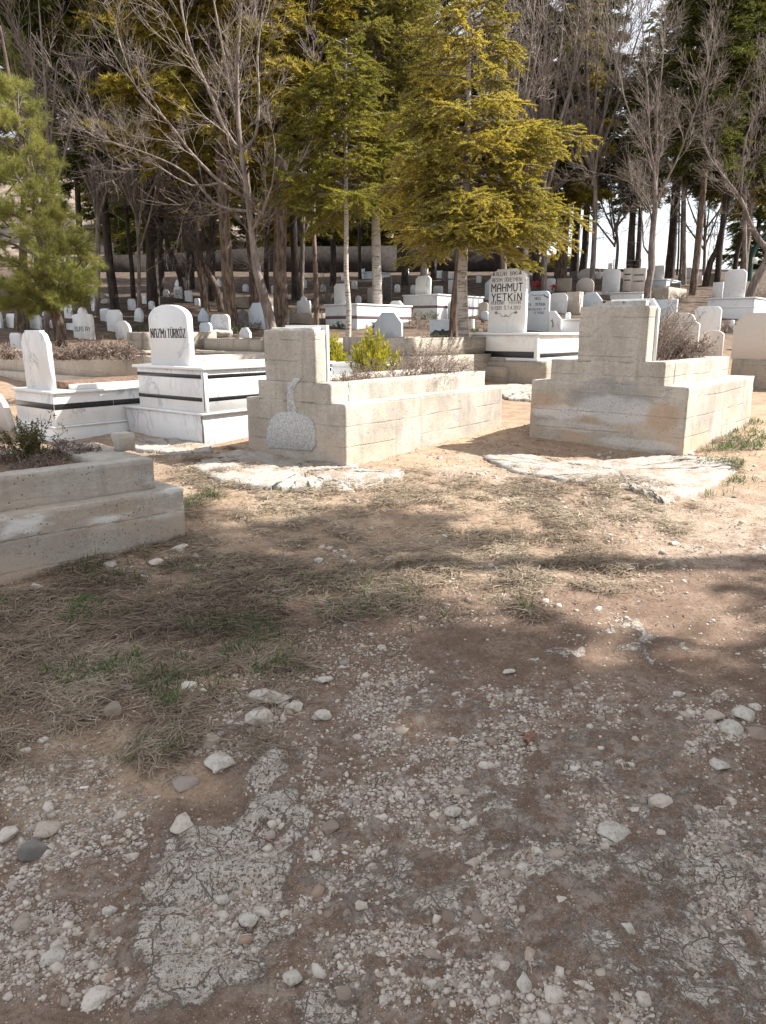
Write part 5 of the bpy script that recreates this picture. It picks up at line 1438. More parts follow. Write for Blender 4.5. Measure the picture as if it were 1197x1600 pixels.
def cedar_crown(seed, h, r, zb, nb, need, nl, nw, up=.12, droop=.10, prof=lambda t: (1-t)**.8, spread=.55, boughs=(), twig_n=16, flat=.5):
    """tiered crown: near-level boughs, side sprays in their plane, short needles crowding the twigs.
    returns (needle verts, faces), branch segments"""
    rng = np.random.default_rng(seed)
    segs = []; tw0 = []; tw1 = []
    specs = []
    for i in range(nb):
        t = ((i+.5)/nb)**.9; z = zb+(h-zb)*t
        specs.append((z, i*2.39996+rng.uniform(-.5, .5), r*max(.05, float(prof(t)))*rng.uniform(.6, 1.15)))
    specs += list(boughs)
    for (z, az, L) in specs:
        u_ = up*rng.uniform(-.2, 2.4); dr = droop*rng.uniform(.6, 1.5)/max(L, .5)
        ca, sa = math.cos(az), math.sin(az)
        def pt(s): 
            q = s*L; return np.array([ca*q, sa*q, z+u_*q-dr*q*q])
        ns = max(3, int(L/.35)); pr = pt(0); wv = rng.uniform(-.12, .12)
        for k in range(ns):
            nx_ = pt((k+1)/ns); nx_[0] += -sa*wv*L*((k+1)/ns)**2; nx_[1] += ca*wv*L*((k+1)/ns)**2
            r0 = .012+.022*L*(1-k/ns)*.5; segs.append([*pr, *nx_, r0, .012+.022*L*(1-(k+1)/ns)*.5])
            pr = nx_
        nt = int(twig_n*max(.5, L))
        for k in range(nt):
            s = rng.uniform(.12, 1)**.8; p = pt(s); p[0] += -sa*wv*L*s*s; p[1] += ca*wv*L*s*s
            sd_ = 1 if k % 2 else -1
            a2 = az+sd_*rng.uniform(.35, 1.15); l2 = L*(.10+.38*(1-s))*rng.uniform(.6, 1.3)+.10
            d = np.array([math.cos(a2), math.sin(a2), rng.uniform(-.62, .30)]); q = p+d*l2; q[2] -= .22*l2*l2+.03
            tw0.append(p); tw1.append(q)
            for j in range(int(l2/.16)):            # secondary sprays
                f = rng.uniform(.2, 1); pp_ = p+(q-p)*f; a3 = a2+rng.choice([-1, 1])*rng.uniform(.4, 1.0); l3 = l2*rng.uniform(.18, .4)
                tw0.append(pp_); tw1.append(pp_+np.array([math.cos(a3), math.sin(a3), rng.uniform(-.8, .3)])*l3)
        tw0.append(pt(.5)); tw1.append(pr)
    tw0 = np.array(tw0); tw1 = np.array(tw1); Lw = np.linalg.norm(tw1-tw0, axis=1)
    cnt = rng.poisson(np.maximum(Lw/Lw.sum()*need, .3)); idx = np.repeat(np.arange(len(tw0)), cnt); n = len(idx)
    s = rng.uniform(0, 1.03, n)[:, None]
    pos = tw0[idx]*(1-s)+tw1[idx]*s
    ax_ = (tw1-tw0)[idx]/np.maximum(Lw[idx], 1e-6)[:, None]
    rnd = rng.normal(size=(n, 3)); rnd[:, 2] = np.abs(rnd[:, 2])*.8
    d = ax_*.55+rnd*spread; d /= np.linalg.norm(d, axis=1)[:, None]
    nlv = nl*rng.uniform(.6, 1.3, n)
    V, F = blades(pos, d, nlv, nw*rng.uniform(.7, 1.3, n))
    for a, b in zip(tw0, tw1): segs.append([*a, *b, .009, .004])
    return (V, F), np.array(segs)

def make_tree(name, label, trunk_pts, trunk_r, crown=None, crown_loc=(0, 0, 0), bark='bark_pine', leaf='forest', group=None, crown_mesh=None, crown_scale=1, crown_rot=0, branch_mat='bark_dark', seed=0, sides=10, rough=.08):
    base = Vector(trunk_pts[0]); t = thing(name, label, 'tree', tuple(base), 0, group)
    v, f = tube_path([Vector(p)-base for p in trunk_pts], trunk_r, sides, rough, seed); mb = MB(); mb.add(v, f); mb.build('trunk', M[bark], t, smooth=True)
    if crown_mesh:
        for nm, me in zip(('branches', 'crown'), crown_mesh):
            o = bpy.data.objects.new(nm, me); col.objects.link(o); o.parent = t
            o.location = Vector(crown_loc)-base; o.scale = (crown_scale,)*3; o.rotation_euler = (0, 0, crown_rot)
    elif crown:
        (V, F), segs = crown
        v, f = tubes(segs, 4); o1 = mesh_np('branches', v, [f], M[branch_mat], t); o2 = mesh_np('crown', V, [F], M[leaf], t)
        for o in (o1, o2): o.location = Vector(crown_loc)-base
    return t

# ---- shared crowns for the wood behind -------------------------------------------------
def shared(seed, h, r, zb, nb, need, nl, nw, leaf, **k):
    (V, F), segs = cedar_crown(seed, h, r, zb, nb, need, nl, nw, **k)
    v, f = tubes(segs, 3)
    a = mesh_np('branches', v, [f], M['bark_dark'], link=False); b = mesh_np('crown', V, [F], M[leaf], link=False)
    m1, m2 = a.data, b.data; bpy.data.objects.remove(a); bpy.data.objects.remove(b)
    return (m1, m2)
CR = {
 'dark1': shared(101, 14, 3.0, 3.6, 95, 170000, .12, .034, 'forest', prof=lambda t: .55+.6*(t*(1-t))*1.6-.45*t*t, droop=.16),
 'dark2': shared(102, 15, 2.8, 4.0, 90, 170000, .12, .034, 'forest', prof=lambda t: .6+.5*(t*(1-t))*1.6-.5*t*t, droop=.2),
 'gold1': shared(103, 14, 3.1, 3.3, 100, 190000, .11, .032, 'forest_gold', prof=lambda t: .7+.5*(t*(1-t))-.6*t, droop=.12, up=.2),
}
def wood(px, pyb, wpx, tops, kind, label, bark='bark_dark', Y=None, zc=0.0, s=1.0, seed=0, rot=None, h=14):
    """trunk from photo position; tops = [(px,py),...] further points up the stem"""
    b = G(px, pyb) if Y is None else P(px, pyb, Y)
    if Y is not None: b.z = Hs(b.x, b.y)
    Y = b.y; r0 = wpx/F_PX*Y/2*1.02
    pts = [b-Vector((0, 0, .3))]+[P(x, y, Y) for x, y in tops]
    d = pts[-1]-pts[-2]; d = d/max(d.z, .1); lean = Vector((max(-.12, min(.12, d.x)), 0, 1))
    top = b.z+h*s
    e = pts[-1]; pts.append(e+lean*(top-e.z)*.5); pts.append(e+lean*(top-e.z)*.95)
    n = len(pts); rad = [max(.03, r0*(1-.85*((p.z-b.z)/(h*s)))) for p in pts]; rad[0] = r0*1.15
    cl = pts[-3].copy(); cl.z = b.z+zc
    cl.x = pts[-3].x
    return make_tree('pine_tree', label, pts, rad, bark=bark, group='trees of the wood behind the graves', crown_mesh=CR[kind] if kind else None,
        crown_loc=cl, crown_scale=s, crown_rot=(rot if rot is not None else seed*1.7), seed=seed)
W_ = [
 (182, 486, 13, [(172, 420), (166, 350)], 'dark1', 'dark pine with a kinked lower trunk on the left', 'bark_dark', None, 1),
 (208, 466, 7, [(206, 420), (202, 380)], 'dark2', 'thin dark pine between two thicker dark trunks on the left', 'bark_dark', None, 2),
 (240, 481, 18, [(238, 420), (235, 350)], 'gold1', 'thick dark trunk with ochre crown above the arched headstone', 'bark_dark', None, 3),
 (250, 462, 10, [(252, 420), (252, 360)], 'dark1', 'dark pine just right of and behind the thick dark trunk', 'bark_dark', None, 4),
 (364, 512, 19, [(357, 450), (351, 350)], 'gold1', 'brown rough-barked pine with ochre crown left of the curved bare trunk', 'bark_pine', None, 5),
 (402, 482, 15, [(396, 420), (390, 350)], 'gold1', 'rough pine directly behind the curved bare trunk', 'bark_pine', None, 6),
 (440, 509, 21, [(437, 440), (439, 350)], 'gold1', 'thickest rough-barked pine, right of the curved bare trunk', 'bark_pine', None, 7),
 (462, 468, 12, [(461, 420), (458, 350)], 'dark2', 'dark pine just right of the thickest pine', 'bark_dark', None, 8),
 (563, 436, 5, [(562, 410), (562, 370)], 'dark2', 'thin black pine far back between the pale trunks', 'bark_dark', None, 9),
 (633, 446, 10, [(633, 420), (634, 390)], 'dark1', 'dark pine behind the left side of the cedar', 'bark_dark', None, 10),
 (677, 438, 9, [(678, 420), (679, 400)], 'dark2', 'dark pine behind the lower branches of the cedar', 'bark_dark', None, 11),
 (778, 440, 11, [(778, 420), (779, 400)], 'dark1', 'dark pine hidden behind the cedar, right of its trunk', 'bark_dark', None, 12),
 (838, 446, 11, [(838, 420), (836, 385)], 'dark2', 'dark pine at the right edge of the cedar crown', 'bark_dark', None, 13),
 (875, 441, 18, [(878, 400), (884, 330)], 'gold1', 'brown sunlit pine trunk left of the twin black trunks', 'bark_pine', None, 14),
 (897, 430, 13, [(899, 390), (902, 330)], 'dark1', 'left of the twin black trunks beside the sky gap', 'bark_dark', None, 15),
 (909, 431, 11, [(914, 390), (917, 330)], 'dark2', 'right of the twin black trunks beside the sky gap', 'bark_dark', None, 16),
 (985, 424, 12, [(986, 390), (989, 330)], 'dark1', 'left trunk of the black pair in the middle of the sky gap', 'bark_dark', None, 17),
 (995, 424, 8, [(998, 390), (1001, 330)], 'dark2', 'thinner right trunk of the black pair in the sky gap', 'bark_dark', None, 18),
 (1045, 434, 14, [(1049, 400), (1053, 340)], 'dark1', 'black pine right of the pale bare trunk', 'bark_dark', None, 19),
 (1058, 430, 3, [(1060, 400), (1061, 350)], None, 'first of two pole-thin dark stems right of the black pine', 'bark_dark', None, 20),
 (1063, 430, 3, [(1064, 400), (1065, 350)], None, 'second pole-thin dark stem right of the black pine', 'bark_dark', None, 21),
 (1082, 461, 11, [(1087, 420), (1094, 345)], 'dark2', 'grey-brown straight trunk in the right-hand group', 'bark_pine', None, 22),
 (1101, 447, 9, [(1110, 410), (1116, 398), (1128, 360)], 'dark1', 'crooked dark trunk leaning right, with a stub', 'bark_dark', None, 23),
 (1121, 447, 9, [(1124, 400), (1129, 350)], 'dark2', 'straight dark trunk touching the crooked leaning one', 'bark_dark', None, 24),
 (1147, 438, 7, [(1151, 400), (1157, 376), (1164, 350)], 'dark1', 'slim dark trunk with a knot, left of the reddish trunk', 'bark_dark', None, 25),
 (1160, 441, 11, [(1164, 400), (1170, 345)], 'gold1', 'reddish-brown sunlit trunk near the right edge', 'bark_pine', None, 26),
 (130, 478, 10, [(128, 440), (126, 400)], 'dark1', 'dark pine behind the young long-needled pine', 'bark_dark', None, 27),
 (60, 470, 12, [(60, 420), (58, 380)], 'dark2', 'dark tall pine behind the left-hand pine', 'bark_dark', None, 28),
 (300, 452, 8, [(300, 420), (301, 380)], 'dark2', 'dark pine behind the twin bare trunks', 'bark_dark', None, 29),
 (520, 446, 9, [(521, 410), (520, 370)], 'dark1', 'dark pine in the gap left of the thin pale trunk', 'bark_dark', None, 30),
 (416, 452, 8, [(416, 420), (417, 380)], 'dark2', 'dark pine deep between the middle trunks', 'bark_dark', None, 31),
 (330, 470, 10, [(331, 430), (332, 380)], 'gold1', 'ochre pine between the twin bare trunks and the brown pine', 'bark_dark', None, 32),
]
for i, (px, pyb, w, tops, kind, lab, bark, Y, sd_) in enumerate(W_):
    wood(px, pyb, w, tops, kind, lab, bark, Y, seed=sd_, zc=-.2+(sd_*37 % 10)*.06, s=(1.25 if kind == 'gold1' and px < 500 else .95+(sd_*53 % 10)*.03), h=14.5)
# deeper ranks beyond the wall close the view (their own positions, random)
rng = np.random.default_rng(77)
LMK = [(-80, 'far beyond the left edge'), (20, 'far behind the left half of the long-needled pine'), (90, 'far behind the right half of the long-needled pine'), (150, 'far behind the kinked dark trunk'), (205, 'far behind the thin dark pine at left'), (240, 'far behind the thick dark trunk at left'),
 (285, 'straight behind the black forked bare trunk'), (325, 'straight behind the twin bent brown stems'), (358, 'straight behind the rough brown pine left of the curved trunk'), (395, 'straight behind the curved bare trunk'), (438, 'straight behind the thickest rough-barked pine'), (470, 'straight behind the gap right of the thickest pine'),
 (495, 'straight behind the straight grey-brown trunk'), (543, 'straight behind the thin pale trunk'), (588, 'straight behind the thick ringed pale trunk'), (640, 'straight behind the big white tomb'), (680, 'far behind the left side of the golden cedar'), (725, 'far behind the golden cedar trunk'),
 (775, 'far behind the tall bold-lettered headstone'), (820, 'far behind the right side of the golden cedar'), (880, 'far behind the brown sunlit trunk beside the sky gap'), (1170, 'far behind the right-edge leaning tree'), (1240, 'far outside the right edge')]
used_l = {}
for k in range(26):
    Y = rng.uniform(53, 75); px = (-140+k*42+rng.uniform(-14, 14)) if k < 24 else (1180+60*(k-24))
    if 905 < px < 1150 or px < 125: continue
    b = P(px, 400, Y); b.z = Hs(b.x, b.y); s = rng.uniform(1.15, 1.55); lean = rng.uniform(-.04, .04)
    pts = [b+Vector((lean*q, 0, q)) for q in (-.4, 4, 9, 14*s)]
    if len(used_l) == len(LMK): continue
    ph_ = min((l for l in LMK if l[1] not in used_l), key=lambda l: abs(l[0]-px))[1]; used_l[ph_] = 1
    make_tree('pine_tree', 'dark pine beyond the wall, '+ph_, pts, [.22, .19, .13, .04], bark='bark_dark', group='pines beyond the cemetery wall',
        crown_mesh=CR[['dark1', 'dark2', 'gold1'][k % 3]], crown_loc=b+Vector((0, 0, -3.4-s)), crown_scale=s, crown_rot=k*2.1, seed=200+k, sides=7)

# ---- hero cedar ------------------------------------------------------------------------
b = G(725, 590); Y = b.y
cp_ = lambda x, y, dy=0: P(x, y, Y+dy)
print('cedar at', tuple(b))
def bough(px, py, L, az): return (P(px, py, Y).z-b.z, az, L)
hz = P(728, -60, Y).z-b.z; zb_ = P(725, 395, Y).z-b.z
def s_to(px0, py0, px1): return abs(P(px1, py0, Y).x-P(px0, py0, Y).x)
B_ = [(P(0, y, Y).z-b.z, R(az), L) for (y, az, L) in (
   (195, 4, s_to(725, 140, 905)), (190, 12, s_to(725, 140, 880)), (215, -10, s_to(725, 140, 860)), (160, -25, .9),
   (300, -3, s_to(725, 300, 900)), (330, -15, s_to(725, 300, 880)), (345, 15, s_to(725, 300, 885)), (360, -35, 1.35), (375, -8, 1.25), (290, -30, 1.3),
   (300, 185, s_to(725, 300, 580)), (330, 200, s_to(725, 300, 590)), (350, 170, 1.25), (370, 215, 1.3), (340, 240, 1.4), (370, 265, 1.3), (355, 290, 1.3), (380, 250, 1.1), (380, 310, 1.1), (385, 150, 1.1),
   (240, 190, s_to(725, 240, 600)), (205, 200, s_to(725, 240, 600)), (150, 190, s_to(725, 240, 610)), (130, 175, 1.1), (90, 160, .9), (75, 20, .9), (60, 200, .9), (40, -10, .6),
   (250, 230, 1.3), (220, 260, 1.2), (260, 285, 1.3), (280, 215, 1.35), (310, 260, 1.45), (320, 275, 1.4), (270, 320, 1.2), (240, 350, 1.25), (180, 245, 1.1), (170, 290, 1.0))]
crown = cedar_crown(11, hz, 1.3, zb_, 66, 470000, .038, .0118, up=.20, droop=.22, prof=lambda t: .98-.6*t, boughs=B_, twig_n=24, spread=.62)
make_tree('cedar_tree', 'young golden-green cedar with a pale trunk standing behind the left pillar tomb', [b-Vector((0, 0, .3)), cp_(724, 520), cp_(722, 440), cp_(725, 380), cp_(730, 250), cp_(732, 120), cp_(735, 20), cp_(738, -60)],
   [.105, .095, .085, .075, .055, .04, .028, .015], crown=crown, crown_loc=b+Vector((0, 0, 0)), bark='bark_pale', leaf='cedar', seed=5, branch_mat='bark_grey', rough=.05)
# brown trunk just behind it
b2 = G(709, 536); Y2 = b2.y
make_tree('bare_tree', 'plain brown trunk leaning behind the pale cedar trunk', [b2-Vector((0, 0, .3)), P(711, 480, Y2), P(716, 430, Y2), P(720, 370, Y2), P(722, 250, Y2)], [.12, .11, .10, .09, .04], bark='bark_pine', seed=6)

# ---- second cedar group left of it ------------------------------------------------------
b = G(590, 500); Y = b.y
hz = P(580, -130, Y).z-b.z; zb_ = P(590, 330, Y).z-b.z
B_ = [(P(0, y, Y).z-b.z, R(az), abs(P(x, y, Y).x-P(588, y, Y).x)) for (y, az, x) in ((300, 185, 440), (260, 175, 430), (220, 190, 450), (180, 200, 450), (310, 160, 470), (120, 180, 460), (60, 190, 480), (20, 170, 480), (280, 210, 460), (240, 230, 500), (320, 200, 500), (310, 240, 520), (200, 250, 520), (300, 0, 660), (250, 10, 680), (90, 5, 680), (30, 0, 680), (140, -20, 660))]
crown = cedar_crown(21, hz, 3.1, zb_, 120, 520000, .062, .021, up=.15, droop=.14, prof=lambda t: .95-.45*t, boughs=B_, twig_n=20, spread=.55)
make_tree('cedar_tree', 'darker green cedar with a tall ringed pale trunk, left of the golden one', [b-Vector((0, 0, .3)), P(588, 400, Y), P(586, 250, Y), P(584, 120, Y), P(582, 0, Y), P(580, -130, Y)], [.155, .13, .10, .085, .065, .03], crown=crown, crown_loc=b, bark='bark_pale', leaf='cedar_dk', seed=7, branch_mat='bark_grey', rough=.05)
b = G(543, 548); Y = b.y
hz = P(541, 60, Y).z-b.z; zb_ = P(543, 325, Y).z-b.z
crown = cedar_crown(22, hz, 1.9, zb_, 70, 260000, .05, .017, up=.2, droop=.15, prof=lambda t: .95-.7*t, twig_n=16)
make_tree('cedar_tree', 'slender cedar with a thin pale trunk rising behind the left head block', [b-Vector((0, 0, .3)), P(545, 480, Y), P(541, 430, Y), P(541, 330, Y), P(540, 200, Y), P(541, 60, Y)], [.06, .055, .05, .045, .03, .012], crown=crown, crown_loc=b, bark='bark_pale', leaf='cedar_dk', seed=8, branch_mat='bark_grey', rough=.04)

# ---- long-needled pine at left -----------------------------------------------------------
def pine_crown(seed, origin, tips, need, nl, nw):
    rng = np.random.default_rng(seed); segs = []; pos = []; dr = []
    for (a, e) in tips:
        a = np.array(a, float); e = np.array(e, float); L = np.linalg.norm(e-a); n = max(3, int(L/.25)); pts = [a]
        for k in range(n):
            q = a+(e-a)*(k+1)/n+rng.normal(size=3)*.03*L*.3; pts.append(q)
        for k in range(n): segs.append([*pts[k], *pts[k+1], .012+.01*L*(1-k/n), .012+.01*L*(1-(k+1)/n)])
        m = int(6+L*11)
        for k in range(m):
            f = rng.uniform(.15, 1)**.7; p = a+(e-a)*f
            d = (e-a)/L+rng.normal(size=3)*.75; d[2] = abs(d[2])*.25-.05+d[2]*.3; d /= np.linalg.norm(d); l = rng.uniform(.18, .5)*(1.3-f*.5); q = p+d*l
            segs.append([*p, *q, .008, .004])
            pos.append(q); dr.append(d)
            pos.append(p+d*l*.6); dr.append(d)
            for j in range(3):
                d2 = d+rng.normal(size=3)*.5; d2 /= np.linalg.norm(d2); q2 = p+d*l*rng.uniform(.4, .9)+d2*.15; pos.append(q2); dr.append(d2)
    pos = np.array(pos); dr = np.array(dr); k = max(1, need//len(pos))
    idx = np.repeat(np.arange(len(pos)), k); n = len(idx)
    d = dr[idx]*.8+rng.normal(size=(n, 3))*.55; d[:, 2] -= .08; d /= np.linalg.norm(d, axis=1)[:, None]
    pp = pos[idx]-dr[idx]*rng.uniform(0, .12, n)[:, None]
    return blades(pp, d, nl*rng.uniform(.7, 1.2, n), nw), np.array(segs)
b = G(98, 552); Y = b.y
def q_(x, y, dy=0): v = P(x, y, Y+dy)-b; return (v.x, v.y, v.z)
trunk = [(98, 552), (92, 510), (80, 465), (70, 420), (58, 340), (40, 250), (20, 150), (0, 40)]
tips = []; rg = np.random.default_rng(4)
ends = [(128, 470, -.2), (135, 450, .3), (140, 400, 0), (138, 380, -.5), (142, 418, .4), (125, 372, -.3), (110, 345, .2), (100, 330, -.5), (120, 440, -.8), (100, 470, -.9), (60, 490, -.7), (20, 480, -.5), (-10, 470, 0),
        (-30, 430, -.4), (-30, 380, -.6), (40, 440, -1.0), (70, 400, -1.1), (20, 400, -1.0), (85, 330, -.6), (70, 290, -.3), (78, 262, .2), (60, 230, -.3), (48, 200, 0), (38, 170, .2), (28, 140, 0), (10, 120, 0), (0, 180, -.5),
        (20, 260, -.8), (45, 300, -.9), (0, 320, -1.0), (60, 350, -1.0), (90, 420, -1.0), (110, 400, .8), (60, 460, .6), (0, 440, .7), (30, 340, .8), (0, 250, .6), (-40, 300, 0), (-60, 350, 0), (-50, 200, 0), (45, 480, .3), (85, 480, .5), (105, 455, .9), (130, 425, .8)]
for (x, y, dy) in ends:
    ty = min(535, y+rg.uniform(30, 70)); 
    tx = np.interp(ty, [r[1] for r in trunk[::-1]], [r[0] for r in trunk[::-1]])
    tips.append((q_(tx, min(ty, 470)), q_(x-(6 if x > 80 else 0), y, dy)))
crown = pine_crown(9, None, tips, 140000, .13, .0052)
make_tree('pine_tree', 'young long-needled pine with a short leaning trunk at the left edge', [b-Vector((0, 0, .25))]+[P(x, y, Y) for x, y in trunk[1:]], [.13, .12, .10, .09, .075, .06, .04, .02], crown=crown, crown_loc=b, bark='bark_pine', leaf='pine', seed=9, branch_mat='bark_grey')
b = G(33, 515); Y = b.y
crown = pine_crown(19, None, [((0, 0, 2.0+k*.25), (math.cos(k*2.4)*(1.5-k*.05), math.sin(k*2.4)*1.4, 2.2+k*.33)) for k in range(14)], 30000, .16, .014)
make_tree('pine_tree', 'stubby brown trunk low behind the left-hand pine', [b-Vector((0, 0, .3)), P(33, 500, Y), P(34, 470, Y), P(36, 400, Y), P(36, 300, Y)], [.2, .17, .14, .10, .05], crown=crown, crown_loc=b, bark='bark_pine', leaf='pine', seed=10)

# ---- bare broadleaved trees --------------------------------------------------------------
def twiggery(rng, segs, p, d, L, r, level, upb=.10, minr=.0035, kids=(5, 5, 4)):
    n = max(3, int(L/.22)); pts = [p]; dirs = [d]
    for k in range(n):
        d = d+Vector(rng.normal(size=3)*.13)+Vector((0, 0, upb*.35)); d.normalize()
        q = pts[-1]+d*(L/n); pts.append(q); dirs.append(d)
    for k in range(n):
        a = max(minr, r*(1-k/n*.8)); c = max(minr, r*(1-(k+1)/n*.8)); segs.append([*pts[k], *pts[k+1], a, c])
    if level > 0:
        m = kids[len(kids)-level] if level <= len(kids) else 4
        for j in range(m):
            k = int(rng.uniform(.2, 1)*(n-1))+0; k = min(max(k, 1), n)
            ax_ = dirs[k].orthogonal().normalized(); ax_.rotate(Matrix.Rotation(rng.uniform(0, 6.28), 3, dirs[k]))
            nd = dirs[k].copy(); nd.rotate(Matrix.Rotation(R(rng.uniform(22, 52)), 3, ax_)); nd.z += upb; nd.normalize()
            twiggery(rng, segs, pts[k], nd, L*rng.uniform(.38, .68), max(minr, r*(1-k/n*.8)*.6), level-1, upb, minr, kids)
def bare_tree(name, label, Y, limbs, seed, twig='twig', bark='bark_grey', level=3, per=7, Ltw=(.6, 1.3), upb=.12, minr=.004, kids=(5, 5, 4), group='bare trees among the graves', lo=.25):
    """limbs: list of [(px, py, radius_m, dy), ...]; the first starts at the ground"""
    rng = np.random.default_rng(seed)
    x0, y0, r0, d0 = limbs[0][0]; b = P(x0, y0, Y)
    t = thing(name, label, 'tree', tuple(b), 0, group)
    segs = []; mb = MB(); mbl = MB(); nl = 0
    for i, lb in enumerate(limbs):
        pts = [P(x, y, Y+dy)-b for (x, y, r, dy) in lb]; rad = [q[2] for q in lb]
        if i == 0: pts[0] = pts[0]-Vector((0, 0, .3))
        v, f = tube_path(pts, rad, 8, .06, seed+i)
        (mb if i == 0 else mbl).add(v, f); nl += i > 0
        # twigs along the limb
        tot = sum((q-p).length for p, q in zip(pts[:-1], pts[1:]))
        for j in range(max(2, int(per*tot/2))):
            f_ = rng.uniform(lo if i == 0 else .08, 1); acc = f_*tot
            for k, (p, q) in enumerate(zip(pts[:-1], pts[1:])):
                l_ = (q-p).length
                if acc <= l_: break
                acc -= l_
            w = acc/l_; pos = p.lerp(q, min(1, w)); r_ = rad[k]*(1-w)+rad[k+1]*w
            if i == 0 and r_ > .8*r0: continue
            dr = (q-p).normalized(); ax_ = dr.orthogonal().normalized(); ax_.rotate(Matrix.Rotation(rng.uniform(0, 6.28), 3, dr))
            nd = dr.copy(); nd.rotate(Matrix.Rotation(R(rng.uniform(25, 60)), 3, ax_)); nd.z += upb; nd.normalize()
            twiggery(rng, segs, pos, nd, rng.uniform(*Ltw), min(.45*r_, .011), level-1, upb, minr, kids)
        twiggery(rng, segs, pts[-1], (pts[-1]-pts[-2]).normalized(), rng.uniform(*Ltw)*.8, rad[-1], level-1, upb, minr, kids)
    mb.build('trunk', M[bark], t, smooth=True)
    if nl: mbl.build('limbs', M[bark], t, smooth=True)
    v, f = tubes(segs, 3); mesh_np('twigs', v, [f], M[twig], t)
    return t

Y = 15.6
bare_tree('bare_tree', 'large bare tree with a curved trunk fanning branches over the left half', Y, [
 [(430, 562, 0.124, 0), (424, 512, 0.110, 0), (412, 460, 0.097, 0), (401, 420, 0.087, 0), (394, 370, 0.061, 0), (386, 300, 0.054, 0), (377, 240, 0.049, 0), (372, 180, 0.043, 0), (371, 100, 0.032, 0), (376, 20, 0.022, 0), (380, -60, 0.013, 0)],
 [(386, 310, 0.043, 0), (345, 285, 0.032, -.3), (300, 240, 0.025, -.5), (262, 190, 0.022, -.6), (215, 140, 0.014, -.7), (185, 60, 0.009, -.8)],
 [(377, 240, 0.040, 0), (350, 200, 0.032, -.2), (330, 150, 0.029, -.3), (300, 80, 0.022, -.4), (283, 10, 0.014, -.5), (278, -40, 0.009, -.5)],
 [(377, 235, 0.036, 0), (398, 215, 0.029, .1), (405, 160, 0.025, .2), (402, 90, 0.022, .2), (410, 20, 0.014, .2)],
 [(388, 330, 0.036, 0), (340, 320, 0.025, .3), (290, 270, 0.022, .5), (230, 240, 0.014, .6), (150, 215, 0.009, .7)],
 [(374, 200, 0.032, 0), (358, 130, 0.025, .3), (345, 60, 0.022, .4), (330, -20, 0.011, .5)],
 [(392, 365, 0.029, 0), (405, 340, 0.025, -.3), (425, 290, 0.018, -.5), (430, 230, 0.011, -.6)],
 [(345, 285, 0.022, -.3), (300, 290, 0.016, -.4), (250, 262, 0.013, -.5), (190, 230, 0.007, -.5)],
], 31, level=3, per=7, Ltw=(.7, 1.7), kids=(5, 5, 4), minr=.0024)
g0 = G(322, 487); Y = g0.y
bare_tree('bare_tree', 'leaning bare tree with two bent brown stems behind the arched headstone', Y, [
 [(323, 487, 0.147, 0), (316, 440, 0.120, 0), (310, 405, 0.110, 0), (300, 375, 0.092, 0), (285, 350, 0.043, 0), (276, 300, 0.029, 0), (265, 230, 0.014, 0)],
 [(346, 490, 0.110, .1), (338, 450, 0.101, .1), (324, 425, 0.101, .1), (313, 400, 0.092, 0), (312, 370, 0.043, 0), (330, 320, 0.032, 0), (320, 260, 0.022, 0), (300, 200, 0.011, 0)],
 [(300, 375, 0.036, 0), (270, 345, 0.029, 0), (225, 330, 0.022, -.5), (180, 300, 0.011, -.5)],
], 32, level=3, per=7, Ltw=(.9, 2.0), kids=(4, 5, 4), minr=.008, bark='bark_pine', twig='twig_dark')
g0 = G(285, 462); Y = g0.y
bare_tree('bare_tree', 'black forked bare trunk far back above the small lettered stone', Y, [
 [(287, 462, 0.202, 0), (286, 440, 0.184, 0), (278, 420, 0.129, 0), (266, 395, 0.110, 0), (258, 365, 0.058, 0), (240, 320, 0.029, 0)],
 [(286, 442, 0.138, 0), (294, 415, 0.120, 0), (297, 385, 0.092, 0), (300, 340, 0.036, 0)]], 33, level=2, per=4, Ltw=(1, 2), minr=.012, bark='bark_dark', twig='twig_dark')
g0 = G(494, 524); Y = g0.y
bare_tree('bare_tree', 'straight grey-brown trunk left of the thin pale cedar trunk', Y, [
 [(495, 524, 0.061, 0), (494, 450, 0.058, 0), (491, 380, 0.050, 0), (490, 300, 0.043, 0), (492, 200, 0.029, 0), (490, 80, 0.014, 0)]], 34, level=3, per=6, Ltw=(.6, 1.4), minr=.006, twig='twig_dark', bark='bark_pine', lo=.35)
g0 = G(1014, 488); Y = g0.y
bare_tree('bare_tree', 'bare tree with a pale upright trunk in front of the sky gap', Y, [
 [(1014, 488, 0.133, 0), (1012, 455, 0.120, 0), (1018, 420, 0.110, 0), (1018, 400, 0.120, 0), (1020, 360, 0.092, 0), (1024, 320, 0.083, 0), (1022, 270, 0.043, 0), (1015, 220, 0.036, 0), (1012, 150, 0.029, 0), (1005, 60, 0.018, 0), (1000, -30, 0.009, 0)],
 [(1022, 325, 0.050, 0), (1027, 260, 0.040, .2), (1026, 180, 0.032, .3), (1035, 100, 0.022, .3), (1040, 0, 0.011, .3)],
 [(1024, 318, 0.040, 0), (1045, 275, 0.032, -.2), (1062, 240, 0.025, -.3), (1080, 190, 0.022, -.4), (1098, 140, 0.014, -.5), (1110, 60, 0.009, -.5)],
 [(1020, 270, 0.032, 0), (1005, 220, 0.025, -.3), (990, 190, 0.022, -.4), (975, 150, 0.014, -.5), (960, 70, 0.009, -.5)],
 [(1018, 345, 0.029, 0), (1010, 310, 0.022, .3), (975, 280, 0.014, .5), (930, 270, 0.009, .6)],
 [(1018, 400, 0.043, 0), (1006, 385, 0.029, .2), (1004, 350, 0.022, .3), (1000, 320, 0.011, .3)]], 35, level=3, per=8, Ltw=(.7, 1.7), kids=(5, 5, 4), minr=.003)
g0 = G(1166, 472); Y = g0.y
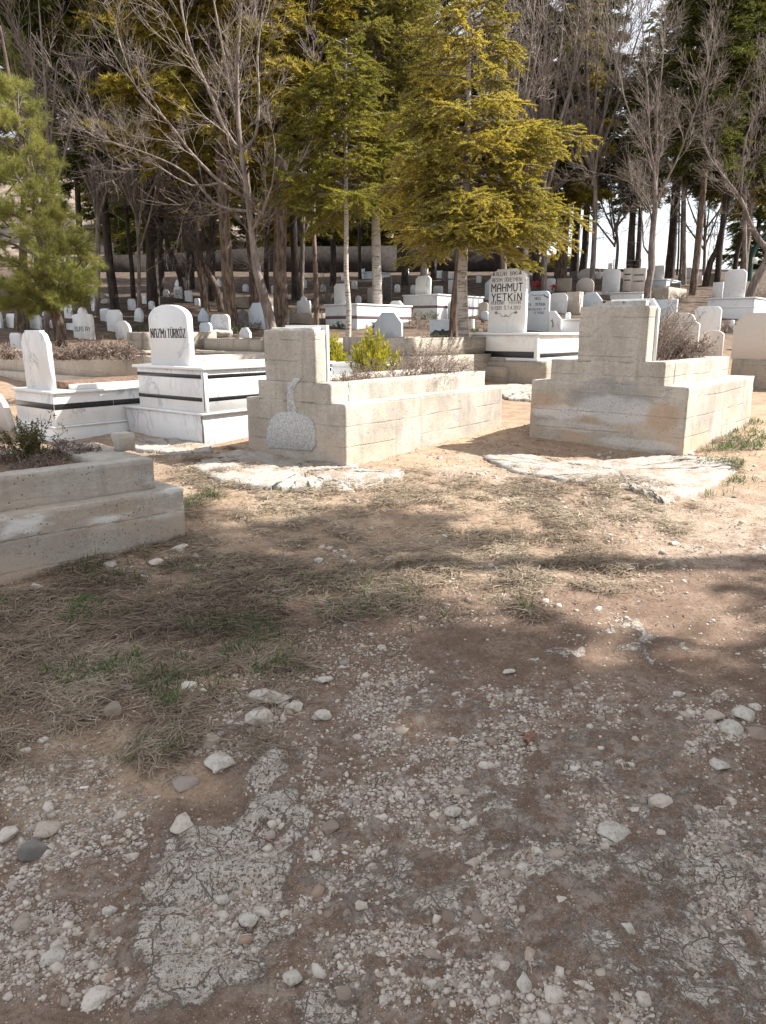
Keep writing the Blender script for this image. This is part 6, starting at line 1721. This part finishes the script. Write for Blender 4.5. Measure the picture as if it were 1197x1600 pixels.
bare_tree('bare_tree', 'bare tree at the right edge, trunk leaning out then a pale limb sweeping left', Y, [
 [(1164, 472, 0.184, 0), (1180, 440, 0.156, 0), (1196, 412, 0.147, 0), (1200, 392, 0.129, 0), (1190, 380, 0.110, 0), (1180, 365, 0.101, 0), (1168, 340, 0.083, 0), (1157, 310, 0.058, 0), (1130, 275, 0.043, 0), (1108, 245, 0.036, 0), (1100, 215, 0.032, 0), (1100, 170, 0.029, 0), (1108, 110, 0.022, 0), (1120, 40, 0.014, 0)],
 [(1157, 310, 0.040, 0), (1160, 270, 0.032, -.2), (1163, 230, 0.029, -.3), (1175, 190, 0.022, -.3), (1200, 150, 0.011, -.4)],
 [(1130, 275, 0.025, 0), (1115, 245, 0.022, .3), (1122, 200, 0.018, .3), (1150, 150, 0.013, .3), (1175, 90, 0.007, .3)],
 [(1185, 372, 0.029, 0), (1215, 340, 0.022, 0), (1230, 280, 0.014, 0)]], 36, level=3, per=7, Ltw=(.7, 1.8), kids=(5, 5, 4), minr=.0035)
# grey thickets of bare crowns
def thicket(px, pyb, Y, top, n, spread, label, seed, r=.09, minr=.012, twig='twig', per=4, Ltw=(.9, 2.0), bark='bark_grey', upb=.09):
    rng = np.random.default_rng(seed); g_ = P(px, pyb, Y); limbs = []
    zg = Hs(g_.x, g_.y); _, py0 = project(g_.x, g_.y, zg); py0 = float(py0)
    h = py0-top
    limbs.append([(px, py0, r, 0), (px+rng.uniform(-6, 6), py0-h*.3, r*.8, 0), (px+rng.uniform(-8, 8), py0-h*.6, r*.55, 0), (px+rng.uniform(-15, 15), top, r*.15, 0)])
    for k in range(n):
        s = (k/(max(1, n-1))*2-1); st = rng.uniform(.25, .45); dy = rng.uniform(-1.2, 1.2)
        limbs.append([(px, py0-h*st, r*.6, 0), (px+s*spread*.45, py0-h*(st+.2), r*.42, dy*.5), (px+s*spread*.8, py0-h*(st+.4), r*.28, dy), (px+s*spread, top+rng.uniform(0, .25)*h, r*.1, dy*1.3)])
    return bare_tree('bare_tree', label, Y, limbs, seed, twig=twig, bark=bark, level=3, per=per, Ltw=Ltw, upb=upb, minr=minr*.62, kids=(4, 4, 3))
thicket(70, 440, 19, -20, 4, 70, 'tall thin grey bare tree reaching up into the sky at top left', 41, .07, .008)
thicket(150, 440, 24, 40, 6, 90, 'bare greyish tree behind the long-needled pine', 42, .09, .010)
thicket(215, 440, 22, 120, 6, 80, 'low spreading bare tree with a slanting stem left of the twin brown stems', 43, .06, .009)
thicket(790, 440, 26, -40, 7, 70, 'tall grey bare tree showing above the right shoulder of the cedar', 44, .11, .011)
thicket(850, 440, 30, -60, 8, 80, 'dense bare grey crown right of the cedar top', 45, .12, .012)
thicket(925, 440, 33, -40, 8, 85, 'dense bare crown between the cedar and the pale bare trunk', 46, .12, .013)
thicket(660, 440, 28, -40, 6, 70, 'bare tree seen through the gap between the two cedars', 47, .11, .012)
thicket(1070, 440, 36, 20, 7, 70, 'bare tree behind the pale upright trunk on the right', 48, .12, .013)
thicket(1165, 440, 34, -20, 7, 70, 'tall bare tree behind the right-edge tree', 49, .12, .013)
thicket(470, 440, 30, 120, 6, 60, 'bare tree with dark tangled twigs behind the middle trunks', 50, .10, .013, 'twig_dark')
thicket(960, 430, 42, 260, 6, 60, 'small bare tree whose drooping twigs hang into the sky gap', 51, .10, .014, 'twig_dark', upb=-.05)
thicket(1100, 430, 42, 250, 6, 60, 'small bare tree whose twigs fill the right part of the sky gap', 52, .10, .014, 'twig_dark', upb=0)
thicket(827, 455, 30, 250, 3, 30, 'slender pale trunk under the right side of the cedar', 53, .13, .012, bark='bark_pale')

# ---- tall cedars standing right of the camera, out of frame, shading the lane ---------------
SH = {'shade': shared(301, 13, 2.7, 2.4, 110, 88000, .17, .055, 'cedar_dk', prof=lambda t: 1.0-.35*t, droop=.12),
 'high': shared(302, 14.5, 2.1, 9.7, 50, 56000, .17, .055, 'cedar_dk', prof=lambda t: 1.0-.35*t, droop=.12)}
def side_tree(x, y, s, label, seed, kind='shade'):
    b = Vector((x, y, Hs(x, y)))
    of = Vector((0, .75 if seed == 3 else 0, 0))
    make_tree('cedar_tree', label, [b-Vector((0, 0, .3)), b+Vector((.05, 0, 3)), b+Vector((0, .1, 8*s))+of*.7, b+Vector((0, 0, 13*s))+of], [.2, .17, .1, .02], bark='bark_pine', group='trees right of the viewpoint',
       crown_mesh=SH[kind], crown_loc=b+of, crown_scale=s, crown_rot=seed, seed=300+seed)
side_tree(9.0, 2.35, 1.0, 'dark cedar right of the viewpoint whose shadow covers the lane', 1)
side_tree(8.0, -2.0, 1.0, 'second cedar right of the viewpoint, behind the first', 2)
side_tree(9.6, 3.3, 1.0, 'high-crowned cedar between the other shading cedars right of the viewpoint', 5, 'high')
side_tree(8.7, 4.75, 1.0, 'high-crowned cedar whose shade reaches the near tomb', 3, 'high')
side_tree(12.5, -4.5, 1.1, 'third cedar right of and behind the viewpoint', 4)

# ================================================================== SMALL PLANTS
def bush(px, py, label, n, h, lean=(0, 0), spread=.35, leafm='dryplant', leaves=0, ls=.02, seed=0, Y=None, z=None, rad=.15, r=.0035, name='dry_bush', cat='bush', grp=None, kids=2, curve=.25):
    rng = np.random.default_rng(seed); p = G(px, py) if Y is None else P(px, py, Y)
    if z is not None: p.z = z
    t = thing(name, label, cat, tuple(p), 0, grp); segs = []; pos = []; dr = []
    for k in range(n):
        a = rng.uniform(0, 6.28); q = Vector((math.cos(a), math.sin(a)*.7, 0))*rad*rng.uniform(0, 1)
        d = Vector((lean[0]+rng.normal()*spread, lean[1]+rng.normal()*spread, 1)).normalized(); L = h*rng.uniform(.45, 1.1); m = 6
        for j in range(m):
            e = q+d*(L/m); segs.append([*q, *e, r*(1.2-j/m), r*(1.2-(j+1)/m)])
            if j > 1:
                for w in range(kids):
                    d2 = (d+Vector(rng.normal(size=3)*.55)).normalized(); l2 = L*rng.uniform(.08, .28); e2 = e+d2*l2; segs.append([*e, *e2, r*.6, r*.4])
                    pos.append(tuple(e2)); dr.append(tuple(d2))
            pos.append(tuple(e)); dr.append(tuple(d))
            q = e; d = (d+Vector((rng.normal()*.12+lean[0]*curve*.3, rng.normal()*.12, -curve*.25*j/m))).normalized()
    v, f = tubes(segs, 3); mesh_np('stems', v, [f], M['twig'], t)
    if leaves:
        pos = np.array(pos); dr = np.array(dr); i = rng.integers(0, len(pos), leaves)
        d = dr[i]*.5+rng.normal(size=(leaves, 3))*.7; d /= np.linalg.norm(d, axis=1)[:, None]
        V, F = blades(pos[i]+rng.normal(size=(leaves, 3))*.012, d, ls*rng.uniform(.6, 1.4, leaves), ls*.45)
        mesh_np('leaves', V, [F], M[leafm], t)
    return t
# on the wide right tomb
fr, W, L, xs0, xs1, zt1, zt2 = right_t
q = fr.world((xs1+xs0)/2+.25, .75, zt2-.05)
def at_(fr, x, y, z): w = fr.world(x, y, z); return w
def bush_at(w, *a, **k):
    px, py = project(w.x, w.y, w.z); return bush(float(px), float(py), *a, Y=w.y, z=w.z, **k)
bush_at(at_(fr, xs1-.55, .80, zt2-.05), 'big dry bush of leaning stalks growing out of the wide concrete tomb', 95, .58, lean=(.38, .0), spread=.24, leaves=1500, ls=.022, seed=3, rad=.34, r=.0055)
bush_at(at_(fr, xs1-.42, 1.45, zt2-.05), 'lower tangle of dry leafy stems at the far end of the wide tomb', 55, .34, lean=(.35, 0), spread=.5, leaves=2600, ls=.026, seed=4, rad=.30, r=.004)
bush_at(at_(fr, xs1-.17, 1.2, zt2+.01), 'few thin stems drooping over the sunlit side of the wide tomb', 7, .28, lean=(.9, -.6), spread=.3, seed=5, rad=.08, r=.003, curve=2.2)
# on the left pillar tomb
fr, W, L, xs0, xs1, zt1, zt2 = left_t
for k, (yy, xx, n, h, lv, lab) in enumerate(((.55, -.34, 40, .17, 900, 'withered reddish stems right behind the left head block'), (1.0, -.40, 26, .20, 500, 'low dry creeper in front of the yellow-green bush'),
        (1.55, -.32, 40, .42, 700, 'bramble with arching twigs at the middle of the left pillar tomb'), (2.1, -.36, 46, .52, 900, 'tall dry bramble by the pale cedar trunk, spilling over the tomb'), (2.5, -.3, 22, .25, 400, 'thin dry weeds on the far end of the left pillar tomb'))):
    bush_at(at_(fr, xs1+xx, yy, zt2-.08), lab, n, h, lean=(.12, -.1), spread=.65, leaves=lv, ls=.02, seed=10+k, rad=.26, r=.0032, curve=1.0, name='dry_bramble')
bush_at(at_(fr, xs1-.02, 1.9, zt2), 'long bare twigs hanging down the sunlit side of the left pillar tomb', 12, .45, lean=(.55, -.5), spread=.35, seed=17, rad=.25, r=.0028, curve=2.6, name='dry_bramble')
def weed(px, py, h, label, seed, n=5): bush(px, py, label, n, h, spread=.35, seed=seed, rad=.03, r=.0025, leaves=20, ls=.012, name='dry_weed', cat='plant', kids=1)
weed(700, 672, .34, 'branched bare weed standing against the sunlit side of the left tomb', 21, 7)
weed(207, 850, .22, 'single thin bare weed at the foot of the near concrete tomb', 22, 3)
weed(1125, 660, .16, 'small dry weed right of the wide tomb', 23, 4)
# thuja-like bushes
def thuja(w, h, r, n, label, seed):
    rng = np.random.default_rng(seed); t = thing('conifer_bush', label, 'bush', tuple(w)); segs = []; pos = []; dr = []
    for k in range(n):
        a = rng.uniform(0, 6.28); q0 = rng.uniform(0, 1)**.6; x, y = math.cos(a)*r*q0, math.sin(a)*r*q0; hh = h*(1-.6*q0**1.5)*rng.uniform(.8, 1.12)
        base = Vector((x*.45, y*.45, 0)); tip = Vector((x*1.05, y*1.05, hh)); segs.append([*base, *tip, .006, .003])
        for j in range(60):
            f = rng.uniform(.15, 1); p = base.lerp(tip, f); an = rng.uniform(0, 6.28); s_ = .045*(1.25-f)
            pos.append((p.x+math.cos(an)*s_, p.y+math.sin(an)*s_, p.z)); dr.append((math.cos(an)*.5, math.sin(an)*.5, 1.0))
    v, f = tubes(segs, 4); mesh_np('stems', v, [f], M['bark_grey'], t)
    d = np.array(dr)+rng.normal(size=(len(dr), 3))*.25; d /= np.linalg.norm(d, axis=1)[:, None]
    V, F = blades(np.array(pos), d, .055*rng.uniform(.7, 1.3, len(dr)), .018); mesh_np('foliage', V, [F], M['thuja'], t)
Yb = 9.7; p = P(583, 592, Yb); p.z = P(583, 588, Yb).z-.05
thuja(p, P(583, 518, Yb).z-p.z, .36, 75, 'bright yellow-green bush of upright sprays behind the left pillar tomb', 5)
Yb = 10.4; p = P(519, 580, Yb); p.z = P(519, 580, Yb).z
thuja(p, P(519, 522, Yb).z-p.z, .20, 34, 'smaller yellow-green bush half hidden by the left head block', 6)
# near tomb plants
w = near_t.world(-.62, -1.55, .50)
def near_w(px, py, z):
    d = ray(px, py); t_ = (near_t.o.z+z-CAMZ)/d.z; return cam.location+d*t_
w = near_w(50, 722, .50)
bush_at(w, 'small olive-leaved shrub growing from the near concrete tomb', 34, .25, spread=.30, leafm='drybush', leaves=2200, ls=.024, seed=31, rad=.08, r=.004, name='leafy_shrub')
for k, (px, py, n, h) in enumerate(((20, 722, 30, .10), (90, 716, 34, .10), (125, 712, 24, .08), (60, 730, 26, .09), (0, 712, 26, .10), (105, 704, 20, .08))):
    w = near_w(px, py, .50)
    bush_at(w, ['brownish dead stems left of the olive shrub', 'brownish dead stems right of the olive shrub', 'dead stems nearest the little capped block', 'dead stems in front of the olive shrub', 'dead stems at the left edge of the near tomb', 'dead stems behind the olive shrub, right side'][k], n, h, spread=.9, leaves=700, ls=.018, seed=40+k, rad=.16, r=.003, curve=1.5, name='dead_stems', cat='plant', grp='dead stems on the near tomb')
# weeds on the long sunlit tomb behind
for k, (px, py, n, h) in enumerate(((15, 553, 60, .22), (95, 554, 60, .20), (135, 553, 70, .26), (170, 552, 70, .34), (195, 553, 40, .2), (115, 553, 50, .2))):
    Yb = 10.75; p = P(px, py+4, Yb)
    bush(px, py+5, ['dry weeds at the left end of the long sunlit tomb', 'dry weeds right of the pine trunk base', 'dry weeds in the middle of the long sunlit tomb', 'tallest dry weed clump below the white gravestones', 'dry weeds at the right end of the long sunlit tomb', 'dry weeds left of the tallest clump'][k], n, h, spread=.8, leaves=1400, ls=.03, seed=60+k, Y=Yb, z=p.z-.04, rad=.42, r=.005, curve=1.2, name='dry_weeds', cat='plant', grp='dry weeds on the long tomb')
# other clumps on the slope
for k, (px, py, n, h, lv, mt, lab) in enumerate((
   (604, 522, 60, .22, 1500, 'dryplant', 'dead clump heaped before the wide bluish headstone'),
   (395, 514, 30, .22, 300, 'straw', 'straw tuft below the large bluish stone'), (655, 512, 30, .45, 500, 'straw', 'pale dry stems left of the black date plate'),
   (668, 500, 26, .25, 500, 'grass', 'green leafy tuft in front of the big white tomb'), (545, 512, 50, .14, 1500, 'grass', 'green grass strip left of the thin pale trunk base'),
   (580, 511, 50, .14, 1300, 'grass', 'green grass strip between the two pale trunks'), (217, 518, 24, .2, 400, 'grass', 'green tuft left of the arched headstone'), (368, 520, 24, .2, 400, 'grass', 'green tuft at the brown pine foot'),
   (745, 520, 26, .12, 500, 'grass', 'green tuft behind the cedar trunk'), (1060, 470, 40, .35, 500, 'straw', 'pale dry weeds right of the stepped tomb on the right'), (1045, 492, 40, .3, 500, 'straw', 'dry weeds behind the wavy tan stone'),
   (560, 470, 40, .6, 300, 'dryplant', 'reddish dry stems behind the maroon-banded tomb'), (480, 500, 60, .7, 300, 'dryplant', 'bare scrub tangle in front of the grey crowned stone'), (505, 470, 40, 1.1, 200, 'dryplant', 'upright bare scrub behind the straight grey-brown trunk'),
   (150, 500, 30, .4, 400, 'dryplant', 'dry scrub behind the crowned lettered stone'), (265, 470, 30, .6, 200, 'dryplant', 'sparse bare scrub left of the forked black trunk'), (1135, 520, 30, .3, 500, 'dryplant', 'dry brown weeds left of the blank right-edge headstone'), (1185, 470, 40, .5, 400, 'straw', 'dry thicket behind the leaning right-edge trunk'))):
    bush(px, py, lab, n, h, spread=.5, leaves=lv, leafm=mt, ls=.035, seed=80+k, rad=.4, r=.006, curve=.8, name='scrub_clump', cat='plant', grp='scrub between the graves')

# ---- straw and grass on the ground (uncountable) -------------------------------------------
def straw(name, label, n, blobs, seed, L=(.05, .16), wd=.0026, mat='straw', lie=.16, hump=.03, base_w=0.0, ymax=9.0, cat='grass', mult=7, rise=0.0):
    rng = np.random.default_rng(seed); m = n*mult
    Yd = 1.6*np.exp(rng.uniform(0, 1, m)*math.log(ymax/1.6)); px = rng.uniform(-40, 1240, m); X = (px-CX)/F_PX*(Yd*cp+1.3*sp)
    k = rng.uniform(0, 1, m) < (Yd/ymax); X, Yd = X[k], Yd[k]
    Zg = H(X, Yd); px, py = project(X, Yd, Zg)
    jx = px+(fbm(X*4, Yd*4, 91, 4)-.5)*150; jy = py+(fbm(X*4, Yd*4, 93, 4)-.5)*70
    w = px_blob(jx, jy, blobs)*(.15+1.5*sstep(.38, .62, fbm(X*5, Yd*5, 95, 4)))+base_w
    k = rng.uniform(0, 1, len(X)) < w
    X, Yd, Zg = X[k][:n], Yd[k][:n], Zg[k][:n]; N = len(X)
    dens = sstep(.38, .62, fbm(X*5, Yd*5, 95, 4))
    az = fbm(X*2.5, Yd*2.5, 97, 3)*18+rng.normal(0, 1.15, N); l = rng.uniform(*L, N)
    e = np.abs(rng.normal(0, lie, N))+rise; cu = rng.normal(0, 1.1, N)
    z0 = Zg+rng.uniform(0, 1, N)*hump*dens+.002
    pts = []; p = np.stack([X, Yd, z0], 1); d = np.stack([np.cos(az)*np.cos(e), np.sin(az)*np.cos(e), np.sin(e)], 1); S = 3
    pts.append(p)
    for j in range(S):
        p = p+d*(l/S)[:, None]; pts.append(p)
        a = cu*.35; ca, sa = np.cos(a), np.sin(a)
        d = np.stack([d[:, 0]*ca-d[:, 1]*sa, d[:, 0]*sa+d[:, 1]*ca, d[:, 2]-(.13 if rise == 0 else .08)], 1); d /= np.linalg.norm(d, axis=1)[:, None]
    pts = np.stack(pts, 1); pts[:, 1:, 2] = np.maximum(pts[:, 1:, 2], (Zg+.002)[:, None])
    t = pts[:, -1]-pts[:, 0]; s_ = np.stack([-t[:, 1], t[:, 0], rng.normal(0, .4, N)*l], 1); s_ /= np.linalg.norm(s_, axis=1)[:, None]
    wv = wd*rng.uniform(.6, 1.4, N)*(.6+Yd/6)
    prof = [.8, 1, .75, .12]; V = np.zeros((N, 8, 3))
    for j in range(4):
        o = s_*(wv*prof[j]*.5)[:, None]; V[:, 2*j] = pts[:, j]-o; V[:, 2*j+1] = pts[:, j]+o
    b = (np.arange(N)*8)[:, None]; F = np.concatenate([b+np.array([[2*j, 2*j+1, 2*j+3, 2*j+2]]) for j in range(3)])
    o = mesh_np(name, V.reshape(-1, 3), [F], M[mat]); tag(o, label, cat, kind='stuff'); return o
STRAW_SUN = [(880, 800, 190, 55, 1), (780, 860, 170, 50, .9), (960, 790, 130, 40, .9), (400, 755, 150, 30, .9), (330, 770, 60, 40, .8), (620, 840, 200, 60, .55), (450, 800, 130, 30, .5), (880, 900, 120, 30, .7), (690, 780, 130, 40, .5), (320, 725, 60, 18, .6), (1130, 690, 60, 40, .35)]
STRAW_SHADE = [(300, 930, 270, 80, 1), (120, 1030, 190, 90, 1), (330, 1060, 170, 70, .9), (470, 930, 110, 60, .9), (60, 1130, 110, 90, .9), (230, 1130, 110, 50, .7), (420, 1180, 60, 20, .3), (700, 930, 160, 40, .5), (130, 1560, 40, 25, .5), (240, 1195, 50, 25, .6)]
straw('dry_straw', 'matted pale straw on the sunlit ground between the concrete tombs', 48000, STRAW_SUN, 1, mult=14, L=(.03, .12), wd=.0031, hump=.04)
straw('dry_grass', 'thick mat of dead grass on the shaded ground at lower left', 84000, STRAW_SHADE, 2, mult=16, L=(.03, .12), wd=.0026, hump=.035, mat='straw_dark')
GREEN = [(140, 1060, 60, 18, .8), (150, 965, 40, 14, .8), (300, 1080, 90, 25, .7), (430, 1065, 50, 14, .8), (250, 1090, 50, 30, .6), (35, 1222, 20, 14, 1), (145, 1158, 16, 10, 1), (172, 1192, 16, 10, .9), (240, 1178, 14, 8, 1),
   (660, 990, 30, 10, 1), (735, 962, 16, 10, 1), (775, 985, 10, 6, 1), (858, 925, 10, 6, 1), (345, 788, 26, 8, .9), (418, 768, 16, 8, 1), (1160, 690, 40, 30, .9), (1155, 760, 16, 14, .9), (1160, 660, 40, 15, .8), (640, 660, 10, 5, .4), (605, 1065, 15, 6, .5), (1130, 720, 20, 20, .6), (520, 940, 120, 40, .25), (200, 900, 120, 30, .3), (5, 935, 14, 8, 1), (370, 1000, 120, 40, .35), (800, 935, 40, 10, .4)]
straw('green_grass', 'short green grass sprouting in scattered tufts through the dead grass', 7500, GREEN, 3, mult=45, L=(.03, .075), wd=.0036, mat='grass', lie=.5, hump=.035, rise=.5)
straw('leaf_litter', 'fine dry litter scattered over the dirt around the tombs', 9000, [(600, 850, 600, 160, .8), (100, 1100, 200, 200, .6), (700, 690, 250, 60, .9)], 4, L=(.012, .045), wd=.004, mat='dryplant', lie=.25, hump=.01, base_w=.02, cat='litter')

def twig_obj(pts, r, label, seed):
    ps = []
    for (x, y) in pts: g_ = G(x, y); ps.append(Vector((g_.x, g_.y, g_.z+.02)))
    b = ps[0]; mb = MB(); mb.add(*tube_path([p-b for p in ps], [r*(1-.5*i/len(ps)) for i in range(len(ps))], 6, .1, seed))
    o = mb.build('fallen_twig', M['straw' if r < .004 else 'twig']); o.location = b; tag(o, label, 'twig', 'dead twigs on the ground')
twig_obj([(425, 930), (470, 924), (520, 921), (570, 928)], .007, 'long dead stalk lying across the sun and shade edge', 1)
twig_obj([(528, 972), (555, 988), (578, 1000)], .004, 'thin pale stalk lying right of the shaded grass', 2)
twig_obj([(400, 935), (450, 940), (500, 950), (540, 948)], .005, 'second dead stalk just below the long one', 3)
twig_obj([(1040, 700), (1058, 712), (1078, 716)], .006, 'short dark stick at the front corner of the wide tomb', 4)
